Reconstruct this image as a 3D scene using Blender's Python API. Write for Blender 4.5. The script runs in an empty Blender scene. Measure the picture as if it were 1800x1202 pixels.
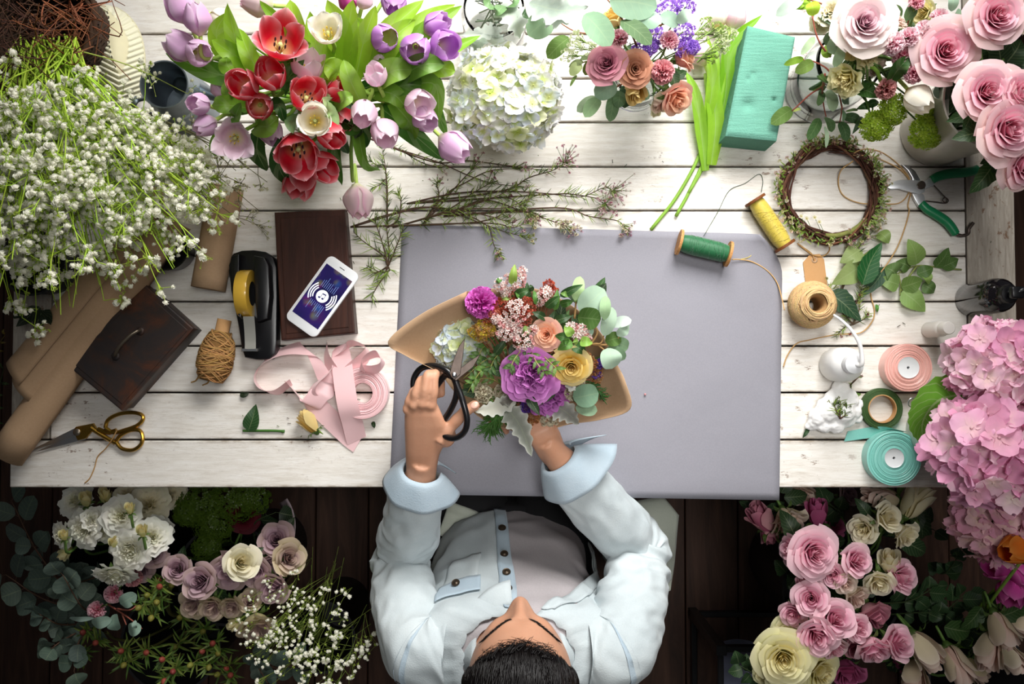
import bpy, bmesh, math, random
from mathutils import Vector as V, Matrix as MX
PI = math.pi
sin, cos, sqrt = math.sin, math.cos, math.sqrt
rnd = random.Random(11)
SC = bpy.context.scene
COL = SC.collection
# ---------------------------------------------------------------- camera
FPX, HC, TILT = 1600.0, 1.68, math.radians(2.0)
FLOOR = -0.75


def at(px, py, z=0.0):
    dx, dy = (px - 900) / FPX, (601 - py) / FPX
    wy = dy * cos(TILT) + sin(TILT)
    wz = dy * sin(TILT) - cos(TILT)
    s = (HC - z) / -wz
    return V((dx * s, wy * s, z))


def mm(px, z=0.0):
    return px * (HC - z) / FPX


cam_d = bpy.data.cameras.new('camera')
cam_d.sensor_width = 36
cam_d.lens = 36 * FPX / 1800
cam_d.clip_start = 0.02
cam = bpy.data.objects.new('camera', cam_d)
COL.objects.link(cam)
cam.location = (0, 0, HC)
cam.rotation_euler = (TILT, 0, 0)
SC.camera = cam


# ---------------------------------------------------------------- colour
def lin(c):
    return c / 12.92 if c <= 0.04045 else ((c + 0.055) / 1.055) ** 2.4


def hx(s):
    return tuple(lin(int(s[i:i + 2], 16) / 255) for i in (0, 2, 4))


def mix(a, b, t):
    t = max(0.0, min(1.0, t))
    return tuple(x + (y - x) * t for x, y in zip(a, b))


def jit(c, k=0.12, r=rnd):
    m = 1 + r.uniform(-k, k)
    return tuple(max(0, min(1, x * m * (1 + r.uniform(-k, k) * .4))) for x in c)


# ---------------------------------------------------------------- mesh builder
class MB:
    def __init__(s):
        s.v = []; s.f = []; s.c = []; s.t = []

    def add(s, verts, faces, col=(.8, .8, .8), uv=None):
        n = len(s.v)
        s.v.extend(V(p) for p in verts)
        s.f.extend(tuple(i + n for i in f) for f in faces)
        if isinstance(col, list):
            s.c.extend(col)
        else:
            s.c.extend([col] * len(verts))
        s.t.extend(uv if uv else [(9.0, 0.0)] * len(verts))
        return s

    def grid(s, nu, nv, fn, col=(.8, .8, .8), wrap=False, leafuv=False):
        """fn(u,v) u,v in 0..1 ; col colour or fn(u,v)"""
        vs, cs, ts = [], [], []
        for j in range(nv + 1):
            for i in range(nu if wrap else nu + 1):
                u, v = i / nu, j / nv
                vs.append(fn(u, v))
                cs.append(col(u, v) if callable(col) else col)
                ts.append((u * 2 - 1, v) if leafuv else (9.0, 0.0))
        w = nu if wrap else nu + 1
        fs = []
        for j in range(nv):
            for i in range(nu):
                a = j * w + i
                b = j * w + (i + 1) % w
                fs.append((a, b, b + w, a + w))
        return s.add(vs, fs, cs, ts)

    def tube(s, pts, r, n=6, col=(.8, .8, .8), cap=True, flat=1.0):
        pts = [V(p) for p in pts]
        m = len(pts)
        rr = r if isinstance(r, (list, tuple)) else [r] * m
        up = V((0.13, 0.21, 0.97))
        vs, cs, fs = [], [], []
        prev = None
        for i, p in enumerate(pts):
            d = (pts[min(i + 1, m - 1)] - pts[max(i - 1, 0)])
            if d.length < 1e-9:
                d = V((0, 0, 1))
            d.normalize()
            if prev is None:
                a = up.cross(d)
                if a.length < 1e-4:
                    a = V((1, 0, 0)).cross(d)
            else:
                a = prev - d * prev.dot(d)
            a.normalize(); prev = a
            b = d.cross(a)
            for k in range(n):
                th = 2 * PI * k / n
                vs.append(p + a * (cos(th) * rr[i]) + b * (sin(th) * rr[i] * flat))
                cs.append(col(i / (m - 1), k / n) if callable(col) else col)
        for i in range(m - 1):
            for k in range(n):
                k2 = (k + 1) % n
                fs.append((i * n + k, i * n + k2, (i + 1) * n + k2, (i + 1) * n + k))
        if cap:
            fs.append(tuple(range(n))[::-1])
            fs.append(tuple((m - 1) * n + k for k in range(n)))
        return s.add(vs, fs, cs)

    def lathe(s, prof, n=32, col=(.8, .8, .8), cap0=True, cap1=True, center=(0, 0, 0)):
        c = V(center)
        vs, cs, fs = [], [], []
        m = len(prof)
        for i, (r, z) in enumerate(prof):
            for k in range(n):
                th = 2 * PI * k / n
                vs.append(c + V((r * cos(th), r * sin(th), z)))
                cs.append(col(i / (m - 1), k / n) if callable(col) else col)
        for i in range(m - 1):
            for k in range(n):
                k2 = (k + 1) % n
                fs.append((i * n + k, i * n + k2, (i + 1) * n + k2, (i + 1) * n + k))
        if cap0:
            fs.append(tuple(range(n))[::-1])
        if cap1:
            fs.append(tuple((m - 1) * n + k for k in range(n)))
        return s.add(vs, fs, cs)

    def ell(s, c, rx, ry=None, rz=None, nu=10, nv=6, col=(.8, .8, .8)):
        ry = rx if ry is None else ry
        rz = rx if rz is None else rz
        c = V(c)
        vs = [c + V((0, 0, -rz))]
        for j in range(1, nv):
            ph = -PI / 2 + PI * j / nv
            for i in range(nu):
                th = 2 * PI * i / nu
                vs.append(c + V((rx * cos(ph) * cos(th), ry * cos(ph) * sin(th), rz * sin(ph))))
        vs.append(c + V((0, 0, rz)))
        fs = []
        for i in range(nu):
            i2 = (i + 1) % nu
            fs.append((0, 1 + i2, 1 + i))
            for j in range(nv - 2):
                a = 1 + j * nu
                fs.append((a + i, a + i2, a + nu + i2, a + nu + i))
            a = 1 + (nv - 2) * nu
            fs.append((a + i, a + i2, len(vs) - 1))
        return s.add(vs, fs, col)

    def rbox(s, sx, sy, sz, r=0.002, seg=2, c=(0, 0, 0), rot=0.0, col=(.8, .8, .8)):
        bm = bmesh.new()
        bmesh.ops.create_cube(bm, size=1.0)
        for v in bm.verts:
            v.co = V((v.co.x * sx, v.co.y * sy, v.co.z * sz))
        if r > 0:
            bmesh.ops.bevel(bm, geom=bm.edges[:], offset=r, segments=seg, profile=0.5, affect='EDGES')
        m = MX.Translation(V(c)) @ MX.Rotation(rot, 4, 'Z')
        bm.verts.index_update()
        s.add([m @ v.co for v in bm.verts], [[v.index for v in f.verts] for f in bm.faces], col)
        bm.free()
        return s

    def prism(s, poly, z0, z1, col=(.8, .8, .8), bev=0.0):
        bm = bmesh.new()
        vs = [bm.verts.new((p[0], p[1], z0)) for p in poly]
        f = bm.faces.new(vs)
        bm.normal_update()
        if f.normal.z > 0:
            f.normal_flip()
        r = bmesh.ops.extrude_face_region(bm, geom=[f])
        for e in r['geom']:
            if isinstance(e, bmesh.types.BMVert):
                e.co.z = z1
        bmesh.ops.recalc_face_normals(bm, faces=bm.faces[:])
        if bev > 0:
            es = [e for e in bm.edges if abs(e.verts[0].co.z - z1) < 1e-7 and abs(e.verts[1].co.z - z1) < 1e-7]
            bmesh.ops.bevel(bm, geom=es, offset=bev, segments=2, profile=0.5, affect='EDGES')
        bm.verts.index_update()
        s.add([v.co.copy() for v in bm.verts], [[v.index for v in f.verts] for f in bm.faces], col)
        bm.free()
        return s

    def merge(s, o, m=None, col=None):
        n = len(s.v)
        s.v.extend((m @ p) for p in o.v) if m is not None else s.v.extend(p.copy() for p in o.v)
        s.f.extend(tuple(i + n for i in f) for f in o.f)
        s.c.extend([col] * len(o.v) if col else o.c)
        s.t.extend(o.t)
        return s

    def mesh(s, name, mat, origin=None, smooth=True):
        me = bpy.data.meshes.new(name)
        vs = s.v
        if origin is not None:
            if isinstance(origin, MX):
                inv = origin.inverted()
                vs = [inv @ p for p in vs]
            else:
                o = V(origin)
                vs = [p - o for p in vs]
        me.from_pydata([tuple(p) for p in vs], [], [tuple(f) for f in s.f])
        ca = me.color_attributes.new('Col', 'FLOAT_COLOR', 'POINT')
        ca.data.foreach_set('color', [x for c in s.c for x in (c[0], c[1], c[2], 1.0)])
        ta = me.attributes.new('luv', 'FLOAT_VECTOR', 'POINT')
        ta.data.foreach_set('vector', [x for t in s.t for x in (t[0], t[1], 0.0)])
        me.polygons.foreach_set('use_smooth', [smooth] * len(me.polygons))
        if mat:
            me.materials.append(mat)
        me.update()
        return me

    def build(s, name, mat, parent=None, origin=None, smooth=True, sharp=None):
        """origin: world position / matrix of the parent when verts are world coords"""
        me = s.mesh(name, mat, origin, smooth)
        if sharp is not None:
            try:
                me.set_sharp_from_angle(angle=math.radians(sharp))
            except Exception:
                pass
        return link(name, me, parent)


def link(name, me, parent=None):
    o = bpy.data.objects.new(name, me)
    COL.objects.link(o)
    if parent is not None:
        o.parent = parent
    return o


def tag(o, label=None, cat=None, group=None, kind=None):
    if label: o['label'] = label
    if cat: o['category'] = cat
    if group: o['group'] = group
    if kind: o['kind'] = kind
    return o


def thing(name, label, cat, loc=(0, 0, 0), rot=None, group=None):
    o = bpy.data.objects.new(name, None)
    COL.objects.link(o)
    o.empty_display_size = 0.02
    if isinstance(loc, MX):
        o.matrix_world = loc
    else:
        o.location = loc
        if rot is not None:
            o.rotation_euler = rot
    return tag(o, label, cat, group)


def solo(mb, name, mat, label, cat, loc=(0, 0, 0), group=None, smooth=True, world=True, sharp=None, kind=None):
    """one-mesh thing; verts in world coordinates, origin set at loc"""
    o = mb.build(name, mat, None, loc if world else None, smooth, sharp)
    o.location = loc
    return tag(o, label, cat, group, kind)


def frame(base, d, n=(0, 0, 1)):
    x = V(d).normalized()
    n = V(n)
    z = n - x * n.dot(x)
    if z.length < 1e-4:
        z = V((0.3, 1, 0.1)) - x * V((0.3, 1, 0.1)).dot(x)
    z.normalize()
    y = z.cross(x)
    m = MX((x, y, z)).transposed().to_4x4()
    m.translation = V(base)
    return m


def zframe(base, zdir, spin=0.0, s=1.0):
    z = V(zdir).normalized()
    a = V((1, 0, 0)) if abs(z.x) < 0.9 else V((0, 1, 0))
    y = z.cross(a).normalized()
    x = y.cross(z)
    m = MX((x, y, z)).transposed().to_4x4() @ MX.Rotation(spin, 4, 'Z') @ MX.Scale(s, 4)
    m.translation = V(base)
    return m


def pdir(ang, tilt):
    """direction: ang = where it points in the picture (deg, 0 right, 90 up), tilt from vertical"""
    a, t = math.radians(ang), math.radians(tilt)
    return V((cos(a) * sin(t), sin(a) * sin(t), cos(t)))


def cr(pts, n=6):
    pts = [V(p) for p in pts]
    P = [pts[0] * 2 - pts[1]] + pts + [pts[-1] * 2 - pts[-2]]
    out = []
    for i in range(1, len(P) - 2):
        p0, p1, p2, p3 = P[i - 1], P[i], P[i + 1], P[i + 2]
        for k in range(n):
            t = k / n
            out.append(0.5 * ((2 * p1) + (p2 - p0) * t + (2 * p0 - 5 * p1 + 4 * p2 - p3) * t * t + (3 * p1 - p0 - 3 * p2 + p3) * t ** 3))
    out.append(pts[-1])
    return out


# ---------------------------------------------------------------- materials
class NT:
    def __init__(s, name):
        s.m = bpy.data.materials.new(name)
        s.m.use_nodes = True
        s.n = s.m.node_tree.nodes
        s.l = s.m.node_tree.links
        s.n.clear()
        s.out = s.n.new('ShaderNodeOutputMaterial')
        s.p = s.n.new('ShaderNodeBsdfPrincipled')
        s.l.new(s.p.outputs[0], s.out.inputs[0])

    def node(s, t, **kw):
        n = s.n.new(t)
        for k, v in kw.items():
            if k in n.inputs.keys() if isinstance(k, str) else False:
                pass
            setattr(n, k, v)
        return n

    def set(s, **kw):
        for k, v in kw.items():
            k = k.replace('_', ' ')
            i = s.p.inputs[k]
            if isinstance(v, (int, float)):
                i.default_value = v
            elif hasattr(v, 'is_linked') or hasattr(v, 'links'):
                s.l.new(v, i)
            else:
                i.default_value = (*v, 1) if len(v) == 3 and len(i.default_value) == 4 else v
        return s

    def coord(s, kind='Object', scale=(1, 1, 1)):
        c = s.n.new('ShaderNodeTexCoord')
        mp = s.n.new('ShaderNodeMapping')
        mp.inputs['Scale'].default_value = scale
        s.l.new(c.outputs[kind], mp.inputs[0])
        return mp.outputs[0]

    def noise(s, co, scale=5, detail=3, rough=.5, dist=0):
        n = s.n.new('ShaderNodeTexNoise')
        n.inputs['Scale'].default_value = scale
        n.inputs['Detail'].default_value = detail
        n.inputs['Roughness'].default_value = rough
        n.inputs['Distortion'].default_value = dist
        s.l.new(co, n.inputs['Vector'])
        return n.outputs['Fac']

    def ramp(s, fac, stops, interp='LINEAR'):
        r = s.n.new('ShaderNodeValToRGB')
        r.color_ramp.interpolation = interp
        e = r.color_ramp.elements
        while len(e) < len(stops):
            e.new(0.5)
        for i, (p, c) in enumerate(stops):
            e[i].position = p
            e[i].color = (c, c, c, 1) if isinstance(c, (int, float)) else (*c[:3], 1)
        s.l.new(fac, r.inputs[0])
        return r.outputs[0]

    def math(s, op, a, b=None, c=None):
        n = s.n.new('ShaderNodeMath')
        n.operation = op
        for i, x in enumerate((a, b, c)):
            if x is None:
                continue
            if isinstance(x, (int, float)):
                n.inputs[i].default_value = x
            else:
                s.l.new(x, n.inputs[i])
        return n.outputs[0]

    def mixc(s, fac, a, b, mode='MIX'):
        n = s.n.new('ShaderNodeMix')
        n.data_type = 'RGBA'
        n.blend_type = mode
        for i, x in ((0, fac), (6, a), (7, b)):
            if isinstance(x, (int, float)):
                n.inputs[i].default_value = x
            elif isinstance(x, tuple):
                n.inputs[i].default_value = (*x[:3], 1)
            else:
                s.l.new(x, n.inputs[i])
        return n.outputs[2]

    def bump(s, h, strength=.3, dist=.002):
        b = s.n.new('ShaderNodeBump')
        b.inputs['Strength'].default_value = strength
        b.inputs['Distance'].default_value = dist
        s.l.new(h, b.inputs['Height'])
        s.l.new(b.outputs[0], s.p.inputs['Normal'])
        return s

    def attr(s, name='Col'):
        a = s.n.new('ShaderNodeAttribute')
        a.attribute_name = name
        return a

    def translucent(s, col, fac):
        t = s.n.new('ShaderNodeBsdfTranslucent')
        if isinstance(col, tuple):
            t.inputs[0].default_value = (*col, 1)
        else:
            s.l.new(col, t.inputs[0])
        mx = s.n.new('ShaderNodeMixShader')
        mx.inputs[0].default_value = fac
        s.l.new(s.p.outputs[0], mx.inputs[1])
        s.l.new(t.outputs[0], mx.inputs[2])
        s.l.new(mx.outputs[0], s.out.inputs[0])
        return s


def simple(name, col, rough=.5, metal=0.0, var=0.1, nscale=60, bump=0.0, **kw):
    t = NT(name)
    co = t.coord()
    n = t.noise(co, nscale, 4)
    c = t.mixc(n, tuple(x * (1 - var) for x in col), tuple(min(1, x * (1 + var)) for x in col))
    t.set(Base_Color=c, Roughness=rough, Metallic=metal, **kw)
    if bump:
        t.bump(n, bump, .001)
    return t.m


def attr_mat(name, rough=.55, trans=0.0, var=.12, nscale=90, bump=0.0, spec=.3, sheen=0.0):
    t = NT(name)
    a = t.attr()
    n = t.noise(t.coord(), nscale, 3)
    f = t.math('MULTIPLY_ADD', n, 2 * var, 1 - var)
    c = t.mixc(1.0, a.outputs[0], f, 'MULTIPLY')
    t.set(Base_Color=c, Roughness=rough, Specular_IOR_Level=spec)
    if bump:
        t.bump(n, bump, .001)
    if trans:
        t.translucent(c, trans)
    return t.m


def leaf_material(name, rough=.45, trans=.3, nveins=9.0, vein=.35, spec=.35):
    """veins follow the leaf's own across/along coordinates"""
    t = NT(name)
    a = t.attr()
    sx = t.n.new('ShaderNodeSeparateXYZ')
    t.l.new(t.attr('luv').outputs['Vector'], sx.inputs[0])
    au = t.math('ABSOLUTE', sx.outputs[0])
    k = t.math('MULTIPLY_ADD', au, -.22, sx.outputs[1])
    fr = t.math('FRACT', t.math('MULTIPLY', k, nveins))
    d = t.math('ABSOLUTE', t.math('SUBTRACT', fr, .5))
    side = t.math('LESS_THAN', d, .07)
    mid = t.math('LESS_THAN', au, .05)
    vn = t.math('MAXIMUM', t.math('MULTIPLY', side, .55), mid)
    on = t.math('LESS_THAN', au, 1.01)
    vn = t.math('MULTIPLY', t.math('MULTIPLY', vn, on), vein)
    n = t.noise(t.coord(), 60, 3)
    f = t.math('MULTIPLY_ADD', n, .3, .85)
    c = t.mixc(1.0, a.outputs[0], f, 'MULTIPLY')
    c = t.mixc(vn, c, (.55, .65, .35))
    t.set(Base_Color=c, Roughness=rough, Specular_IOR_Level=spec)
    if nveins > 1:
        t.bump(vn, .25, .002)
    t.translucent(c, trans)
    return t.m
# ---------------------------------------------------------------- shared materials
M = {}
M['petal'] = attr_mat('petal', .6, .36, .06, 140, spec=.2)
M['petal_thick'] = attr_mat('petal_thick', .5, .12, .07, 120, spec=.3)
M['leaf'] = leaf_material('leaf', vein=.22)
M['leaf_matte'] = leaf_material('leaf_matte', .65, .22, 6.0, .12, .2)
M['leaf_plain'] = leaf_material('leaf_plain', .4, .48, 1.0, .25)
M['stem'] = attr_mat('stem', .55, .0, .15, 80)
M['twig'] = attr_mat('twig', .85, .0, .35, 200, .4)
M['tiny'] = attr_mat('tiny_blossom', .7, .45, .08, 200, spec=.1)
M['plain'] = attr_mat('plain_paint', .5, 0, .06, 40)


def painted_wood(name, along='x', worn=.5, cols=('d2cbc0', 'e2ddd5', 'ece9e4')):
    t = NT(name)
    s = (1, 9, 9) if along == 'x' else (9, 1, 9)
    co = t.coord('Object', s)
    n = t.n.new('ShaderNodeVectorMath'); n.operation = 'ADD'
    oi = t.n.new('ShaderNodeObjectInfo')
    t.l.new(co, n.inputs[0])
    cmb = t.n.new('ShaderNodeCombineXYZ')
    k = t.math('MULTIPLY', oi.outputs['Random'], 37.0)
    for i in range(3):
        t.l.new(k, cmb.inputs[i])
    t.l.new(cmb.outputs[0], n.inputs[1])
    co = n.outputs[0]
    grain = t.noise(co, 14, 8, .7, .6)
    fine = t.noise(co, 60, 6, .75, .2)
    big = t.noise(co, 2.2, 3, .5)
    base = t.ramp(grain, [(.3, hx(cols[0])), (.5, hx(cols[1])), (.7, hx(cols[2]))])
    streak = t.ramp(fine, [(.54, 0.0), (.66, 1.0)])
    streak = t.math('MULTIPLY', streak, t.ramp(big, [(.35, .05), (.65, .55 * worn + .1)]))
    c = t.mixc(streak, base, hx('9c8f80'))
    chip = t.noise(t.coord('Object', (1.3, 2.2, 2) if along == 'x' else (2.2, 1.3, 2)), 26, 6, .72)
    region = t.noise(t.coord('Object'), 3.1, 2)
    cm = t.math('MULTIPLY', t.ramp(chip, [(.60, 0.0), (.65, 1.0)]), t.ramp(region, [(.47, 0.0), (.6, worn)]))
    c = t.mixc(cm, c, hx('6e4a2e'))
    if along == 'x':      # paint rubbed off along the board edges
        sx = t.n.new('ShaderNodeSeparateXYZ'); t.l.new(t.coord('Object'), sx.inputs[0])
        ed = t.ramp(t.math('ABSOLUTE', sx.outputs[1]), [(.0365, 0.0), (.0405, 1.0)])
        en = t.ramp(t.noise(t.coord('Object', (3, 9, 9)), 9, 5, .7), [(.40, 0.0), (.62, .8)])
        c = t.mixc(t.math('MULTIPLY', ed, en), c, hx('8d7a64'))
    t.set(Base_Color=c, Roughness=.6, Specular_IOR_Level=.25)
    t.bump(t.math('SUBTRACT', fine, cm), .35, .0012)
    return t.m


M['board_x'] = painted_wood('white_painted_board', 'x', .7)
M['board_y'] = painted_wood('white_painted_end_board', 'y', .8, ('8a8176', 'a39a8e', 'bdb5aa'))


def wood(name, c0, c1, c2, along='y', scale=1.0, rough=.55, bump=.3):
    t = NT(name)
    s = {'x': (1, 12, 12), 'y': (12, 1, 12), 'z': (12, 12, 1)}[along]
    co = t.coord('Object', tuple(q * scale for q in s))
    g = t.noise(co, 5, 8, .65, 1.2)
    c = t.ramp(g, [(.3, c0), (.5, c1), (.72, c2)])
    t.set(Base_Color=c, Roughness=rough, Specular_IOR_Level=.25)
    t.bump(g, bump, .001)
    return t.m


M['floor'] = wood('dark_floor_boards', hx('2b1c15'), hx('3f2a20'), hx('543b2e'), 'y', .5, .6)
M['under'] = wood('raw_table_wood', hx('4a3424'), hx('5b4331'), hx('6f5440'), 'x')


def kraft(name, a='c2a385', b='ad8d6c', rough=.8):
    t = NT(name)
    co = t.coord()
    n = t.noise(co, 260, 4, .7)
    n2 = t.noise(co, 9, 2)
    c = t.mixc(n, hx(b), hx(a))
    c = t.mixc(t.math('MULTIPLY', n2, .35), c, hx(b))
    t.set(Base_Color=c, Roughness=rough, Specular_IOR_Level=.15)
    t.bump(n2, .25, .004)
    return t.m


M['kraft'] = kraft('kraft_paper')
M['kraft_tag'] = kraft('kraft_card', 'c59a6c', 'b98d5e')
# ================================================================= SETTING
mb = MB()
mb.rbox(4.4, 3.6, .04, 0)
fl = None
# floor boards: one structure object, boards 13 cm wide with real gaps
mb = MB()
x = -2.2
k = 0
while x < 2.2:
    mb.rbox(.137, 3.8, .03, .002, 1, (x + .069, .0, FLOOR - .015))
    x += .14
    k += 1
mb.rbox(4.6, 4.0, .03, 0, 1, (0, 0, FLOOR - .046))
fl = mb.build('floor', M['floor'], None, None, False)
tag(fl, kind='structure')

# work table
TB = thing('work_table', 'long whitewashed plank work table, paint worn, holding the flowers and tools', 'table', (0, 0, FLOOR))
TO = V((0, 0, FLOOR))
rows = [858, 773, 690, 608, 530, 450, 370, 293, 215, 138, 60, -18, -96, -174, -252]
xl, xr = at(90, 600).x, at(1702, 600).x
xL, xR = at(20, 700).x, at(1788, 600).x
TH = .028


def board(name, x0, x1, y0, y1, mat):
    b = MB().rbox(x1 - x0, y1 - y0, TH, .0016, 1)
    o = b.build(name, mat, TB, None, False)
    o.location = V(((x0 + x1) / 2, (y0 + y1) / 2, -TH / 2)) - TO
    return o


G = .0016
for i in range(len(rows) - 1):
    y0, y1 = at(900, rows[i]).y + G, at(900, rows[i + 1]).y - G
    if i == 0:
        board('plank', xL, xR, y0, y1, M['board_x'])
    else:
        board('plank', xl + G, xr - G, y0, y1, M['board_x'])
yA, yB = at(900, 773).y + G, at(900, rows[-1]).y
board('end_board', xL, xl - G, yA, yB, M['board_y'])
board('end_board', xr + G, xR, yA, yB, M['board_y'])
yF = at(900, 858).y
ap = MB()
ap.rbox(xR - xL - .1, .022, .08, .001, 1, (0, yF + .06, -TH - .041))
ap.rbox(xR - xL - .1, .022, .08, .001, 1, (0, yB - .06, -TH - .041))
ap.rbox(.022, yB - yF - .14, .08, .001, 1, (xL + .05, (yF + yB) / 2, -TH - .041))
ap.rbox(.022, yB - yF - .14, .08, .001, 1, (xR - .05, (yF + yB) / 2, -TH - .041))
ap.build('apron', M['under'], TB, TO, False)
for sx in (xL + .08, xR - .08):
    for sy in (yF + .09, yB - .09):
        MB().rbox(.06, .06, -FLOOR - TH - .001, .003, 1, (sx, sy, (FLOOR - TH) / 2)).build('leg', M['under'], TB, TO, False)

# ---------------------------------------------------------------- light: the window beyond the table, an added overhead fill, open shade elsewhere
def area(name, loc, target, sx, sy, power, col=(1, 1, 1)):
    d = bpy.data.lights.new(name, 'AREA')
    d.shape = 'RECTANGLE'
    d.size, d.size_y = sx, sy
    d.energy = power
    d.color = col
    o = bpy.data.objects.new(name, d)
    COL.objects.link(o)
    o.location = loc
    o.rotation_euler = (V(target) - V(loc)).to_track_quat('-Z', 'Y').to_euler()
    return o


wl = area('window_light', (.33, 1.28, 1.0), (.02, .26, 0), 1.0, .9, 18.5, (1.0, .985, .96))
wl.data.spread = math.radians(96)
top_fill = area('overhead_fill', (.42, .12, 2.7), (.19, -.13, 0), .8, .8, 3.5, (1.0, .985, .96))  # added unseen lamp: lifts the person and centre, falls off to the corners
top_fill.data.spread = math.radians(50)
w = bpy.data.worlds.new('room_shade')
SC.world = w
w.use_nodes = True
w.node_tree.nodes['Background'].inputs[0].default_value = (.95, .97, 1, 1)
w.node_tree.nodes['Background'].inputs[1].default_value = .045
SC.view_settings.view_transform = 'Standard'
SC.view_settings.look = 'None'
SC.view_settings.gamma = 1
SC.view_settings.exposure = 0.0
SC.view_settings.use_curve_mapping = False
# ================================================================= THINGS LYING ON THE TABLE
M['grey_paper'] = (lambda t: (lambda n, g: (t.set(Base_Color=t.mixc(g, hx('84838b'), hx('929199')), Roughness=.75, Specular_IOR_Level=.2), t.bump(n, .3, .01)))(t.noise(t.coord(), 7, 3), t.noise(t.coord(), 420, 3)) and t.m)(NT('grey_paper'))
M['white_plastic'] = simple('white_plastic', hx('eef0f2'), .25, 0, .02)
M['black_plastic'] = simple('black_plastic', hx('0d0d10'), .3, 0, .1, Specular_IOR_Level=.5)
M['black_glass'] = simple('black_glossy', hx('131014'), .08, 0, .1, Coat_Weight=.6)
M['black_paint'] = simple('black_enamel', hx('121214'), .28, 0, .1, 80)
M['steel'] = simple('steel', hx('c9ccd0'), .28, 1, .08, 200)
M['white_steel'] = simple('pale_steel', hx('dfe2e5'), .38, .7, .06, 150)
M['dark_steel'] = simple('dark_forged_steel', hx('5d524c'), .42, .85, .35, 90, .2)
M['brass'] = simple('brass', hx('b98f3c'), .25, 1, .12, 60)
M['green_grip'] = simple('green_grip', hx('0f7a4c'), .35, 0, .05)
M['spool_wood'] = wood('spool_wood', hx('9c6a3c'), hx('b9854f'), hx('cf9f68'), 'z', 4, .6, .2)
M['dark_wood'] = wood('reddish_dark_wood', hx('2a1712'), hx('3a2018'), hx('4a2a1f'), 'y', 1.2, .45, .3)
M['twine'] = attr_mat('jute_twine', .9, 0, .3, 900, .6, .1)


def pts(*a, z=0.0):
    return [at(p[0], p[1], p[2] if len(p) > 2 else z) for p in a]


# ---- grey paper sheet
PC = at(1030, 640)
nx, ny = 48, 36
L0, L1, R0, R1 = (707, 394), (684, 868), (1376, 412), (1370, 879)


def paper(u, v):
    tx = L0[0] * (1 - u) + R0[0] * u, L1[0] * (1 - u) + R1[0] * u
    ty = L0[1] * (1 - u) + R0[1] * u, L1[1] * (1 - u) + R1[1] * u
    px, py = tx[0] * (1 - v) + tx[1] * v, ty[0] * (1 - v) + ty[1] * v
    z = .0016
    top = max(0, 1 - v / .12)
    z += top * top * (.004 + .006 * sin(u * 9 + 1.5) ** 2 * (1 if u < .4 else .35))
    c = max(0, (u - .9) / .1) * max(0, 1 - v / .16)      # clipped curling corner
    px -= c * 40 * max(0, 1 - v / .16)
    z += .012 * c
    z += .0006 * sin(u * 21 + v * 5) * sin(v * 14)
    if py > 858:
        z -= (py - 858) / 22 * .004
    return at(px, py, z)


mb = MB().grid(nx, ny, paper)
o = solo(mb, 'wrapping_paper_sheet', M['grey_paper'], 'large grey sheet of wrapping paper spread on the table under the bouquet', 'paper', PC)
so = o.modifiers.new('thick', 'SOLIDIFY'); so.thickness = .0004; so.offset = 1


def quadbox(mb, q, z0, z1, bev=.002, col=(.8, .8, .8)):
    P = [at(x, y, z1) for x, y in q]
    if (P[1] - P[0]).cross(P[2] - P[1]).z < 0:
        P.reverse()
    return mb.prism([(p.x, p.y) for p in P], z0, z1, col, bev)


# ---- dark wooden box under the phone
BZ = .034
q = [(482, 373), (606, 368), (624, 585), (494, 598)]
bx0 = at(550, 482, 0)
mb = quadbox(MB(), q, .0005, BZ, .0025)
o = thing('wooden_box', 'flat dark reddish wooden box lying under the phone', 'box', bx0)
mb.build('body', M['dark_wood'], o, bx0, False)
inner = [(492, 383), (597, 379), (613, 575), (503, 587)]
quadbox(MB(), inner, BZ - .001, BZ + .0012, .001).build('lid_panel', M['dark_wood'], o, bx0, False)

# ---- phone
PZ = BZ + .0018
pc = at(568, 521.5, PZ)
dirv = (at(608, 466, PZ) - at(528, 577, PZ)); PL = dirv.length
ang = math.atan2(dirv.y, dirv.x) - PI / 2
PW = .0675
ph = thing('phone', 'white phone playing music, lying askew on the dark wooden box', 'phone', pc, (0, 0, ang))


def rrect(w, h, r, n=7):
    o = []
    for cx, cy, a0 in ((w / 2 - r, h / 2 - r, 0), (-w / 2 + r, h / 2 - r, 90), (-w / 2 + r, -h / 2 + r, 180), (w / 2 - r, -h / 2 + r, 270)):
        for k in range(n + 1):
            a = math.radians(a0 + 90 * k / n)
            o.append((cx + r * cos(a), cy + r * sin(a)))
    return o


MB().prism(rrect(PW, PL, .011), 0, .0072, bev=.0012).build('case', M['white_plastic'], ph, None, True, 30)
t = NT('phone_screen')
co = t.coord('Object')
vor = t.n.new('ShaderNodeTexVoronoi'); vor.feature = 'SMOOTH_F1'; vor.inputs['Scale'].default_value = 42; vor.inputs['Smoothness'].default_value = .3
t.l.new(co, vor.inputs['Vector'])
spot = t.ramp(vor.outputs['Distance'], [(.1, 1.0), (.42, 0.0)])
hue = t.ramp(t.noise(co, 30, 1), [(.35, hx('1d2a86')), (.45, hx('7a1f6d')), (.55, hx('8c8a3a')), (.65, hx('1f5fa8'))])
grad = t.ramp(t.noise(co, 16, 1), [(.35, hx('0c0f45')), (.6, hx('2d1668')), (.75, hx('571a5c'))])
c = t.mixc(t.math('MULTIPLY', spot, .75), grad, hue)
t.set(Base_Color=(0.01, 0.01, 0.02), Roughness=.12, Emission_Color=c, Emission_Strength=.75)
SW, SH = .057, PL * .755
MB().prism([(-SW / 2, -SH / 2), (SW / 2, -SH / 2), (SW / 2, SH / 2), (-SW / 2, SH / 2)], .0070, .0075).build('screen', t.m, ph, None, False)
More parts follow.
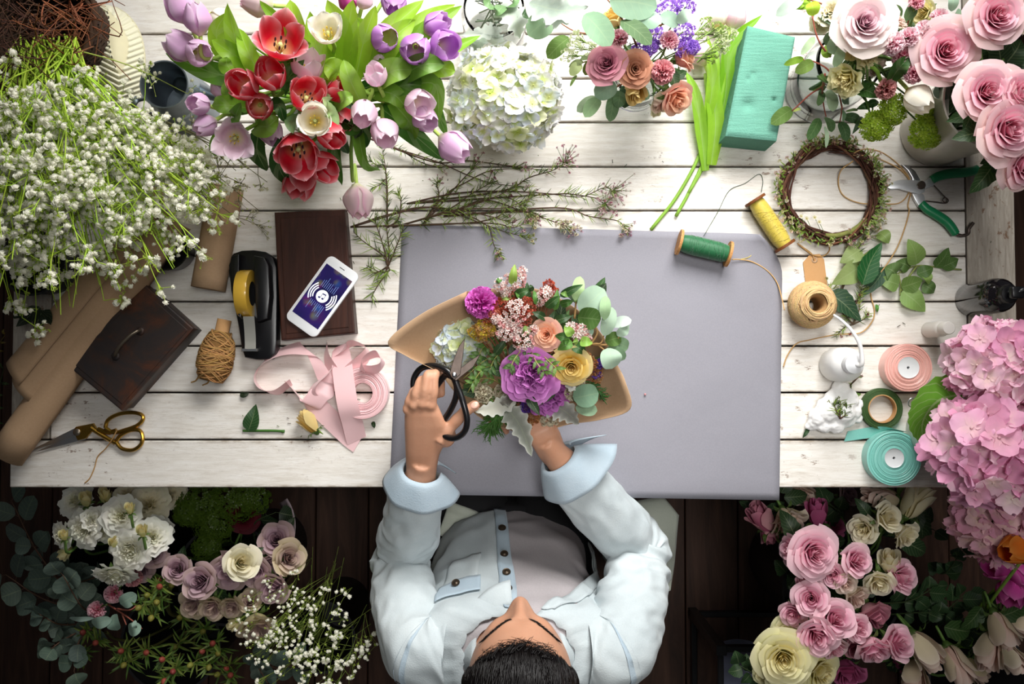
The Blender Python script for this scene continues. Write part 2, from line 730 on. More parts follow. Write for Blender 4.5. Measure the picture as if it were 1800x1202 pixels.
t = NT('screen_icon'); t.set(Base_Color=(.9, .9, .95), Emission_Color=(.85, .87, .95), Emission_Strength=.55, Roughness=.3)
t2 = NT('screen_icon_dark'); t2.set(Base_Color=hx('2a2a6a'), Roughness=.3)
ic = MB()
n = 36
ic.prism([(.0115 * cos(2 * PI * k / n), .0115 * sin(2 * PI * k / n)) for k in range(n)], .0074, .0078)
for sgn in (-1, 1):
    for j, rr in enumerate((.0165, .0205, .0245)):
        o1, o2 = [], []
        for k in range(13):
            a = math.radians(-34 - j * 3 + (68 + 6 * j) * k / 12) + (0 if sgn > 0 else PI)
            o1.append((rr * cos(a), rr * sin(a))); o2.append(((rr + .002) * cos(a), (rr + .002) * sin(a)))
        ic.prism(o2 + o1[::-1], .0074, .0078)
icon = ic.build('music_icon', t.m, ph, None, False)
nt = MB()
for cx in (-.0038, .0028):
    nt.prism([(cx + .0022 * cos(2 * PI * k / 16), -.0042 + (0 if cx < 0 else .0008) + .0017 * sin(2 * PI * k / 16)) for k in range(16)], .0077, .0081)
nt.prism([(-.0024, -.0042), (-.0016, -.0042), (-.0016, .0050), (-.0024, .0050)], .0077, .0081)
nt.prism([(.0042, -.0034), (.0050, -.0034), (.0050, .0060), (.0042, .0060)], .0077, .0081)
nt.prism([(-.0024, .0034), (.0050, .0044), (.0050, .0066), (-.0024, .0056)], .0077, .0081)
nt.build('note_symbol', t2.m, icon, None, False)
t3 = NT('screen_bars'); t3.set(Base_Color=(.2, .3, .6), Emission_Color=hx('4f6fc0'), Emission_Strength=.5)
for sg in (1, -1):
    bars = MB()
    for k in range(9):
        xx = -.014 + .0035 * k
        ya, yb = .014 * sg, (.014 + rnd.uniform(.006, .022)) * sg
        bars.prism([(xx, min(ya, yb)), (xx + .0006, min(ya, yb)), (xx + .0006, max(ya, yb)), (xx, max(ya, yb))], .0074, .0077)
    bars.build('sound_bars', t3.m, ph, None, False)
sp = MB().prism([(x, y + PL * .435) for x, y in rrect(.011, .0014, .0006, 3)], .0070, .0074)
sp.build('earpiece', M['black_plastic'], ph, None, False)

# ---- tape dispenser
td0 = at(442, 540, 0)
td = thing('tape_dispenser', 'black desk tape dispenser holding a roll of yellow tape', 'tape dispenser', td0)


def outline(ptsl, z):
    P = [at(x, y, z) for x, y in ptsl]
    a = sum(P[i].x * P[(i + 1) % len(P)].y - P[(i + 1) % len(P)].x * P[i].y for i in range(len(P)))
    if a < 0:
        P.reverse()
    return [(p.x, p.y) for p in P]


body = [(400, 470), (402, 455), (410, 445), (424, 440), (445, 439), (466, 442), (480, 452), (486, 470), (487, 520), (486, 600), (484, 622), (474, 631), (450, 632), (430, 628), (424, 612), (419, 575), (408, 520)]
MB().prism(outline(body, .03), .0005, .03, bev=.004).build('base', M['black_plastic'], td, td0, True, 35)
wallL = [(402, 466), (408, 450), (420, 446), (420, 520), (424, 560), (414, 548), (406, 510)]
MB().prism(outline(wallL, .066), .028, .066, bev=.002).build('side_wall', M['black_plastic'], td, td0, True, 35)
wallR = [(446, 449), (464, 452), (472, 466), (474, 520), (470, 560), (452, 566), (447, 520)]
MB().prism(outline(wallR, .058), .028, .058, bev=.003).build('side_wall', M['black_plastic'], td, td0, True, 35)
M['yellow_tape'] = simple('yellow_tape', hx('c9a13a'), .22, 0, .1, 50, Coat_Weight=.5)
rc = at(433, 516, .046)
roll = MB().lathe([(.022, -.011), (.042, -.011), (.0425, -.010), (.0425, .010), (.042, .011), (.022, .011)], 40, cap0=False, cap1=False)
rl = MB().merge(roll, MX.Translation(rc) @ MX.Rotation(PI / 2, 4, 'Y'))
rl.build('tape_roll', M['yellow_tape'], td, td0, True, 40)
t = NT('clear_tape'); t.set(Base_Color=(.8, .8, .72), Roughness=.12, Alpha=.4, Specular_IOR_Level=.8)
def tape(u, v):
    p = [at(437, 556, .062), at(439, 578, .05), at(440, 598, .043), at(440, 613, .042)]
    P = cr(p, 5)
    i = v * (len(P) - 1); a = int(min(i, len(P) - 2))
    return P[a].lerp(P[a + 1], i - a) + V((.020 * (u - .5), 0, 0))
MB().grid(3, 15, tape).build('tape_end', t.m, td, td0)
MB().rbox(.029, .005, .012, .0006, 1, at(440, 615, .036)).build('cutter', M['steel'], td, td0, False)

# ---- rusty metal box with handle
t = NT('rusty_metal')
n1 = t.noise(t.coord(), 12, 8, .7, .8); n2 = t.noise(t.coord(), 45, 6, .7)
c = t.ramp(n1, [(.38, hx('2e2a2b')), (.5, hx('3a2d28')), (.6, hx('543120')), (.72, hx('6b3d23'))])
c = t.mixc(t.math('MULTIPLY', n2, .45), c, hx('241c1c'))
t.set(Base_Color=c, Roughness=.5, Metallic=.25); t.bump(n2, .25, .001); M['rusty'] = t.m
mz = .064
mb0 = at(240, 612, 0)
mbx = thing('metal_box', 'rusty dark metal box with a small bar handle on its lid', 'box', mb0)
qt = [(256, 501), (341, 577), (213, 722), (111, 637)]
def inset(q, k):
    cx = sum(p[0] for p in q) / 4; cy = sum(p[1] for p in q) / 4
    return [(cx + (p[0] - cx) * k, cy + (p[1] - cy) * k) for p in q]
quadbox(MB(), inset(qt, .97), .0005, mz - .012, .001).build('body', M['rusty'], mbx, mb0, False)
lid = quadbox(MB(), qt, mz - .022, mz, .003).build('lid', M['rusty'], mbx, mb0, False)
quadbox(MB(), inset(qt, .90), mz - .001, mz + .0012, .0008).build('lid_plate', M['rusty'], mbx, mb0, False)
M['old_brass'] = simple('worn_bronze', hx('8a7f70'), .35, .9, .2)
hp = [at(204, 626, mz), at(203, 624, mz + .014), at(209, 610, mz + .024), at(228, 590, mz + .026), at(241, 582, mz + .022), at(246, 581, mz + .012), at(247, 582, mz)]
MB().tube(cr(hp, 6), .0028, 10).build('handle', M['old_brass'], mbx, mb0)
for p in (hp[0], hp[-1]):
    MB().ell(p + V((0, 0, .001)), .008, .008, .0035, 14, 6).build('handle_base', M['rusty'], mbx, mb0)

# ---- kraft paper roll, long, over the table's corner
k0, k1 = at(12, 800, .038), at(305, 388, .038)
kr = thing('kraft_paper_roll', 'long roll of brown kraft paper across the table corner at left', 'paper roll', k0)
ax = (k1 - k0).normalized()
def cyl(u, v, a, b, r, th0, th1, zc=0.0, spiral=0.0):
    p = a.lerp(b, v)
    d = (b - a).normalized(); s = d.cross(V((0, 0, 1))); s.normalize()
    t_ = s.cross(d)
    th = th0 + (th1 - th0) * u
    rr = r + spiral * u
    return p + s * (rr * cos(th)) + t_ * (rr * sin(th)) + V((0, 0, zc))
mb = MB().grid(40, 10, lambda u, v: cyl(u, v, k0, k1, .033, 0, 4.4 * PI, .0, -.006))
o = mb.build('roll', M['kraft'], kr, k0); m_ = o.modifiers.new('thick', 'SOLIDIFY'); m_.thickness = .0006
s0, s1 = at(52, 688, .038), at(305, 380, .038)
def sheet(u, v):
    a, b = s0, s1
    w = .05 * (u - .3) * (1 - v) if v < .1 else 0
    p = cyl(u, v, a, b, .0365, -.5, PI + .55)
    if v < .05:
        p += ax * (.028 * (u - .5))
    return p
o = MB().grid(26, 30, sheet).build('outer_sheet', M['kraft'], kr, k0); m_ = o.modifiers.new('thick', 'SOLIDIFY'); m_.thickness = .0007
s0, s1 = at(40, 668, .043), at(300, 352, .043)
def sheet2(u, v):
    p = cyl(u, v, s0, s1, .0385, 1.15, PI + .75)
    return p + ax * (.012 * sin(u * 3) * (1 if v < .04 else 0))
o = MB().grid(18, 30, sheet2).build('outer_sheet', M['kraft'], kr, k0); m_ = o.modifiers.new('thick', 'SOLIDIFY'); m_.thickness = .0007

# ---- cardboard tube
a, b = at(366, 508, .031), at(398, 330, .031)
ct = thing('cardboard_tube', 'short brown paper tube lying between black dispenser and baby\'s breath', 'tube', a)
o = MB().grid(32, 8, lambda u, v: cyl(u, v, a, b, .0285, 0, 2 * PI), wrap=True).build('tube', M['kraft'], ct, a)
m_ = o.modifiers.new('thick', 'SOLIDIFY'); m_.thickness = .0022; m_.offset = -1
o = MB().grid(14, 8, lambda u, v: cyl(u, v, a + V((0, .004, 0)), b, .0292, .35, 2.2)).build('paper_edge', M['kraft'], ct, a)

# ---- wound jute: many strands over a barrel
def wound(rad, half, n, r, lean, seed, col='b08a58', turns=14, coil=1):
    """strands crossing over a barrel whose axis is local Z; rad(t) t in -1..1"""
    mb = MB(); rr = random.Random(seed)
    for k in range(n):
        c = jit(hx(col), .22, rr)
        ph = rr.uniform(0, 2 * PI); mid = rr.uniform(-.72, .72); amp = rr.uniform(.12, 1) * lean
        amp = min(amp, 1 - abs(mid))
        P = []
        for i in range(turns + 1):
            th = 2 * PI * i / turns
            t = mid + amp * sin(th + ph)
            q = rad(t) + r * rr.uniform(.2, 1.3)
            P.append(V((q * cos(th), q * sin(th), t * half)))
        P.append(P[0])
        mb.tube(cr(P, 2), r, 5, c, False)
    return mb


# twine spool lying between box and dispenser
a, b = at(371, 668, .031), at(392, 574, .031)
sc_ = a.lerp(b, .45)
sm = zframe(sc_, b - a)
ts = thing('twine_spool', 'spool of coarse brown twine lying beside the rusty metal box', 'twine', sm)
H2 = (b - a).length * .46
barrel = lambda t: .0305 * (1 - .42 * abs(t) ** 2.4) * (1 - .1 * t)
core = MB().lathe([(barrel(-1 + .1 * i) * .99, (-1 + .1 * i) * H2) for i in range(21)], 22, hx('7d5c36'))
core.merge(wound(barrel, H2, 46, .0012, .75, 5, 'ab8352'))
core.build('twine', M['twine'], ts)
MB().lathe([(.0125, H2 * .7), (.0125, H2 + .022), (.0105, H2 + .022), (.0105, H2 * .7)], 20, hx('a98a63'), False, False).build('core_tube', M['kraft_tag'], ts)
e = MB()
for q in ([(352, 655, .02), (345, 668, .004), (336, 672, .0016)], [(366, 662, .02), (366, 672, .006), (356, 677, .0016)]):
    e.tube(cr([sm.inverted() @ p for p in pts(*q)], 5), .0014, 6, hx('b08a58'))
e.build('loose_end', M['twine'], ts)

# ---- scissors with brass handles
g0 = at(150, 762, 0)
gs = thing('scissors', 'gold handled scissors with silver blades near the table\'s left front edge', 'scissors', g0)
for k, (tip, w0, w1, zz) in enumerate((((42, 797), (132, 752), (136, 766), .0040), ((60, 795), (134, 762), (150, 772), .0062))):
    poly = outline([tip, w0, ((w0[0] + 14), w0[1] - 1), w1], zz)
    MB().prism(poly, zz - .0016, zz, bev=.0006).build('blade', M['steel'], gs, g0, False)
h = MB()
h.prism(outline([(128, 757), (133, 750), (163, 744), (168, 752), (186, 757), (184, 763), (162, 757), (150, 771), (136, 774)], .0085), .0022, .0085, bev=.001)
h.tube(cr(pts((160, 752), (172, 760), (188, 770), (203, 778), z=.0065), 5), .0042, 8)
h.tube(cr(pts((172, 754), (190, 760), (205, 756), z=.0075), 5), .0042, 8)
def loop(mb, P, r, z, n=8):
    P = [at(x, y, z) for x, y in P]
    C = cr(P + [P[0]], 6)
    mb.tube(C, r, n, cap=False)
loop(h, [(185, 752), (190, 738), (208, 728), (232, 725), (249, 729), (251, 738), (240, 748), (218, 756), (200, 760)], .0036, .008)
loop(h, [(204, 776), (212, 765), (230, 756), (246, 757), (251, 770), (246, 783), (232, 791), (214, 788)], .0036, .0065)
h.build('handle', M['brass'], gs, g0, True, 40)
MB().lathe([(.0001, .0025), (.0068, .0025), (.0068, .0098), (.005, .0112), (.0001, .0112)], 18, center=at(139, 759, 0)).build('screw', M['old_brass'], gs, g0, True, 40)

# ---- strings
def string(P, name, label, cat='string', r=.0011, col='b8905c', n=6, group=None):
    Q = cr([at(*p) for p in P], n)
    return solo(MB().tube(Q, r, 6, hx(col)), name, M['twine'], label, cat, Q[0], group)


string([(205, 757, .0135), (197, 772, .0135), (186, 788, .006), (172, 802, .0014), (166, 822, .0014), (158, 840, .0014), (149, 849, .0014)], 'twine_strand', 'short strand of twine hanging from the gold scissors', 'string', .0011)

# ---- pink ribbon and its roll
t = NT('pink_satin'); n = t.noise(t.coord('Object', (1, 1, 1)), 900, 2)
t.set(Base_Color=t.mixc(n, hx('edc3c6'), hx('f3cfd1')), Roughness=.34, Sheen_Weight=.3, Specular_IOR_Level=.45); t.translucent(hx('f0b9bd'), .18); M['pink_satin'] = t.m


def ribbon(mb, ctl, wpx, n=8, col=(.8, .8, .8)):
    """ctl rows: px,py,z, picture angle of the width, tilt of the width out of the table"""
    P, W = [], []
    for (px, py, z, a, tl) in ctl:
        P.append(at(px, py, z)); W.append(V((cos(math.radians(a)) * cos(math.radians(tl)), sin(math.radians(a)) * cos(math.radians(tl)), sin(math.radians(tl)))))
    for i in range(1, len(W)):
        if W[i].dot(W[i - 1]) < -.2:
            pass
    P, W = cr(P, n), cr(W, n)
    m = len(P)
    w = mm(wpx)
    mb.grid(3, m - 1, lambda u, v: P[int(round(v * (m - 1)))] + W[int(round(v * (m - 1)))].normalized() * (w * (u - .5)), col)


rb0 = at(600, 690, 0)
pr = thing('pink_ribbon', 'unrolled pale pink satin ribbon looping beside its roll', 'ribbon', rb0)
def roll_mesh(c, R, r, h, turns, top_wave=.0012, seed=1):
    """flat coil seen from above: concentric layers of slightly different height"""
    rr = random.Random(seed)
    prof = [(r, .0004)]
    prof += [(r, h)]
    n_ = turns
    for i in range(n_):
        q = r + (R - r) * (i + .5) / n_
        prof.append((q - (R - r) / n_ * .3, h + rr.uniform(-1, .6) * top_wave))
        prof.append((q + (R - r) / n_ * .25, h + rr.uniform(-1.6, 0) * top_wave))
    prof += [(R, h - .0006), (R, .0004)]
    m = MB().lathe(prof, 56, cap0=False, cap1=False, center=c)
    return m
roll_mesh(at(641, 690, 0), mm(45, .02), mm(18, .02), .026, 16).build('ribbon_roll', M['pink_satin'], pr, rb0, True, 50)
rb = MB()
ribbon(rb, [(598, 607, .006, 20, 30), (601, 640, .020, 10, 5), (606, 680, .034, 8, 0), (612, 715, .034, 8, 0), (620, 745, .018, 12, 0), (627, 775, .003, 25, 0)], 36)
ribbon(rb, [(630, 779, .0022, 60, 0), (612, 765, .003, 55, 0), (585, 740, .006, 52, 4), (560, 716, .010, 50, 10), (545, 700, .016, 40, 30), (550, 682, .024, 35, 40), (562, 668, .026, 30, 30), (575, 655, .02, 45, 0), (590, 640, .012, 50, -10)], 36)
ribbon(rb, [(590, 660, .012, 80, 0), (572, 686, .018, 140, 5), (560, 695, .020, 145, 10), (545, 712, .018, 150, 25), (532, 704, .015, 120, 60), (510, 678, .016, 110, 70), (502, 672, .016, 60, 80)], 34)
ribbon(rb, [(512, 672, .014, 80, 70), (485, 690, .0165, 90, 75), (460, 684, .0165, 60, 85), (448, 665, .0165, 0, 82), (458, 642, .0165, -40, 78), (485, 622, .0165, -60, 65), (520, 612, .0165, -80, 50), (545, 618, .02, -35, 15), (562, 645, .024, -25, 0), (575, 672, .020, -15, 0)], 34)
ribbon(rb, [(575, 600, .016, 10, 80), (574, 625, .014, 15, 60), (585, 655, .012, 20, 30), (592, 680, .01, 20, 10)], 30)
ribbon(rb, [(592, 690, .005, 90, 20), (615, 655, .012, 130, 40), (640, 628, .017, 150, 60), (645, 612, .018, 100, 82), (625, 603, .018, 95, 75), (608, 608, .018, 60, 60), (598, 620, .018, 30, 30)], 32)
ribbon(rb, [(640, 655, .034, 0, 70), (634, 640, .040, 60, 60), (645, 628, .042, 85, 65), (662, 622, .042, 100, 62), (672, 632, .040, 120, 65), (668, 645, .038, 80, 55), (655, 650, .036, 85, 55), (640, 648, .034, 95, 60)], 26)
rb.build('ribbon', M['pink_satin'], pr, rb0)
# ---- green floral foam
t = NT('green_foam'); n = t.noise(t.coord(), 420, 4, .7); n2 = t.noise(t.coord('Object', (2, 20, 6)), 12, 3)
c = t.mixc(n, hx('5a9482'), hx('74a896')); t.set(Base_Color=c, Roughness=.85, Specular_IOR_Level=.1)
t.bump(t.math('ADD', n, t.math('MULTIPLY', n2, 1.6)), .5, .002); M['foam'] = t.m
fz = .078
qf = [(1315, 44), (1399, 64), (1366, 247), (1276, 238)]
P = [at(x, y, fz) for x, y in qf]
f0 = (P[0] + P[1] + P[2] + P[3]) / 4; f0.z = 0
def foam(seed=3):
    mb = MB(); r = random.Random(seed)
    n, m, h = 16, 30, 8
    def corner(u, v, z):
        a = P[0].lerp(P[1], u); b = P[3].lerp(P[2], u)
        p = a.lerp(b, v); p.z = z
        return p
    rd = lambda x: 1 - .012 * max(0, abs(2 * x - 1) - .88) / .12
    dents = [(.32, .70, .007, .09), (.80, .62, .008, .03), (.3, .42, .003, .05), (.22, .47, .003, .04), (.6, .35, .002, .12)]
    def top(u, v):
        p = corner(u, v, fz)
        e = max(abs(2 * u - 1), abs(2 * v - 1))
        p.z -= .004 * max(0, (e - .9) / .1) ** 2
        for du, dv, d, s in dents:
            q = ((u - du) * .09) ** 2 + ((v - dv) * .2) ** 2
            p.z -= d * math.exp(-q / (s * .12) ** 2)
        return p
    mb.grid(n * 2, m * 2, top)
    def side(a0, a1):
        def fn(u, v):
            uu = a0[0] + (a1[0] - a0[0]) * u; vv = a0[1] + (a1[1] - a0[1]) * u
            p = top(uu, vv)
            return V((p.x, p.y, .0005 + (p.z - .0005) * v))
        return fn
    for a0, a1, k in (((0, 0), (1, 0), n * 2), ((1, 0), (1, 1), m * 2), ((1, 1), (0, 1), n * 2), ((0, 1), (0, 0), m * 2)):
        mb.grid(k, h, side(a0, a1))
    return mb
solo(foam(), 'floral_foam_brick', M['foam'], 'green block of dented floral foam standing flat on the boards', 'floral foam', f0, sharp=50)


# ---- spools of thread
def spool(name, label, a, b, r, rf, core, thread_hex, seed, cats='thread spool'):
    o = thing(name, label, cats, (a + b) / 2)
    L = (b - a).length
    m = zframe((a + b) / 2, b - a)
    t = NT(name + '_thread')
    w = t.noise(t.coord('Object', (1, 1, 1)), 300, 3)
    t.set(Base_Color=t.mixc(w, tuple(x * .6 for x in hx(thread_hex)), hx(thread_hex)), Roughness=.5, Sheen_Weight=.3, Specular_IOR_Level=.4)
    mb = MB(); rr = random.Random(seed)
    N = 46
    prof = []
    for i in range(N):
        q = -1 + 2 * i / (N - 1)
        z = q * (L / 2 - .005)
        rad = r * (1 - .18 * q ** 4)
        prof += [(rad * (1 - .02 * rr.random()), z), (rad + .0006, z + L / N * .45)]
    mb.lathe(prof, 28)
    for k in range(16):
        mid = rr.uniform(-.7, .7); am = rr.uniform(.05, .25); ph = rr.uniform(0, 6)
        Q = []
        for i in range(13):
            th = 2 * PI * i / 12; q = mid + am * sin(th + ph)
            Q.append(V(((r * (1 - .18 * q ** 4) + .0006) * cos(th), (r * (1 - .18 * q ** 4) + .0006) * sin(th), q * L / 2)))
        mb.tube(Q, .0005, 4, cap=False)
    mb2 = MB().merge(mb, m)
    mb2.build('thread', t.m, o, (a + b) / 2)
    for s in (-1, 1):
        z = s * (L / 2 - .0025)
        d = MB().lathe([(.0035, z - .0025), (rf, z - .0025), (rf + .0004, z), (rf, z + .0025), (.0035, z + .0025)], 32)
        MB().merge(d, m).build('flange', core, o, (a + b) / 2, True, 40)
    return o


M['dark_spool'] = wood('dark_spool_wood', hx('5d3318'), hx('744321'), hx('8a532c'), 'z', 4, .5, .2)
spool('thread_spool', 'wooden spool of yellow thread leaning against the wreath', at(1326, 350, .021), at(1381, 434, .021), .0165, .0205, M['dark_spool'], 'd9c24c', 2)
spool('thread_spool', 'wooden spool of dark green thread lying on the grey paper', at(1192, 425, .024), at(1283, 447, .024), .0175, .0235, M['spool_wood'], '14683a', 3)
string([(1345, 428, .002), (1330, 440, .0024), (1316, 452, .0036), (1300, 456, .003)], 'loose_thread', 'loose yellow thread end trailing below the yellow spool', 'thread', .0005, 'd9c24c')
string([(1237, 415, .012), (1262, 372, .0012), (1282, 335, .0012), (1310, 322, .0012), (1334, 306, .0012), (1341, 318, .002), (1338, 338, .003)], 'loose_thread', 'thin dark green thread curling between green spool and wreath', 'thread', .0005, '2d4a34')

# ---- jute ball with a hollow core
bc = at(1416, 538, .0)
bm_ = thing('twine_ball', 'round ball of pale jute twine with an open core', 'twine', bc)
Rb = mm(41, .035)
prof = lambda t: Rb * (1 - .30 * abs(t) ** 2.2)
tor = MB().lathe([(.014, .002), (Rb * .60, .003), (Rb * .84, .016), (Rb * .9, .036), (Rb * .84, .053), (Rb * .62, .0655), (.020, .068), (.0135, .062), (.0125, .03), (.014, .002)], 32, hx('a9855a'), False, False)
rr = random.Random(4)
for k in range(130):
    c = jit(hx('c9a878'), .24, rr)
    ph = rr.uniform(0, 2 * PI); tl = rr.uniform(.35, 1.0); Q = []
    for i in range(17):
        th = 2 * PI * i / 16
        s = sin(th) * tl
        # strands cross over the ball on tilted rings, kept off the core
        zc = .036 + .033 * s
        prf = sqrt(max(.12, 1 - (s * .88) ** 2)) * Rb * 1.0
        Q.append(V((prf * cos(th + ph), prf * sin(th + ph), zc)))
    tor.tube(cr(Q, 2), .0014, 5, c, False)
for k in range(26):
    c = jit(hx('d0b081'), .14, rr)
    r0 = rr.uniform(.0185, Rb * .72); z = .0705 - .022 * ((r0 - .018) / Rb) ** 2 * 3
    Q = [V((r0 * (1 + .06 * sin(3 * a_ / 10 * PI + k)) * cos(2 * PI * a_ / 18), r0 * sin(2 * PI * a_ / 18), z + .0012 * sin(a_ + k))) for a_ in range(19)]
    tor.tube(Q, .0011, 5, c, False)
tor.build('twine', M['twine'], bm_)
e = MB().tube(cr([p - bc for p in pts((1379, 545, .02), (1375, 527, .012), (1366, 497, .004), (1348, 475, .0034), (1322, 460, .004), (1300, 456, .006), (1287, 456, .0085))], 6), .0011, 6, hx('c7a06b'))
e.build('loose_end', M['twine'], bm_)
string([(1500, 283, .02), (1478, 300, .012), (1474, 325, .0025), (1484, 345, .0025), (1512, 357, .003), (1545, 358, .012), (1580, 357, .003), (1598, 338, .003), (1599, 315, .003), (1580, 290, .004), (1550, 268, .014), (1520, 262, .022), (1500, 272, .022), (1530, 275, .018), (1565, 288, .004), (1590, 305, .006), (1602, 328, .0025), (1596, 360, .0025), (1598, 372, .0025), (1590, 402, .0025), (1577, 435, .004), (1558, 466, .01), (1533, 498, .006), (1531, 520, .0025), (1537, 545, .0025), (1533, 565, .003), (1512, 585, .003), (1470, 588, .0025), (1425, 597, .0025), (1400, 604, .0025), (1384, 625, .0025), (1377, 645, .0028)],
       'twine_strand', 'long strand of jute twine looping from wreath past the leaves', 'string', .0012, 'c39d6a', 6)

# ---- kraft tag
tz = .0035
poly = [(1412, 461), (1423, 448), (1441, 446), (1449, 456), (1455, 503), (1418, 512)]
tg0 = at(1433, 478, 0)
tg = thing('gift_tag', 'blank brown kraft paper tag above the jute ball', 'tag', tg0)
MB().prism(outline(poly, tz), .0016, .0024).build('card', M['kraft_tag'], tg, tg0, False)
MB().lathe([(.0028, .0024), (.0028, .0030), (.0058, .0030), (.0058, .0024)], 20, center=at(1431, 457, 0), cap0=False, cap1=False).build('eyelet', M['kraft'], tg, tg0)
MB().tube(cr(pts((1431, 457, .004), (1427, 446, .004), (1414, 436, .003), (1402, 428, .004), (1412, 436, .006), (1429, 448, .005), (1447, 450, .0025), (1458, 440, .0025), (1456, 428, .003), (1450, 424, .004)), 5), .0011, 6, hx('b08a58')).build('string', M['twine'], tg, tg0)

# ---- pruning shears
pv = at(1613, 327, .009)
sh = thing('pruning_shears', 'pruning shears with green handles and bare blades beside the wreath', 'pruning shears', at(1613, 327, 0))
s0 = at(1613, 327, 0)
MB().prism(outline([(1560, 329), (1567, 321), (1580, 316), (1600, 316), (1617, 317), (1627, 326), (1626, 337), (1616, 341), (1602, 338), (1580, 332), (1566, 333)], .010), .0065, .0105, bev=.001).build('blade', M['white_steel'], sh, s0, True, 35)
MB().prism(outline([(1586, 289), (1598, 291), (1610, 301), (1618, 316), (1616, 326), (1606, 324), (1604, 312), (1597, 300)], .007), .0025, .0064, bev=.001).build('hook_blade', M['steel'], sh, s0, True, 35)
MB().prism(outline([(1622, 322), (1638, 310), (1644, 318), (1642, 326), (1630, 331), (1624, 334)], .011), .003, .0105, bev=.001).build('tang', M['white_steel'], sh, s0, True, 35)
MB().prism(outline([(1604, 340), (1618, 339), (1624, 342), (1628, 356), (1616, 363), (1608, 350)], .010), .003, .0100, bev=.001).build('tang', M['white_steel'], sh, s0, True, 35)
MB().lathe([(.0001, 0), (.0075, 0), (.0075, .014), (.006, .0155), (.0001, .0155)], 20, center=s0 + V((.001, -.001, .001))).build('pivot_bolt', M['dark_steel'], sh, s0, True, 35)
hA = cr(pts((1638, 316), (1652, 309), (1672, 305), (1695, 303), (1712, 300), (1721, 296), z=.011), 6)
hB = cr(pts((1619, 357), (1630, 368), (1647, 378), (1664, 390), (1675, 403), (1681, 413), z=.011), 6)
for H in (hA, hB):
    m = len(H)
    MB().tube(H, [.0085 * (.75 + .35 * sin(PI * (.15 + .7 * i / (m - 1)))) if i < m - 1 else .003 for i in range(m)], 12, flat=.85).build('handle', M['green_grip'], sh, s0)
MB().tube(cr(pts((1641, 325, .008), (1655, 340, .008), (1664, 350, .009), (1662, 356, .010), (1657, 352, .010), (1661, 347, .0105), (1667, 352, .010), (1662, 357, .009), (1645, 355, .008), (1626, 353, .008)), 6), .0011, 6, hx('303038')).build('spring', M['dark_steel'], sh, s0)
MB().tube(cr(pts((1681, 411, .010), (1692, 414, .010), (1702, 410, .010), (1703, 402, .010), (1709, 394, .010), (1711, 391, .010)), 5), .0032, 8, flat=.6).build('lock_clip', M['dark_steel'], sh, s0)

# ---- bottles
b0 = at(1707, 527, 0)
bt = thing('pump_bottle', 'glossy black pump bottle on the table\'s right edge', 'bottle', b0)
MB().lathe([(.0001, .0005), (.029, .0005), (.031, .004), (.031, .090), (.029, .102), (.021, .112), (.013, .117), (.013, .122), (.0001, .122)], 36).build('body', M['black_glass'], bt)
MB().lathe([(.0155, .117), (.016, .118), (.016, .131), (.0145, .133), (.006, .134), (.006, .147), (.0001, .147)], 28, cap0=False).build('collar', M['black_plastic'], bt, None, True, 40)
hd = MB().rbox(.022, .020, .012, .003, 2, (0, 0, .152))
hd.tube(cr([V((0, 0, .152)), V((.012, .004, .154)), V((.028, -.004, .152)), V((.036, -.016, .146))], 4), [.006] * 9 + [.0055] * 4, 8)
hd.build('pump_head', M['black_plastic'], bt)

t = NT('frosted_plastic'); t.set(Base_Color=hx('f1ece6'), Roughness=.45, Transmission_Weight=.3, IOR=1.3, Specular_IOR_Level=.4); M['frosted'] = t.m
t = NT('milky_plastic'); t.set(Base_Color=hx('faf9f6'), Roughness=.35, Transmission_Weight=.06, IOR=1.35, Subsurface_Weight=.2, Subsurface_Radius=(.02, .02, .02), Subsurface_Scale=.3); M['milky'] = t.m
v0 = at(1632, 580, 0)
vb = thing('vial', 'small frosted plastic vial standing below the black pump bottle', 'vial', v0)
MB().lathe([(.0001, .0005), (.0135, .0005), (.0145, .003), (.0145, .052), (.012, .058), (.009, .060), (.009, .062), (.0001, .062)], 28).build('body', M['frosted'], vb)
MB().lathe([(.0115, .058), (.0118, .060), (.0118, .078), (.0105, .080), (.0001, .080)], 28, cap0=False).build('cap', M['frosted'], vb, None, True, 40)
q0 = at(1468, 641, 0)
sq = thing('squeeze_bottle', 'milky white squeeze bottle with a long curved spout', 'bottle', q0)
MB().lathe([(.0001, .0005), (.028, .0005), (.031, .004), (.031, .045), (.030, .060), (.026, .070), (.018, .078), (.015, .080), (.015, .083), (.0001, .083)], 36).build('body', M['milky'], sq)
MB().lathe([(.0165, .079), (.0172, .081), (.0165, .097), (.011, .101), (.006, .104), (.0001, .105)], 28, cap0=False).build('cap', M['white_plastic'], sq, None, True, 40)
noz = [q0 + V((0, 0, .100)), q0 + V((.006, .0, .112)), at(1514, 617, .117), at(1508, 598, .12), at(1494, 577, .12), at(1478, 562, .117), at(1465, 553, .113)]
N_ = cr(noz, 6); k_ = len(N_)
MB().tube([p - q0 for p in N_], [.0048 - .003 * i / (k_ - 1) for i in range(k_)], 10).build('spout', M['milky'], sq)

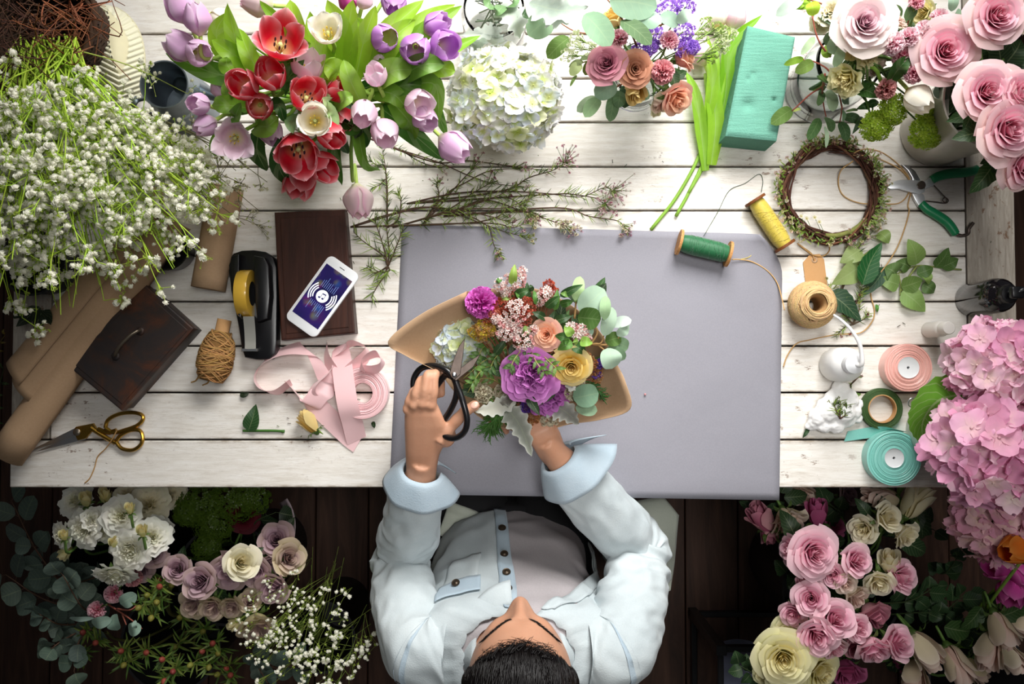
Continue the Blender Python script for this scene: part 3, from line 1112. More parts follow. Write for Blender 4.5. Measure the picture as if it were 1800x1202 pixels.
# ---- cotton
t = NT('cotton_wool'); n = t.noise(t.coord(), 180, 6, .75); t.set(Base_Color=hx('fcfbf9'), Roughness=1, Specular_IOR_Level=0, Subsurface_Weight=.3, Subsurface_Radius=(.01, .01, .01)); t.bump(n, .3, .002); M['cotton'] = t.m
c0 = at(1466, 722, 0)
lump = [(1478, 688, 17), (1490, 702, 20), (1465, 700, 17), (1458, 720, 24), (1480, 722, 24), (1440, 732, 18), (1432, 742, 13), (1450, 745, 16), (1470, 745, 17), (1490, 738, 14), (1500, 722, 15), (1508, 711, 10), (1508, 735, 9), (1473, 680, 11), (1484, 680, 9), (1424, 748, 9), (1446, 710, 10), (1468, 712, 20)]
mbc = MB(); r = random.Random(8)
for x, y, q in lump:
    R_ = mm(q)
    mbc.ell(at(x, y, R_ * .72 + .001) , R_, R_, R_ * .72, 14, 10)
o = solo(mbc, 'cotton_tuft', M['cotton'], 'fluffy white cotton tuft lying below the squeeze bottle', 'cotton', c0)
m_ = o.modifiers.new('fuse', 'REMESH'); m_.mode = 'VOXEL'; m_.voxel_size = .0022; m_.use_smooth_shade = True
tx = bpy.data.textures.new('fluff', 'CLOUDS'); tx.noise_scale = .012; tx.noise_depth = 3
m_ = o.modifiers.new('fluff', 'DISPLACE'); m_.texture = tx; m_.strength = .006; m_.mid_level = .5

# ---- tape and ribbon rolls on the right
gt0 = at(1546, 718, 0)
gt = thing('floral_tape', 'roll of dark green floral tape beside the cotton', 'tape', gt0)
t = NT('green_crepe'); n = t.noise(t.coord(), 300, 4); t.set(Base_Color=t.mixc(n, hx('2f4a24'), hx('45632f')), Roughness=.7); t.bump(n, .4, .001); M['green_crepe'] = t.m
roll_mesh(V((0, 0, 0)), mm(36), mm(25), .013, 12, .0006, 2).build('tape', M['green_crepe'], gt, None, True, 50)
MB().lathe([(mm(25) - .0001, .0003), (mm(25) - .0001, .0142), (mm(23), .0142), (mm(23), .0003)], 40, cap0=False, cap1=False).build('core', M['kraft_tag'], gt, None, True, 40)


def satin(name, a, b):
    t = NT(name); n = t.noise(t.coord(), 700, 2)
    t.set(Base_Color=t.mixc(n, hx(a), hx(b)), Roughness=.36, Sheen_Weight=.2, Specular_IOR_Level=.45)
    return t.m


M['peach'] = satin('peach_satin', 'e6aba0', 'eebdb4')
M['teal'] = satin('teal_satin', '72bcb0', '8acbc0')


def ribbon_roll(x, y, z, R, rc, h, mat, label, seed):
    c = at(x, y, 0)
    c = at(x, y, h); c.z = 0
    o = thing('ribbon_roll', label, 'ribbon roll', c)
    roll_mesh(V((0, 0, 0)), mm(R, h), mm(rc, h), h, 15, .0010, seed).build('ribbon', mat, o, None, True, 50)
    MB().lathe([(.0025, h - .008), (.0025, h - .001), (mm(rc, h) * .93, h - .0005), (mm(rc, h), h + .0006), (mm(rc, h), .001), (.0025, .001)], 36, cap0=False, cap1=False).build('core', M['white_plastic'], o, None, True, 40)
    return o, c


ribbon_roll(1597, 646, 0, 42, 19, .028, M['peach'], 'peach satin ribbon roll with white core, right of the squeeze bottle', 4)
o, c = ribbon_roll(1572, 805, 0, 48, 17, .026, M['teal'], 'teal satin ribbon roll at the table\'s front edge', 6)
tl = MB()
ribbon(tl, [(1487, 767, .0030, 70, 5), (1505, 764, .0035, 80, 5), (1530, 760, .006, 92, 10), (1552, 757, .012, 100, 35), (1570, 757, .013, 95, 70), (1590, 759, .013, 80, 85)], 19)
tl.build('ribbon_end', M['teal'], o, c)
# ================================================================= FLOWER KIT
GA = PI * (3 - sqrt(5))
PROF = {
    'lance': lambda v: max(0, sin(PI * v ** .75)) ** .85,
    'ovate': lambda v: max(0, sin(PI * min(1, v ** .62))) ** .8 * (1 - .15 * v),
    'round': lambda v: max(0, 1 - (2 * v - 1) ** 2) ** .5,
    'tulip': lambda v: (.55 + .45 * min(1, v / .3)) * max(0, 1 - ((v - .3) / .7) ** 2.2 if v > .3 else 1) ** .7,
    'needle': lambda v: max(0, 1 - v) ** .4,
}


def blade(mb, P, W, prof='lance', up=(0, 0, 1), fold=.25, wave=0.0, ser=0.0, col=(.2, .4, .1), n=9, m=4, seed=0, edge=None, twist=0.0):
    """leaf along path P, width W; cross-section folded along the midrib"""
    f = PROF[prof]
    Q = cr(P, max(2, n // max(1, len(P) - 1))) if len(P) > 2 else [V(P[0]).lerp(V(P[1]), i / n) for i in range(n + 1)]
    k = len(Q)
    ph = seed * 1.7
    up = V(up)
    vs, cs, ts, fs = [], [], [], []
    for j in range(k):
        v = j / (k - 1)
        d = (Q[min(j + 1, k - 1)] - Q[max(j - 1, 0)]).normalized()
        nn = up - d * up.dot(d)
        if nn.length < 1e-3:
            nn = V((.3, .8, .5)) - d * d.dot(V((.3, .8, .5)))
        nn.normalize()
        if twist:
            nn = MX.Rotation(twist * v, 3, d) @ nn
        s = nn.cross(d)
        w = W / 2 * f(min(.999, max(.004, v)))
        if ser:
            w *= 1 + ser * (sin(j * 1.5) if ser > .1 else (1 if j % 2 else -1)) * (.1 < v < .95)
        for i in range(m + 1):
            u = 2 * i / m - 1
            h = fold * abs(u) ** 1.2 * w + wave * W * sin(v * 9 + ph + (2 if u > 0 else 0)) * u * u
            vs.append(Q[j] + s * (u * w) + nn * h)
            c = col
            if edge: c = mix(col, edge, abs(u) ** 3)
            cs.append(c); ts.append((u, v))
    w_ = m + 1
    for j in range(k - 1):
        for i in range(m):
            a = j * w_ + i
            fs.append((a, a + 1, a + 1 + w_, a + w_))
    mb.add(vs, fs, cs, ts)
    return mb


def leaf(base, d, L, W, prof='ovate', up=(0, 0, 1), bend=.15, col=(.2, .4, .1), **kw):
    """leaf with a gentle downward bend"""
    b, d, u = V(base), V(d).normalized(), V(up)
    u = (u - d * d.dot(u)).normalized()
    P = [b, b + d * L * .35 + u * L * bend * .25, b + d * L * .7 + u * L * bend * .1, b + d * L - u * L * bend * .5]
    return blade(MB(), P, W, prof, up, col=col, **kw)


CACHE = {}

# ------------------------------------------------------------ rose
LAY = {
    'full': ([(2, .08, 1.0, 0, 0), (3, .15, 1.03, 0, 0), (3, .23, 1.05, .0, .05), (4, .32, 1.05, .03, .1), (4, .42, 1.02, .05, .2), (5, .54, .97, .08, .3), (5, .67, .89, .14, .45), (6, .82, .77, .2, .6), (6, .97, .6, .26, .8)], 1.15),
    'half': ([(2, .08, 1.0, 0, 0), (3, .16, 1.03, 0, .05), (3, .26, 1.04, 0, .1), (3, .38, 1.02, .02, .2), (4, .53, 1.0, .0, .4), (4, .72, .95, .02, .65), (5, .90, .84, .06, .7)], 1.5),
    'bud': ([(2, .14, 1.0, -.1, 0), (3, .30, 1.02, -.2, .0), (3, .50, 1.0, -.26, .05), (3, .68, .98, -.26, .12), (3, .82, .9, -.2, .35)], 2.0),
    'loose': ([(3, .10, .95, 0, .1), (4, .22, 1.0, .04, .2), (5, .36, .98, .1, .3), (5, .52, .9, .18, .4), (6, .70, .76, .3, .5), (6, .92, .52, .35, .5)], .95),
}


def rose_bloom(stage, inner, midc, edge, outer, seed, ruffle=0.0):
    key = ('rose', stage, inner, midc, edge, outer, seed, ruffle)
    if key in CACHE: return CACHE[key]
    r = random.Random(seed * 7 + 3)
    mb = MB()
    layers, H = LAY[stage]
    nl = len(layers)
    for li, (cnt, R, ht, opn, curl) in enumerate(layers):
        a0 = r.uniform(0, 6.28)
        lf = li / (nl - 1)
        for k in range(cnt):
            ang = a0 + 2 * PI * k / cnt + r.uniform(-.14, .14)
            hw = (1.25 if li < 3 else 1.05 if li < nl - 1 else .95) * r.uniform(.9, 1.08)
            Rk = R * r.uniform(.95, 1.06)
            hk = H * ht * r.uniform(.96, 1.03)
            cu = curl * r.uniform(.7, 1.3)
            pt = r.uniform(.4, 1.2) if li > nl - 4 else .1
            ph = r.uniform(0, 6)
            base = mix(inner, midc, lf * 1.2) if lf < .83 else mix(midc, outer, (lf - .7) / .3)
            base = jit(base, .05, r)
            eg = jit(edge, .04, r)
            skew = .10 * r.uniform(.5, 1.2)

            def fn(u, v, ang=ang, hw=hw, Rk=Rk, hk=hk, cu=cu, pt=pt, ph=ph, opn=opn, li=li, skew=skew):
                uu = u * 2 - 1
                w = hw * (.35 + .65 * v ** .5) * (1 - .18 * v ** 5)
                th = ang + uu * w
                rr = Rk * (.30 + .70 * v ** .55) * (1 + opn * v * v)
                rr *= 1 + skew * uu * v          # spiral overlap
                z = hk * v ** .9 - hk * .30 * abs(uu) ** 3.2 * v
                if v > .6:
                    q = ((v - .6) / .4) ** 2
                    rr += cu * .30 * q * (1 - .25 * uu * uu) + pt * cu * .17 * q * (1 - abs(uu)) ** 2
                    z -= cu * H * .20 * q
                if ruffle:
                    rr += ruffle * v ** 3 * sin(uu * 7 + ph) * .10
                    z += ruffle * v ** 3 * sin(uu * 9 + ph * 2) * .10
                return V((rr * cos(th), rr * sin(th), z))

            def cf(u, v, base=base, eg=eg, lf=lf):
                return mix(base, eg, max(v ** 3 * .75, abs(u * 2 - 1) ** 4 * .5 * v))
            mb.grid(8, 6, fn, cf)
    CACHE[key] = mb
    return mb


def sepals(green, H, r=.8):
    mb = MB()
    mb.lathe([(.06, -.28), (.16, -.22), (.22, -.08), (.30, .04)], 10, green)
    for k in range(5):
        a = 2 * PI * k / 5
        d = V((cos(a), sin(a), 0))
        mb.merge(blade(MB(), [V((0, 0, 0)) + d * .2, d * .62 + V((0, 0, .12)), d * .95 + V((0, 0, -.12))], .34, 'lance', (0, 0, 1), .2, col=green, n=4, m=2))
    return mb


# ------------------------------------------------------------ tulip petal
def tulip_petal(open_, cols, seed, inner=False):
    key = ('tulip', open_, cols, seed, inner)
    if key in CACHE: return CACHE[key]
    body, edge, basec = cols
    r = random.Random(seed)
    sc = .93 if inner else 1.0
    ph = r.uniform(0, 6)

    def fn(u, v):
        uu = u * 2 - 1
        s = min(1, v / .48)
        rr = .18 + .82 * sin(PI / 2 * s)
        if v > .42:
            q = (v - .42) / .58
            rr *= 1 + (open_ * 1.35 - .50) * q ** 1.5
        hw = .93 * max(0.02, sin(PI * (.13 + .87 * v) ** 1.15)) ** .62
        th = uu * hw / max(rr, .35) * (1.0 if rr > .35 else 1)
        th = max(-1.5, min(1.5, th))
        z = 2.25 * (v - .20 * open_ * v * v - .10 * open_ * max(0, v - .7))
        rr *= sc * (1 + .05 * abs(uu) ** 2 - .03 * (abs(uu) < .15)) + .02 * sin(uu * 6 + ph) * v
        return V((rr * cos(th), rr * sin(th), z - .10 * abs(uu) ** 2 * v))

    def cf(u, v):
        uu = abs(u * 2 - 1)
        c = mix(body, edge, max(uu ** 2.5 * (.4 + .6 * v), v ** 6 * .8))
        return mix(basec, c, (v - .02) / .22)
    mb = MB().grid(10, 11, fn, cf)
    CACHE[key] = mb
    return mb


MESH = {}


def shared(key, mb, mat, name):
    if key not in MESH:
        MESH[key] = mb.mesh(name, mat)
    return MESH[key]


TC = {
    'red': (hx('d8122f'), hx('f8ccd2'), hx('f2d9a0')),
    'lilac': (hx('e0b6da'), hx('f4e0ef'), hx('ece6c8')),
    'purple': (hx('c27fd0'), hx('e8c4ec'), hx('e6dcc0')),
    'pale': (hx('f0cfe2'), hx('fbeef5'), hx('f5eecb')),
    'white': (hx('f6f1e2'), hx('fbf8f0'), hx('f0d860')),
    'blush': (hx('f4e3e3'), hx('f3b8d6'), hx('ecefc0')),
    'orange': (hx('d9701c'), hx('f0a24a'), hx('d8b04a')),
    'magenta': (hx('c9429a'), hx('e08ac0'), hx('e8d0c0')),
}
GREEN_B, GREEN_M, GREEN_D = hx('9cc63c'), hx('6f9a34'), hx('3f6a2a')


def tulip(px, py, z, size, ang, tilt, kind, open_, label, group, via=None, leaves=(), stem=True, cat='tulip', seed=None):
    """size: picture length of the bloom in px; leaves: paths in px,py,z + width px"""
    d = pdir(ang, tilt)
    L = mm(size * 1.1, z)
    sn, ct_ = sin(math.radians(tilt)), cos(math.radians(tilt))
    # bloom is 2.25 s high and about 2 s wide
    s = L / max(2.0 + .9 * open_, 2.25 * sn + 1.1 * ct_)
    c = at(px, py, z)
    base = c - d * (1.1 * s)
    m = zframe(base, d, rnd.uniform(0, 6.28))
    o = thing('tulip', label, cat, m, group=group)
    sd = (seed if seed is not None else rnd.randrange(4)) % 3
    cols = TC[kind]
    for k in range(6):
        inn = k % 2 == 0
        op = max(0, round(open_ + (.12 if not inn else -.05) * (1 if open_ > .1 else 0), 2))
        me = shared(('tp', kind, op, sd, inn), tulip_petal(op, cols, sd, inn), M['petal'], 'petal')
        p = link('petal', me, o)
        p.scale = (s, s, s)
        p.rotation_euler = (0, 0, k * PI / 3 + rnd.uniform(-.1, .1))
    if open_ > .3:
        st = MB()
        dark = hx('3a2a3a') if kind == 'red' else hx('e0c23a')
        for k in range(6):
            a = 2 * PI * k / 6
            st.tube([V((.1 * cos(a), .1 * sin(a), .15)), V((.3 * cos(a), .3 * sin(a), .8))], .04, 5, hx('d9cf8a'))
            st.ell(V((.32 * cos(a), .32 * sin(a), .92)), .06, .06, .2, 6, 4, dark)
        st.tube([V((0, 0, .1)), V((0, 0, .85))], [.11, .13], 6, hx('cfd48a'))
        me = shared(('ts', kind == 'red'), st, M['petal_thick'], 'stamens')
        q = link('stamens', me, o); q.scale = (s, s, s)
    mo = o.matrix_world if False else m
    if stem:
        P = [base + d * s * .15, base - d * .035] + (list(via) if via else [])
        mb = MB().tube(cr(P, 5), .0033, 7, lambda u, v: mix(hx('b9cf6a'), hx('7fa83c'), u * 2))
        mb.build('stem', M['stem'], o, m)
    for lf in leaves:
        make_leaf(lf, o, m)
    return o


def make_leaf(lf, o, m, mat='leaf_plain', name='leaf'):
    P, W, col = lf[0], lf[1], lf[2]
    kw = lf[3] if len(lf) > 3 else {}
    Q = [at(*p) if len(p) == 3 else at(p[0], p[1], .2) for p in P]
    mb = blade(MB(), Q, mm(W, Q[0].z), kw.get('prof', 'tulip'), kw.get('up', (0, -.15, 1)), kw.get('fold', .38), kw.get('wave', .04), 0, col, n=12, m=4, seed=rnd.randrange(20), twist=kw.get('twist', 0))
    return mb.build(name, M[kw.get('mat', mat)], o, m)


# ------------------------------------------------------------ roses etc as things
RC = {  # inner, mid, edge, outer
    'pink': (hx('cf4f82'), hx('ec9abb'), hx('f7d8de'), hx('f0bccb')),
    'palepink': (hx('d089ae'), hx('efcfd6'), hx('f9ecea'), hx('f6e9dc')),
    'rosy': (hx('d9447a'), hx('f0a0bd'), hx('f9dde2'), hx('f4d2c8')),
    'cream': (hx('d9c98a'), hx('efe6c0'), hx('f5f0dc'), hx('eae4c2')),
    'yellowcream': (hx('d6bd55'), hx('f0e6a0'), hx('f5f0cc'), hx('e8e59c')),
    'blush': (hx('cf9a86'), hx('e8cfc0'), hx('f0e0d4'), hx('ddcfae')),
    'white': (hx('d9d596'), hx('efeddc'), hx('f6f5ee'), hx('efeee0')),
    'mauve': (hx('7d4a63'), hx('b48fa3'), hx('d3b8bd'), hx('c2a898')),
    'mauvecream': (hx('8a5468'), hx('c0a0a2'), hx('dccab2'), hx('c8bb8c')),
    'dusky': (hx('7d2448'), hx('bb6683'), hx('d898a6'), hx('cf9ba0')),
    'brown': (hx('7a3a26'), hx('bb7c5a'), hx('d9a184'), hx('cf9a80')),
    'yellow': (hx('b98a2a'), hx('e0c06a'), hx('efdca0'), hx('e2c98a')),
    'gold': (hx('a87212'), hx('e0b42a'), hx('f2dc94'), hx('efdcaa')),
    'peach': (hx('dc7c3c'), hx('f0b088'), hx('f4cdb4'), hx('e8a49c')),
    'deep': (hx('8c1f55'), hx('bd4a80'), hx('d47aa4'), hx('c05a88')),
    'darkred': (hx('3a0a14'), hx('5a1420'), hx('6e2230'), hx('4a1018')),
}


def flower_at(px, py, z, size, ang, tilt, hgt):
    d = pdir(ang, tilt)
    s = mm(size, z) / 2
    c = at(px, py, z)
    return zframe(c - d * (hgt * s * .55), d, rnd.uniform(0, 6.28)), d, s


def rose(px, py, z, size, kind, ang, tilt, label, group, stage='full', via=None, leaves=0, name='rose', cat='rose', ruffle=0.0, lcol=None, buds=0):
    H = LAY[stage][1]
    k_ = {'full': 1.12, 'half': 1.0, 'bud': .82, 'loose': 1.12}[stage]
    m, d, s = flower_at(px, py, z, size / k_, ang, tilt, H)
    o = thing(name, label, cat, m, group=group)
    sd = rnd.randrange(3)
    mb = rose_bloom(stage, *RC[kind], sd, ruffle)
    b = link('bloom', shared(('rb', stage, kind, sd, ruffle), mb, M['petal'], 'bloom'), o)
    b.scale = (s, s, s)
    g = link('sepals', shared(('sep',), sepals(hx('5c7a3a'), 1), M['leaf_plain'], 'sepals'), o)
    g.scale = (s, s, s)
    base = m.translation
    if via is not None:
        P = [base - d * s * .2, base - d * .04] + list(via)
        MB().tube(cr(P, 4), .0028, 6, hx('5d7d3b')).build('stem', M['stem'], o, m)
    for k in range(leaves):
        a = rnd.uniform(0, 6.28)
        q = V((cos(a), sin(a), rnd.uniform(-.25, .15)))
        lb = base - d * s * rnd.uniform(.6, 1.4) + q * s * .5
        L = s * rnd.uniform(1.3, 1.9)
        leaf(lb, q, L, L * .6, 'ovate', (0, 0, 1), .3, jit(lcol or hx('33512c'), .15), ser=.06, n=9).build('leaf', M['leaf'], o, m)
    return o


def carnation_mb(edge, deep, seed, n=46):
    key = ('carn', edge, deep, seed, n)
    if key in CACHE: return CACHE[key]
    r = random.Random(seed); mb = MB()
    for i in range(n):
        t = (i + .5) / n
        phi = 1.75 * t ** .55
        th = i * GA
        d = V((sin(phi) * cos(th), sin(phi) * sin(th), cos(phi)))
        a = V((-sin(th), cos(th), 0)); b = d.cross(a)
        rot = r.uniform(0, 3.1)
        s_ = a * cos(rot) + b * sin(rot); nn = d.cross(s_)
        ph = r.uniform(0, 6); L = r.uniform(.85, 1.02); W = r.uniform(.30, .42)

        def fn(u, v):
            uu = u * 2 - 1
            e = L * (v - .10 * uu * uu * v)
            return d * (e * .98 + .02) + s_ * (uu * W * (.25 + .75 * v)) + nn * (.11 * v * v * sin(uu * 8 + ph) + .05 * sin(uu * 17 + ph) * v ** 3) + V((0, 0, .25))
        dc = jit(deep, .1, r)
        mb.grid(9, 4, fn, lambda u, v: mix(dc, edge, max(0, (v - .45) / .55) ** 1.2))
    CACHE[key] = mb
    return mb


def blob_flower(kind, px, py, z, size, ang, tilt, label, group, name, cat, via=None, parent=None, pm=None, sc=1.0):
    """carnations and peonies"""
    m, d, s = flower_at(px, py, z, size, ang, tilt, .9)
    sd = rnd.randrange(3)
    pal = {'pinkcarn': (hx('f9d5dc'), hx('e0648a')), 'softcarn': (hx('fcebee'), hx('e88aa8')), 'browncarn': (hx('e3a9a6'), hx('9c3d3a')),
           'whitecarn': (hx('f7f6ef'), hx('e6e6cf')), 'rosecarn': (hx('f0b4b8'), hx('c25a6a')), 'magpeony': (hx('e87fd8'), hx('c0209a')), 'orangelis': (hx('f4e2b8'), hx('e0a544')),
           'dullcarn': (hx('d9cdbb'), hx('9c8d78')), 'purplepeony': (hx('d283cf'), hx('a23aa0'))}[kind]
    o = thing(name, label, cat, m, group=group)
    b = link('bloom', shared(('cb', kind, sd), carnation_mb(pal[0], pal[1], sd), M['petal'], 'bloom'), o)
    b.scale = (s * .88,) * 3
    g = link('sepals', shared(('sepc',), MB().lathe([(.08, -.5), (.20, -.35), (.30, .0), (.42, .3)], 10, hx('7d9a52')), M['leaf_plain'], 'sepals'), o)
    g.scale = (s, s, s)
    if via is not None:
        P = [m.translation - d * s * .3, m.translation - d * .04] + list(via)
        MB().tube(cr(P, 4), .002, 6, hx('6d8d4b')).build('stem', M['stem'], o, m)
    return o


# ------------------------------------------------------------ hydrangea
def floret(c1, c2, seed, np_=4, cup=.25):
    r = random.Random(seed); mb = MB()
    for k in range(np_):
        a = 2 * PI * k / np_ + r.uniform(-.1, .1)
        ca, sa = cos(a), sin(a)
        w = r.uniform(.5, .62); ph = r.uniform(0, 6); cp = cup * r.uniform(.4, 1.5)

        def fn(u, v):
            uu = u * 2 - 1
            x = .04 + v * .98
            y = uu * w * (sin(PI * (.12 + .80 * v)) ** .7)
            z = cp * v * v + .10 * sin(uu * 4 + ph) * v + .06 * uu * uu
            return V((ca * x - sa * y, sa * x + ca * y, z))
        mb.grid(4, 4, fn, lambda u, v: mix(c2, c1, v * 1.5))
    mb.ell((0, 0, .04), .09, .09, .07, 5, 4, c2)
    return mb


def hydra_mb(R, rz, n, size, pal, seed, phimax=2.0):
    """dome of florets; pal list of (petal colour, centre colour)"""
    r = random.Random(seed); mb = MB()
    pool = []
    for i in range(14):
        c1, c2 = pal[i % len(pal)]
        pool.append(floret(jit(c1, .06, r), jit(c2, .05, r), seed * 31 + i))
    for i in range(n):
        z = 1 - (1 - cos(phimax)) * (i + .5) / n
        th = i * GA + r.uniform(-.2, .2)
        sn = sqrt(max(0, 1 - z * z))
        nd = V((sn * cos(th), sn * sin(th), z))
        rad = r.uniform(.80, 1.07)
        p = V((nd.x * R * rad, nd.y * R * rad, nd.z * rz * rad))
        dd = (nd + V((r.uniform(-.6, .6), r.uniform(-.6, .6), r.uniform(-.1, .5)))).normalized()
        s = size * r.uniform(.8, 1.2)
        mb.merge(pool[r.randrange(14)], zframe(p, dd, r.uniform(0, 6.28), s))
    return mb


def twigs_core(R, rz, n, seed, col):
    r = random.Random(seed); mb = MB()
    for i in range(n):
        th = r.uniform(0, 6.28); z = r.uniform(-.1, 1)
        sn = sqrt(max(0, 1 - z * z))
        p = V((sn * cos(th) * R, sn * sin(th) * R, z * rz)) * .9
        mb.tube(cr([V((0, 0, -rz * .5)), p * .5 + V((0, 0, -rz * .05)), p], 3), .0012, 5, jit(col, .1, r))
    return mb


# ------------------------------------------------------------ small blossoms
def tiny_blossom(seed, c1, c2, n=9, core=False):
    """ruffled little pompom, radius 1"""
    r = random.Random(seed); mb = MB()
    for i in range(n):
        t = (i + .5) / n
        phi = 1.5 * sqrt(t); th = i * GA
        d = V((sin(phi) * cos(th), sin(phi) * sin(th), cos(phi)))
        a = V((-sin(th), cos(th), 0)); b = d.cross(a)
        ro = r.uniform(0, 3.1); s = a * cos(ro) + b * sin(ro); nn = d.cross(s)
        c = jit(c1, .05, r)
        L = r.uniform(.8, 1.05)
        vs = [d * .1, d * L * .8 - s * .5 + nn * .15, d * L + nn * .05, d * L * .8 + s * .5 - nn * .15]
        mb.add(vs, [(0, 1, 2), (0, 2, 3)], [c2, c, c, c])
    if core:
        mb.ell((0, 0, .25), .62, .62, .55, 7, 5, c1)
    return mb


def star_blossom(c1, c2, n=5, seed=0):
    r = random.Random(seed); mb = MB()
    for k in range(n):
        a = 2 * PI * k / n; da = .5
        q = lambda an, ra, z: V((ra * cos(an), ra * sin(an), z))
        mb.add([q(a, .1, 0), q(a - da, .7, .12), q(a, 1.0, .22), q(a + da, .7, .12)], [(0, 1, 2), (0, 2, 3)], [c2, c1, c1, c1])
    mb.ell((0, 0, .05), .2, .2, .15, 5, 3, c2)
    return mb


def cluster(mb, c, R, rz, n, pool, size, seed, stemcol=None, root=None, phimax=1.8):
    r = random.Random(seed); c = V(c)
    for i in range(n):
        z = 1 - (1 - cos(phimax)) * (i + .5) / n
        th = i * GA + r.uniform(-.3, .3)
        sn = sqrt(max(0, 1 - z * z)); rad = r.uniform(.7, 1.08)
        nd = V((sn * cos(th), sn * sin(th), z))
        p = c + V((nd.x * R, nd.y * R, nd.z * rz)) * rad
        mb.merge(pool[r.randrange(len(pool))], zframe(p, nd + V((0, 0, .4)), r.uniform(0, 6), size * r.uniform(.75, 1.25)))
        if stemcol and root is not None and i % 2 == 0:
            mb.tube([V(root).lerp(c, .5), p], .0006, 3, stemcol, False)
    return mb


def vessel(name, label, cat, c, prof, mat, water=None, group=None, n=40):
    o = thing(name, label, cat, c, group=group)
    MB().lathe(prof, n, cap0=True, cap1=False).build('body', mat, o, None, True, 50)
    return o


# jars of clear glass: outer and inner wall, one closed surface
t = NT('clear_glass'); t.set(Base_Color=(.97, 1, .99), Roughness=.02, Transmission_Weight=1.0, IOR=1.2); M['glass'] = t.m
M['zinc'] = simple('galvanised_zinc', hx('8e98a0'), .42, .85, .25, 25, .15)
M['enamel'] = simple('cream_enamel', hx('ebe7dc'), .3, 0, .04, 20)
M['white_ceramic'] = simple('white_glaze', hx('e6e4de'), .25, 0, .05, 20)
M['dark_bucket'] = simple('black_bucket', hx('1d1c1e'), .5, 0, .2, 30)


def glass_jar(label, c, R, H, rim=None, name='glass_vase'):
    rim = rim or R
    o = thing(name, label, 'vase', c)
    w = .0025
    prof = [(.0005, .0008), (R * .9, .0008), (R, .006), (R, H * .75), (rim, H * .9), (rim, H), (rim - w, H), (rim - w, H * .9), (R - w, H * .74), (R - w, .009), (R * .88, .006), (.0005, .006)]
    MB().lathe(prof, 40).build('body', M['glass'], o)
    return o
# ================================================================= TULIPS IN THEIR POT
tm = at(552, 165, .17)
tb = V((tm.x, tm.y, 0))
vessel('flower_pot', 'white pot holding the big bunch of tulips', 'pot', tb,
       [(.0005, .0006), (.052, .0006), (.056, .006), (.066, .165), (.069, .17), (.066, .172), (.062, .165), (.052, .012), (.0005, .012)], M['white_ceramic'])


def tvia(px, py, z):
    p = at(px, py, z)
    dx, dy = p.x - tm.x, p.y - tm.y
    r = sqrt(dx * dx + dy * dy) + 1e-6
    k = min(.04, r * .3) / r
    mth = V((tm.x + dx * k, tm.y + dy * k, .19))
    mid = p.lerp(mth, .55); mid.z = max(min(p.z, .27) * .6 + .19 * .4, .2)
    return [mid, mth, V((tm.x + dx * k * .4, tm.y + dy * k * .4, .03))]


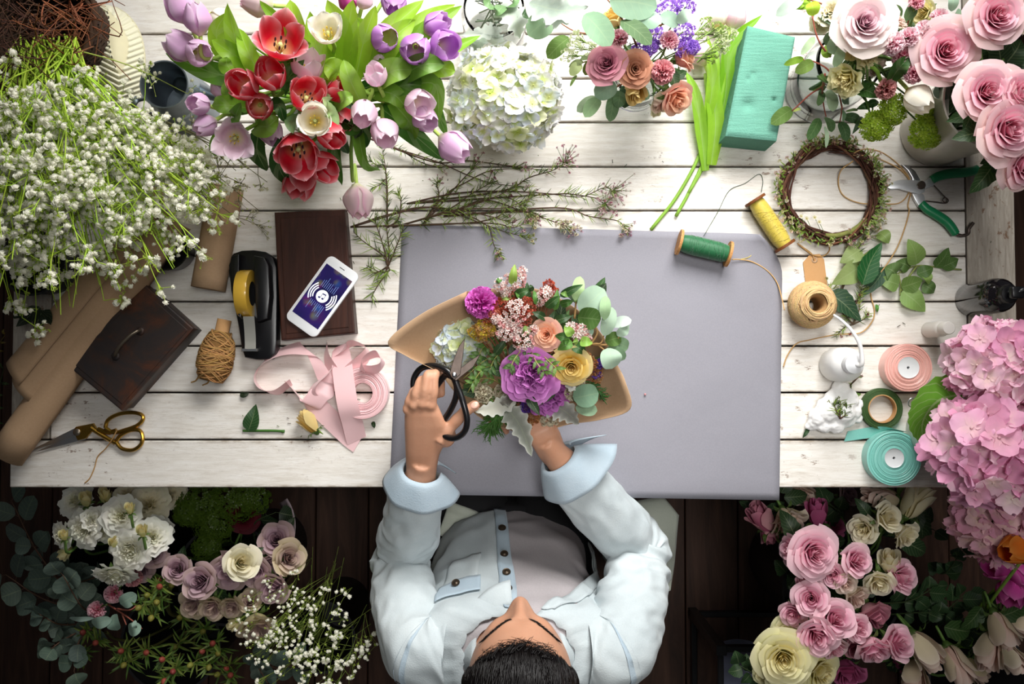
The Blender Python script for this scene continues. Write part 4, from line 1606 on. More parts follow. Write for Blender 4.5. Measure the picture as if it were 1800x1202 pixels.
TU = [
    # px py z size ang tilt kind open label
    (318, 14, .26, 62, 118, 62, 'lilac', .1, 'lilac tulip at the photo\'s top edge, leftmost of the tulips', 0),
    (347, 34, .28, 58, 95, 66, 'lilac', .0, 'closed lilac tulip standing upright just right of the leftmost tulip', 0),
    (318, 82, .25, 62, 146, 66, 'lilac', .1, 'lilac tulip pointing left above the watering can', 0),
    (350, 93, .27, 50, 330, 40, 'lilac', .1, 'round lilac tulip overlapping the one above the watering can', 0),
    (452, 4, .28, 58, 175, 70, 'blush', .0, 'pale blush tulip cut by the top edge, lying left', 0),
    (388, 34, .22, 46, 330, 70, 'white', .0, 'cream tulip half hidden behind the curled green leaf', 0),
    (386, 156, .22, 34, 100, 40, 'lilac', .0, 'small lilac bud among leaves left of the red tulips', 0),
    (350, 183, .26, 38, 200, 25, 'lilac', .1, 'small lilac tulip right of the watering can\'s mouth', 0),
    (362, 220, .24, 46, 222, 60, 'lilac', .0, 'closed lilac tulip beside the wide open pale one', 0),
    (411, 245, .26, 60, 285, 25, 'pale', .75, 'wide open pale lilac tulip with a yellow centre', 0),
    (476, 232, .22, 50, 300, 75, 'lilac', .0, 'closed lilac tulip drooping between open lilac and large red tulips', 0),
    (540, 117, .30, 58, 75, 42, 'pale', .35, 'half open pale pink tulip right below the big red one', 0),
    (493, 72, .33, 80, 40, 22, 'red', .65, 'largest wide open red tulip at the top of the bunch', 0),
    (428, 149, .31, 54, 200, 12, 'red', .15, 'cup shaped red tulip, leftmost of the reds', 1),
    (476, 132, .32, 54, 60, 16, 'red', .2, 'cup shaped red tulip directly under the largest red one', 1),
    (456, 187, .29, 46, 300, 25, 'red', .1, 'small red tulip lowest of the cup shaped trio', 1),
    (540, 168, .31, 62, 20, 24, 'red', .35, 'open red tulip just above the white one', 1),
    (593, 160, .28, 46, 30, 60, 'red', .2, 'red tulip half hidden under leaves, rightmost of the reds', 0),
    (524, 268, .27, 74, 282, 42, 'red', .4, 'large red tulip opening towards the viewer in the drooping group', 0),
    (566, 292, .22, 62, 318, 62, 'red', .2, 'dark red tulip behind the large drooping red one', 0),
    (582, 238, .27, 56, 320, 55, 'red', .1, 'red tulip tucked behind the white tulip', 0),
    (526, 318, .15, 64, 262, 78, 'red', .15, 'lowest drooping red tulip, hanging above the dark wooden box', 0),
    (604, 208, .24, 46, 290, 60, 'red', .1, 'small red tulip between white tulip and lilac one', 0),
    (553, 211, .33, 56, 310, 14, 'white', .35, 'white tulip with yellow centre amid the reds', 0),
    (575, 53, .34, 54, 90, 8, 'white', .45, 'round creamy white tulip with yellow centre near the top edge', 0),
    (692, 6, .27, 52, 272, 55, 'purple', .0, 'purple tulip cut by the top edge', 0),
    (676, 67, .30, 50, 335, 35, 'purple', .05, 'purple tulip leftmost of the purple cluster', 0),
    (730, 87, .31, 52, 280, 30, 'purple', .05, 'purple tulip at the middle of the purple cluster', 0),
    (767, 44, .28, 54, 22, 60, 'purple', .05, 'purple tulip pointing right, topmost of the purple cluster', 0),
    (781, 80, .29, 54, 330, 35, 'purple', .15, 'purple tulip at the right end of the purple cluster', 0),
    (661, 133, .30, 40, 100, 28, 'pale', .2, 'small pale pink tulip in the middle of the green leaves', 0),
    (640, 198, .28, 54, 262, 55, 'pale', .1, 'pale pink tulip, left one of the low hanging pair', 0),
    (676, 232, .25, 58, 284, 62, 'pale', .1, 'pale pink tulip, right one of the low hanging pair', 0),
    (735, 181, .27, 54, 318, 50, 'pale', .25, 'pale pink tulip stacked over another near the hydrangea', 0),
    (746, 208, .24, 52, 312, 62, 'lilac', .1, 'lilac tulip underneath the pale one near the hydrangea', 0),
    (797, 257, .17, 60, 322, 84, 'lilac', .1, 'lilac tulip drooping below the white hydrangea', 0),
    (630, 352, .06, 58, 277, 86, 'blush', .0, 'single white and pink tulip hanging down on a long stem', 0),
    (612, 2, .26, 40, 120, 50, 'magenta', .0, 'rosy tulip barely showing at the top edge', 0),
    (640, 0, .26, 36, 60, 50, 'pale', .0, 'pinkish tulip barely showing beside the rosy one', 0),
    (668, 98, .27, 40, 285, 60, 'pale', .0, 'pale tulip petals peeking out below a purple tulip', 0),
]
B, Md, Dk = GREEN_B, GREEN_M, GREEN_D
X2 = hx('a3c93c')
# leaves: (index of tulip, path, width px, colour, options)
LV = [
    (2, [(400, 115, .22), (380, 60, .27), (400, 20, .29)], 30, B, {'twist': .8}),
    (1, [(440, 130, .22), (415, 70, .28), (400, 5, .30)], 36, B, {'twist': -.7}),
    (3, [(430, 130, .2), (380, 130, .24), (292, 94, .20)], 40, hx('5f8f2e'), {}),
    (3, [(450, 120, .22), (410, 95, .27), (372, 70, .27)], 36, B, {'wave': .1}),
    (12, [(470, 150, .22), (440, 100, .29), (420, 50, .28)], 34, B, {}),
    (12, [(520, 120, .24), (505, 60, .28), (455, 0, .30)], 28, hx('86b52e'), {}),
    (24, [(540, 110, .24), (520, 50, .31), (510, 0, .32)], 40, X2, {}),
    (24, [(590, 130, .24), (600, 60, .30), (575, 0, .33)], 44, X2, {}),
    (24, [(600, 140, .24), (560, 90, .28), (545, 20, .31)], 40, B, {}),
    (37, [(610, 140, .24), (612, 60, .30), (620, 0, .33)], 40, X2, {}),
    (38, [(625, 140, .24), (640, 70, .30), (660, 10, .32)], 36, X2, {'twist': .5}),
    (25, [(640, 130, .25), (680, 60, .29), (745, 0, .29)], 40, B, {}),
    (25, [(650, 140, .25), (690, 70, .30), (730, 35, .29)], 40, B, {'twist': .5}),
    (28, [(670, 140, .24), (730, 70, .27), (812, 10, .26)], 36, hx('86b52e'), {}),
    (28, [(660, 150, .24), (730, 50, .26), (800, 8, .24)], 34, B, {}),
    (29, [(690, 150, .22), (750, 110, .25), (845, 62, .20)], 32, hx('7fae30'), {}),
    (27, [(650, 150, .24), (690, 125, .30), (724, 122, .29)], 46, hx('8fb84a'), {}),
    (27, [(700, 140, .24), (740, 115, .30), (782, 112, .29)], 40, hx('6f9a3e'), {}),
    (29, [(740, 130, .24), (775, 120, .27), (800, 125, .26)], 36, B, {}),
    (33, [(640, 155, .22), (720, 135, .26), (776, 140, .24)], 40, hx('2f5a22'), {}),
    (33, [(650, 170, .22), (710, 150, .27), (760, 152, .25)], 36, hx('557f2e'), {}),
    (34, [(720, 150, .25), (765, 150, .27), (772, 215, .22)], 34, hx('6f9a34'), {'twist': .5}),
    (30, [(640, 190, .24), (615, 140, .30), (604, 105, .31)], 34, hx('9ac04a'), {'twist': .4}),
    (30, [(600, 150, .24), (590, 125, .30), (570, 112, .31)], 46, X2, {'wave': .12}),
    (30, [(625, 120, .24), (640, 60, .28), (625, 30, .30)], 34, B, {}),
    (32, [(650, 160, .24), (690, 165, .27), (715, 190, .25)], 36, hx('7fab3c'), {}),
    (32, [(670, 190, .22), (720, 230, .22), (780, 282, .12)], 36, hx('3f6e26'), {'twist': .3}),
    (32, [(690, 180, .24), (720, 215, .24), (727, 245, .2)], 38, hx('7fae3a'), {'twist': .7}),
    (35, [(760, 170, .22), (772, 205, .2), (785, 238, .17)], 20, hx('4f7a2c'), {}),
    (36, [(600, 180, .22), (588, 260, .20), (601, 326, .10)], 26, hx('3f6a28'), {}),
    (36, [(625, 190, .22), (640, 280, .18), (668, 300, .12)], 26, hx('6c9a36'), {'twist': 1.2}),
    (31, [(615, 180, .22), (635, 220, .22), (640, 262, .17)], 40, hx('2c4d20'), {}),
    (23, [(560, 190, .24), (582, 195, .33), (594, 220, .31)], 26, hx('a9c98a'), {'twist': .6}),
    (23, [(560, 170, .24), (578, 180, .31), (566, 172, .33)], 24, hx('b4cf96'), {}),
    (9, [(440, 190, .22), (415, 205, .29), (424, 180, .31)], 26, hx('6c9a40'), {}),
    (9, [(450, 220, .22), (470, 222, .27), (490, 205, .28)], 40, hx('86ad42'), {'wave': .1}),
    (9, [(430, 235, .2), (390, 250, .22), (372, 268, .18)], 40, hx('6f9a34'), {}),
    (8, [(440, 190, .22), (400, 185, .27), (372, 185, .26)], 34, hx('86b23e'), {'wave': .12}),
    (13, [(420, 140, .24), (400, 115, .30), (398, 100, .31)], 30, hx('86b23a'), {}),
    (6, [(420, 175, .22), (400, 165, .27), (396, 142, .28)], 20, hx('86ad42'), {}),
    (10, [(455, 230, .2), (452, 265, .18), (468, 300, .12)], 36, hx('2f4f22'), {}),
    (18, [(500, 240, .22), (490, 290, .20), (510, 328, .14)], 32, hx('2f5224'), {}),
    (18, [(520, 200, .24), (512, 215, .29), (516, 235, .30)], 22, hx('7fa66e'), {}),
    (16, [(500, 165, .24), (505, 140, .30), (535, 105, .31)], 26, hx('3a6a2a'), {}),
    (15, [(470, 190, .22), (490, 185, .29), (500, 215, .28)], 24, hx('355f2a'), {}),
    (19, [(560, 240, .2), (590, 240, .22), (612, 270, .16)], 30, hx('33552a'), {}),
    (13, [(480, 120, .22), (500, 115, .3), (522, 102, .31)], 22, hx('4a7a2c'), {}),
    (11, [(560, 150, .24), (575, 130, .29), (590, 100, .30)], 40, X2, {'wave': .12}),
    (17, [(590, 190, .24), (605, 175, .30), (620, 168, .30)], 30, hx('8fb84a'), {}),
    (21, [(600, 210, .22), (622, 225, .24), (625, 200, .26)], 30, hx('3d6a28'), {}),
]
for i, (px, py, z, size, ang, tilt, kind, op, lab, g) in enumerate(TU):
    via = tvia(px, py, z)
    if i == 36:
        via = [at(620, 318, .075), at(617, 270, .14), at(616, 225, .2), V((tm.x + .03, tm.y - .01, .19)), V((tm.x, tm.y, .03))]
    lv = [l[1:] for l in LV if l[0] == i]
    tulip(px, py, z, size, ang, tilt, kind, op, lab, 'tulips in the white pot', via, lv)
# ================================================================= LEFT: watering can, basket, shade, baby's breath
wz = .145
wc = at(288, 148, wz)
w0 = V((wc.x, wc.y, 0))
can = thing('watering_can', 'galvanised metal watering can with its open round mouth up', 'watering can', w0)
R_ = mm(42, wz)
MB().lathe([(.0005, .001), (.050, .001), (.052, .006), (.050, .06), (.0505, .062), (.049, .066), (R_ - .001, wz - .004), (R_ + .0012, wz - .002), (R_ + .0012, wz), (R_ - .001, wz), (R_ - .003, wz - .006), (.046, .10), (.0465, .098), (.0465, .094), (.045, .06), (.046, .012), (.0005, .008)], 48, cap0=False, cap1=False).build('body', M['zinc'], can, None, True, 40)
lp = MB()
Q = [at(250, 172, .10), at(236, 176, .125), at(232, 188, .11), at(242, 198, .085), at(262, 196, .06)]
lp.tube(cr([p - w0 for p in Q], 5), .009, 10, flat=.4)
lp.build('handle', M['zinc'], can)
Q = [at(316, 150, .05), at(345, 156, .075), at(372, 166, .105), at(386, 171, .12)]
Q2 = cr([p - w0 for p in Q], 5)
MB().tube(Q2, [.015 - .007 * i / (len(Q2) - 1) for i in range(len(Q2))], 12).build('spout', M['zinc'], can)
sp_ = MB(); a = Q2[-1]; d = (Q2[-1] - Q2[-3]).normalized()
sp_.merge(MB().lathe([(.008, 0), (.02, .018), (.021, .02), (.0001, .024)], 20, cap0=False), zframe(a, d))
sp_.build('rose_head', M['zinc'], can)

# dark wicker basket with dry twigs
bz = .17
bk = at(62, 38, bz)
bk0 = V((bk.x, bk.y, 0))
bas = thing('wicker_basket', 'dark wicker basket of dry brown twigs in the photo\'s upper left corner', 'basket', bk0)
mb = MB(); r = random.Random(3)
nst = 40
for lv in range(26):
    z = .004 + lv * (bz - .006) / 25
    rad = .078 + .018 * (z / bz)
    P = [V(((rad + .003 * (1 if (k + lv) % 2 else -1)) * cos(2 * PI * k / nst), (rad + .003 * (1 if (k + lv) % 2 else -1)) * sin(2 * PI * k / nst), z)) for k in range(nst + 1)]
    mb.tube(P, .0036, 5, jit(hx('3b2a20'), .2, r), False)
for k in range(nst):
    a = 2 * PI * k / nst
    mb.tube([V((.078 * cos(a), .078 * sin(a), .002)), V((.098 * cos(a), .098 * sin(a), bz))], .0022, 5, hx('33241b'))
mb.lathe([(.0005, .002), (.078, .002)], 30, hx('2a1c15'), False, False)
mb.build('body', M['twig'], bas)
Q = [V((.099 * cos(2 * PI * k / 36), .099 * sin(2 * PI * k / 36), bz + .003)) for k in range(37)]
mbr = MB()
for k in range(3):
    mbr.tube([p + V((.004 * cos(i * 1.3 + k * 2.1), .004 * cos(i * 1.3 + k * 2.1), .004 * sin(i * 1.3 + k * 2.1))) for i, p in enumerate(Q)], .0045, 6, hx('453022'), False)
mbr.build('rim', M['twig'], bas)


def twig_tangle(mb, root, ends, n, r, col, wig=.03, r0=.0016, sub=2):
    for i in range(n):
        e = ends(r)
        m1 = root.lerp(e, .4) + V((r.uniform(-wig, wig), r.uniform(-wig, wig), r.uniform(-.2, 1) * wig))
        m2 = root.lerp(e, .75) + V((r.uniform(-wig, wig), r.uniform(-wig, wig), r.uniform(-.3, 1) * wig))
        P = cr([root + V((r.uniform(-.02, .02), r.uniform(-.02, .02), 0)), m1, m2, e], 4)
        k = len(P)
        c = jit(col, .3, r)
        mb.tube(P, [r0 * (1.2 - .8 * j / (k - 1)) for j in range(k)], 5, c, False)
        for s in range(sub):
            b = P[r.randrange(4, k)]
            q = b + V((r.uniform(-1, 1), r.uniform(-1, 1), r.uniform(-.4, .8))) * wig * 1.3
            mb.tube([b, b.lerp(q, .5) + V((r.uniform(-.3, .3), r.uniform(-.3, .3), 0)) * wig * .5, q], r0 * .45, 4, c, False)
    return mb


# dry twigs: separate bundles that stand in the basket
for gi, (ex, ey, sx, sy, n, lab) in enumerate([(25, 30, 45, 50, 13, 'bundle of dry brown twigs filling the upper left corner'), (125, 50, 40, 45, 7, 'reddish brown twigs spreading over the basket\'s right rim'),
                                             (180, 25, 55, 30, 5, 'few thin twigs reaching right over the cream shade'), (15, 150, 35, 70, 12, 'dark twigs hanging down along the left photo edge')]):
    r = random.Random(40 + gi)
    def ends(rr, ex=ex, ey=ey, sx=sx, sy=sy):
        return at(ex + rr.uniform(-sx, sx), ey + rr.uniform(-sy, sy), rr.uniform(.2, .34))
    root = V((bk0.x + .02 * cos(gi * 2), bk0.y + .02 * sin(gi * 2), .03))
    mb = twig_tangle(MB(), root, ends, n * 2, r, hx('8a5338') if gi in (1, 2) else hx('4a3024'), .05)
    solo(mb, 'dry_twigs', M['twig'], lab, 'twigs', root, 'dry twigs in the basket')

# cream pleated shade lying on its side
sh0 = at(195, 95, 0)
sd = thing('lampshade', 'cream pleated shade with a plain lens shaped band, lying beside the basket', 'lampshade', sh0)
M['cream_paper'] = attr_mat('cream_paper', .6, .25, .05, 60)
def shade_pt(u, v):
    # u across (left edge .. right arc), v down the picture
    vy = -1 + 2 * v
    yl = 8 + 200 * v
    xl_ = 163 + 10 * sin(PI * v) * 0 + (20 * max(0, v - .55))
    xr_ = 176 + 78 * sqrt(max(0, 1 - (abs(vy - .06) / 1.06) ** 2.4))
    x_ = xl_ + (xr_ - xl_) * u
    zz = .012 + .095 * sin(PI * (.25 + .70 * u)) ** .8 * (.35 + .65 * sin(PI * min(1, max(0, .06 + .88 * v))))
    return x_, yl, zz
def shade(u, v):
    x_, y_, z_ = shade_pt(u, v)
    lens = .19 * sin(PI * min(1, max(0, (v - .02) / .62))) if v < .64 else 0
    if abs(u - .52) > lens or v > .62:
        z_ += .0035 * sin((v * 1.0 + .16 * abs(u - .5) * (1 if u > .5 else 1.5)) * 2 * PI * 21)
    return at(x_, y_, z_)
def shade_c(u, v):
    lens = .19 * sin(PI * min(1, max(0, (v - .02) / .62))) if v < .64 else 0
    return hx('e2dbb8') if abs(u - .52) < lens else hx('ebe8cf')
o = MB().grid(44, 150, shade, shade_c).build('pleated_shell', M['cream_paper'], sd, sh0)
m_ = o.modifiers.new('thick', 'SOLIDIFY'); m_.thickness = .0008
rim = [at(*shade_pt(1.0, i / 30)) for i in range(31)]
MB().tube(rim, .0022, 8, hx('d9d3b4')).build('rim_wire', M['cream_paper'], sd, sh0)
rim = [at(*shade_pt(0.0, i / 30)) for i in range(31)]
MB().tube(rim, .0028, 8, hx('d9cdb0')).build('rim_wire', M['cream_paper'], sd, sh0)
st = MB()
for i in range(12):
    v = .06 + .52 * i / 12
    lens = .19 * sin(PI * (v - .02) / .62)
    p, q = [at(a_, b_, c_ + .006) for a_, b_, c_ in (shade_pt(.52 - lens, v), shade_pt(.52 - .19 * sin(PI * (v + .018 - .02) / .62), v + .018))]
    st.tube([p, q], .0009, 5, hx('35322c'))
o = st.build('stitching', M['twine'], sd, sh0)
o['kind'] = 'stuff'

# ---- baby's breath: a big bunch, spray by spray
pb = [tiny_blossom(i, hx('fffdf2'), hx('eef0d0'), 11, True) for i in range(6)]
gb_ = [tiny_blossom(30 + i, hx('c2d468'), hx('98b03e'), 6) for i in range(3)]


def gypso_spray(root, tip, n, spread, size, seed, label, group, green, name='babys_breath_spray', bl=None, flat=.5, r0=.0011):
    r = random.Random(seed)
    o = thing(name, label, "baby's breath", root, group=group)
    st, bs = MB(), MB()
    bl = bl or pb
    d = (tip - root)
    mid = root + d * .5 + V((r.uniform(-.03, .03), r.uniform(-.02, .02), r.uniform(0, .05)))
    main = cr([root, mid, tip], 6)
    k = len(main)
    st.tube(main, [r0 * (1.25 - .7 * i / (k - 1)) for i in range(k)], 5, green, False)
    nb = max(3, n // 6)
    for b in range(nb):
        s = main[int(k * r.uniform(.5, .98))]
        e = s + V((r.gauss(0, 1) * spread, r.gauss(0, 1) * spread, abs(r.gauss(0, 1)) * spread * flat)) + d.normalized() * spread * .35
        e.z = max(e.z, .012)
        m2 = s.lerp(e, .5) + V((r.uniform(-.2, .2), r.uniform(-.2, .2), .1)) * spread * .5
        st.tube([s, m2, e], r0 * .55, 4, jit(green, .15, r), False)
        for q in range(max(1, n // nb) + 3):
            f = e + V((r.gauss(0, 1), r.gauss(0, 1), r.gauss(.15, .6))) * spread * .33
            f.z = max(f.z, .01)
            st.tube([m2.lerp(e, r.uniform(.3, .9)), f], r0 * .32, 3, jit(green, .2, r), False)
            nd = V((r.uniform(-.7, .7), r.uniform(-.7, .7), 1))
            if q % 2:
                bs.merge(gb_[r.randrange(3)], zframe(f, nd, r.uniform(0, 6), size * r.uniform(.3, .6)))
            else:
                bs.merge(bl[r.randrange(len(bl))], zframe(f, nd, r.uniform(0, 6), size * r.uniform(.6, 1.2)))
    st.build('stems', M['stem'], o, root)
    b = bs.build('blossoms', M['tiny'], o, root)
    b['kind'] = 'stuff'
    return o


lab_ = "one of the many white baby's breath sprays massed in the big bunch on the left"
lab_e = "thin baby's breath spray straying right from the big bunch on the left"
r = random.Random(77)
yg = hx('a8c83f')
for i in range(205):
    # end points fill the mass; roots fan from the upper left
    while True:
        x, y = r.uniform(-25, 420), r.uniform(185, 560)
        lim_low = 565 - .36 * max(0, x - 100) if x < 330 else 480 - 1.1 * (x - 330)
        lim_up = 175 + .0 * x if x < 220 else 175 + .75 * (x - 220)
        if lim_up < y < lim_low and (y > 250 or r.random() < .45):
            break
    rx, ry = r.uniform(20, 135), r.uniform(60, 150)
    zt = .26 - .10 * (x / 420) + r.uniform(-.07, .07)
    zt = max(.07, zt - .10 * max(0, (y - 430) / 130))
    gypso_spray(at(rx, ry, .2), at(x, y, zt), r.randrange(20, 30) if y > 240 else 8, .024, .0067, 500 + i, lab_, "baby's breath sprays in the big bunch", jit(yg, .15, r), r0=.0014)
for i, (x, y, z) in enumerate([(415, 300, .06), (440, 330, .05), (455, 370, .03), (430, 395, .04), (395, 350, .07), (470, 320, .025), (425, 270, .05), (380, 320, .1), (400, 400, .05)]):
    gypso_spray(at(230 + i * 6, 200, .16), at(x, y, z), 22, .022, .0040, 800 + i, lab_e, "baby's breath sprays straying right", hx('6d6a45'), bl=[tiny_blossom(i_, hx('e3dec8'), hx('a8a46a'), 7) for i_ in range(3)])
gypso_spray(at(95, 78, .22), at(330, 165, .19), 8, .02, .0040, 850, 'long bare green stem crossing the watering can\'s mouth', "baby's breath sprays straying right", hx('a9b85a'))
gypso_spray(at(210, 420, .16), at(262, 492, .10), 7, .012, .0072, 851, "small baby's breath sprig dangling over the rusty metal box", "baby's breath sprays hanging low", hx('9aa850'))
gypso_spray(at(260, 400, .14), at(312, 450, .09), 9, .014, .0066, 852, "baby's breath sprig hanging left of the brown paper tube", "baby's breath sprays hanging low", hx('9aa850'))
# black bucket that holds the bunch, mostly hidden
vb0 = at(310, 440, 0)
vessel('bowl', 'black round bowl peeking out left of the brown paper tube', 'bowl', vb0, [(.0005, .0006), (.034, .0006), (.038, .006), (.042, .052), (.044, .055), (.041, .055), (.036, .01), (.0005, .008)], M['black_paint'])
vessel('bucket', 'black bucket under the baby\'s breath at the far left', 'bucket', at(92, 470, 0), [(.0005, .0006), (.05, .0006), (.056, .07), (.059, .073), (.055, .073), (.047, .01), (.0005, .008)], M['dark_bucket'])
lfm = MB()
lo = at(75, 555, .07)
for k, (x0, y0, x1, y1, w_) in enumerate([(70, 540, 28, 574, 26), (75, 545, 60, 580, 30), (78, 545, 85, 578, 26), (30, 545, 45, 568, 24)]):
    blade(lfm, [at(x0, y0, .08), at((x0 + x1) / 2, (y0 + y1) / 2, .085), at(x1, y1, .06)], mm(w_), 'ovate', (0, 0, 1), .2, col=hx('24301f'), n=8, seed=k)
solo(lfm, 'dark_leaves', M['leaf'], 'dark green leaves hanging below the baby\'s breath at the far left', 'leaves', lo)

# ================================================================= TOP: jar of silvery leaves, hydrangea, posy
jr = glass_jar('clear glass jar of silvery leaves at the photo\'s top edge', V((at(868, 12, .14).x, at(868, 12, .14).y, 0)), .058, .14, .052, 'glass_jar')
SIL = hx('a9b5a6')


def dusty(P, W, col, label, group=None, name='dusty_miller_leaf', n=22):
    Q = [at(*p) for p in P]
    mb = blade(MB(), Q, mm(W, Q[0].z), 'ovate', (0, -.1, 1), .25, .05, .30, col, n=n, m=6, seed=rnd.randrange(9), edge=hx('dfe6df'))
    # deep lobes
    return solo(mb, name, M['leaf_matte'], label, 'leaf', Q[0], group)


dusty([(880, 10, .15), (905, 35, .20), (915, 68, .16)], 44, SIL, 'silvery lobed leaf curving down over the glass jar\'s right side')
dusty([(930, 5, .16), (985, 18, .21), (1034, 12, .20)], 56, hx('9aa89c'), 'large grey lobed leaf pointing right at the photo\'s top edge')
dusty([(960, 30, .17), (985, 30, .20), (1012, 22, .19)], 40, hx('b9c6bc'), 'pale lobed leaf below the large grey one')
dusty([(880, 50, .12), (850, 58, .14), (806, 62, .12)], 26, hx('dde4dd'), 'whitish narrow leaf pointing left toward the purple tulips')
dusty([(880, 60, .12), (868, 72, .13), (862, 90, .10)], 26, hx('d5ddd4'), 'whitish leaf drooping just above the white hydrangea')
dusty([(850, 60, .10), (840, 80, .11), (826, 95, .09)], 34, hx('8f9d8a'), 'shaded grey leaf left above the white hydrangea')
for k, (x, y, a, b, lab) in enumerate([(872, 15, 850, 0, 'small fresh green leaf, left one in the glass jar'), (895, 12, 912, -6, 'small fresh green leaf, middle one in the glass jar'), (905, 18, 930, 32, 'dark green leaf at the right of the glass jar'), (885, 10, 870, 26, 'green leaf lying over the glass jar\'s rim')]):
    Q = [at(x, y, .16), at((x + a) / 2, (y + b) / 2, .2), at(a, b, .19)]
    solo(blade(MB(), Q, mm(24, .18), 'ovate', (0, 0, 1), .2, col=hx('6f9460') if k != 2 else hx('3d5a38'), n=8, seed=k), 'leaf', M['leaf'], lab, 'leaf', Q[0], 'green leaves in the glass jar')
tw = MB(); r = random.Random(12)
for k in range(26):
    p = at(868 + r.uniform(-34, 34), 20 + r.uniform(-40, 40), .02 + r.uniform(0, .05)); q = at(885 + r.uniform(-30, 40), 20 + r.uniform(-30, 30), .15)
    tw.tube([p, q], .0013, 5, jit(hx('7d8a70'), .3, r), False)
o = solo(tw, 'stem_bundle', M['stem'], 'bundle of cut grey green stems inside the glass jar', 'stems', at(870, 20, .03)); o['kind'] = 'stuff'


def hydrangea(px, py, z, Rx, Rz, n, size, pal, seed, label, group, tilt=(0, 0, 1), stem=None, phimax=2.0, core='a8b86a', squash=None):
    R = mm(Rx, z)
    c = at(px, py, z)
    m = zframe(c, tilt, 0)
    o = thing('hydrangea', label, 'hydrangea', m, group=group)
    mb = hydra_mb(R, Rz, n, size, pal, seed, phimax)
    b = mb.build('flower_head', M['petal'], o)
    if squash: b.scale = squash
    twigs_core(R, Rz, 40, seed, hx(core)).build('flower_stalks', M['stem'], o)
    if stem:
        Q = [c + V((0, 0, -Rz * .3)), c + V((0, 0, -Rz * .8))] + [V(s) for s in stem]
        MB().tube(cr(Q, 4), .004, 8, hx('7d9a4a')).build('stem', M['stem'], o, m)
    return o


HW = [(hx('eef0f2'), hx('e9eeb0')), (hx('e6ebf4'), hx('dfe79a')), (hx('f3f2ee'), hx('d4df8a')), (hx('dfe5f2'), hx('c9d67a')), (hx('e9efc4'), hx('bdd05a')), (hx('f2f0f0'), hx('dfe6b0'))]
hb = at(888, 150, .14); hb.z = 0
vessel('flower_pot', 'small white pot hidden under the white hydrangea', 'pot', hb, [(.0005, .0006), (.036, .0006), (.045, .085), (.047, .088), (.044, .088), (.034, .01), (.0005, .008)], M['white_ceramic'])
hydrangea(886, 172, .13, 92, .075, 225, .0168, HW, 5, 'big round white hydrangea tinged blue and green', None, (0, -.12, 1), [(hb.x, hb.y, .03)], 2.0, 'b9c46a', (1.05, .93, 1))

# ---- posy in a glass
pg = at(1128, 120, .10); pg.z = 0
glass_jar('clear glass tumbler under the mixed posy', pg, .05, .10, None, 'glass_tumbler')
def pv_(px, py, z, c=pg, h=.10, k=.4):
    p = at(px, py, z)
    m_ = V((c.x + (p.x - c.x) * .25, c.y + (p.y - c.y) * .25, h + .01))
    return [m_, V((c.x - (p.x - c.x) * .1, c.y - (p.y - c.y) * .1, .012))]
GP = 'flowers of the mixed posy in the tumbler'
def posy(kind, px, py, z, size, ang, tilt, lab, stage='full'):
    return rose(px, py, z, size, kind, ang, tilt, lab, GP, stage, pv_(px, py, z), 1)
posy('dusky', 1066, 110, .19, 56, 180, 18, 'dusky pink rose at the left of the posy')
posy('brown', 1117, 121, .19, 54, 280, 16, 'coppery brown rose at the posy\'s centre', 'loose')
posy('yellow', 1116, 160, .15, 46, 272, 55, 'dull yellow rosebud below the coppery rose', 'bud')
posy('peach', 1188, 173, .15, 54, 305, 50, 'pink peach rose drooping at the posy\'s lower right', 'half')
posy('blush', 1160, 180, .12, 34, 250, 70, 'pale blush petals beside the drooping peach rose', 'bud')
posy('peach', 1204, 100, .17, 44, 20, 65, 'orange peach bloom seen from the side at the posy\'s right', 'half')
posy('gold', 1078, 30, .15, 44, 120, 60, 'yellow flower half hidden by the large eucalyptus leaf', 'half')
for args in [('rosecarn', 1166, 126, .19, 52, 300, 15, 'frilly pink carnation at the posy\'s centre right'), ('pinkcarn', 1086, 66, .19, 42, 150, 40, 'frilly pink carnation behind the left eucalyptus leaf'), ('pinkcarn', 1178, 68, .20, 42, 60, 25, 'pale pink carnation among the purple statice')]:
    k, x, y, z, s, a, t_, lab = args
    blob_flower(k, x, y, z, s, a, t_, lab, GP, 'carnation', 'carnation', pv_(x, y, z))
ps = [tiny_blossom(60 + i, hx('b48ae0'), hx('8a5cc0'), 8) for i in range(4)]
for i, (x, y, q, lab) in enumerate([(1128, 86, 15, 'purple statice, lowest clump left of centre'), (1145, 80, 12, 'purple statice clump beside the lowest one'), (1152, 58, 16, 'purple statice clump under the dark eucalyptus leaf'), (1203, 52, 18, 'purple statice clump right of the pale carnation'), (1203, 82, 16, 'purple statice clump below right of the pale carnation'), (1176, 14, 20, 'purple statice clump high at the top edge'), (1207, 8, 16, 'purple statice clump at the top edge, furthest right'), (1220, 80, 10, 'smallest purple statice clump at the posy\'s right')]):
    c = at(x, y, .19)
    mb = cluster(MB(), c - V((0, 0, .008)), mm(q, .19), mm(q, .19) * .7, 40, ps, .0045, 300 + i)
    o = thing('statice', lab, 'statice', c, group='purple statice in the posy')
    b = mb.build('blossoms', M['tiny'], o, c); b['kind'] = 'stuff'
    MB().tube(cr([c - V((0, 0, .01))] + pv_(x, y, .19), 4), .0013, 5, hx('5d7d3b')).build('stem', M['stem'], o, c)
EG = hx('8fae93')


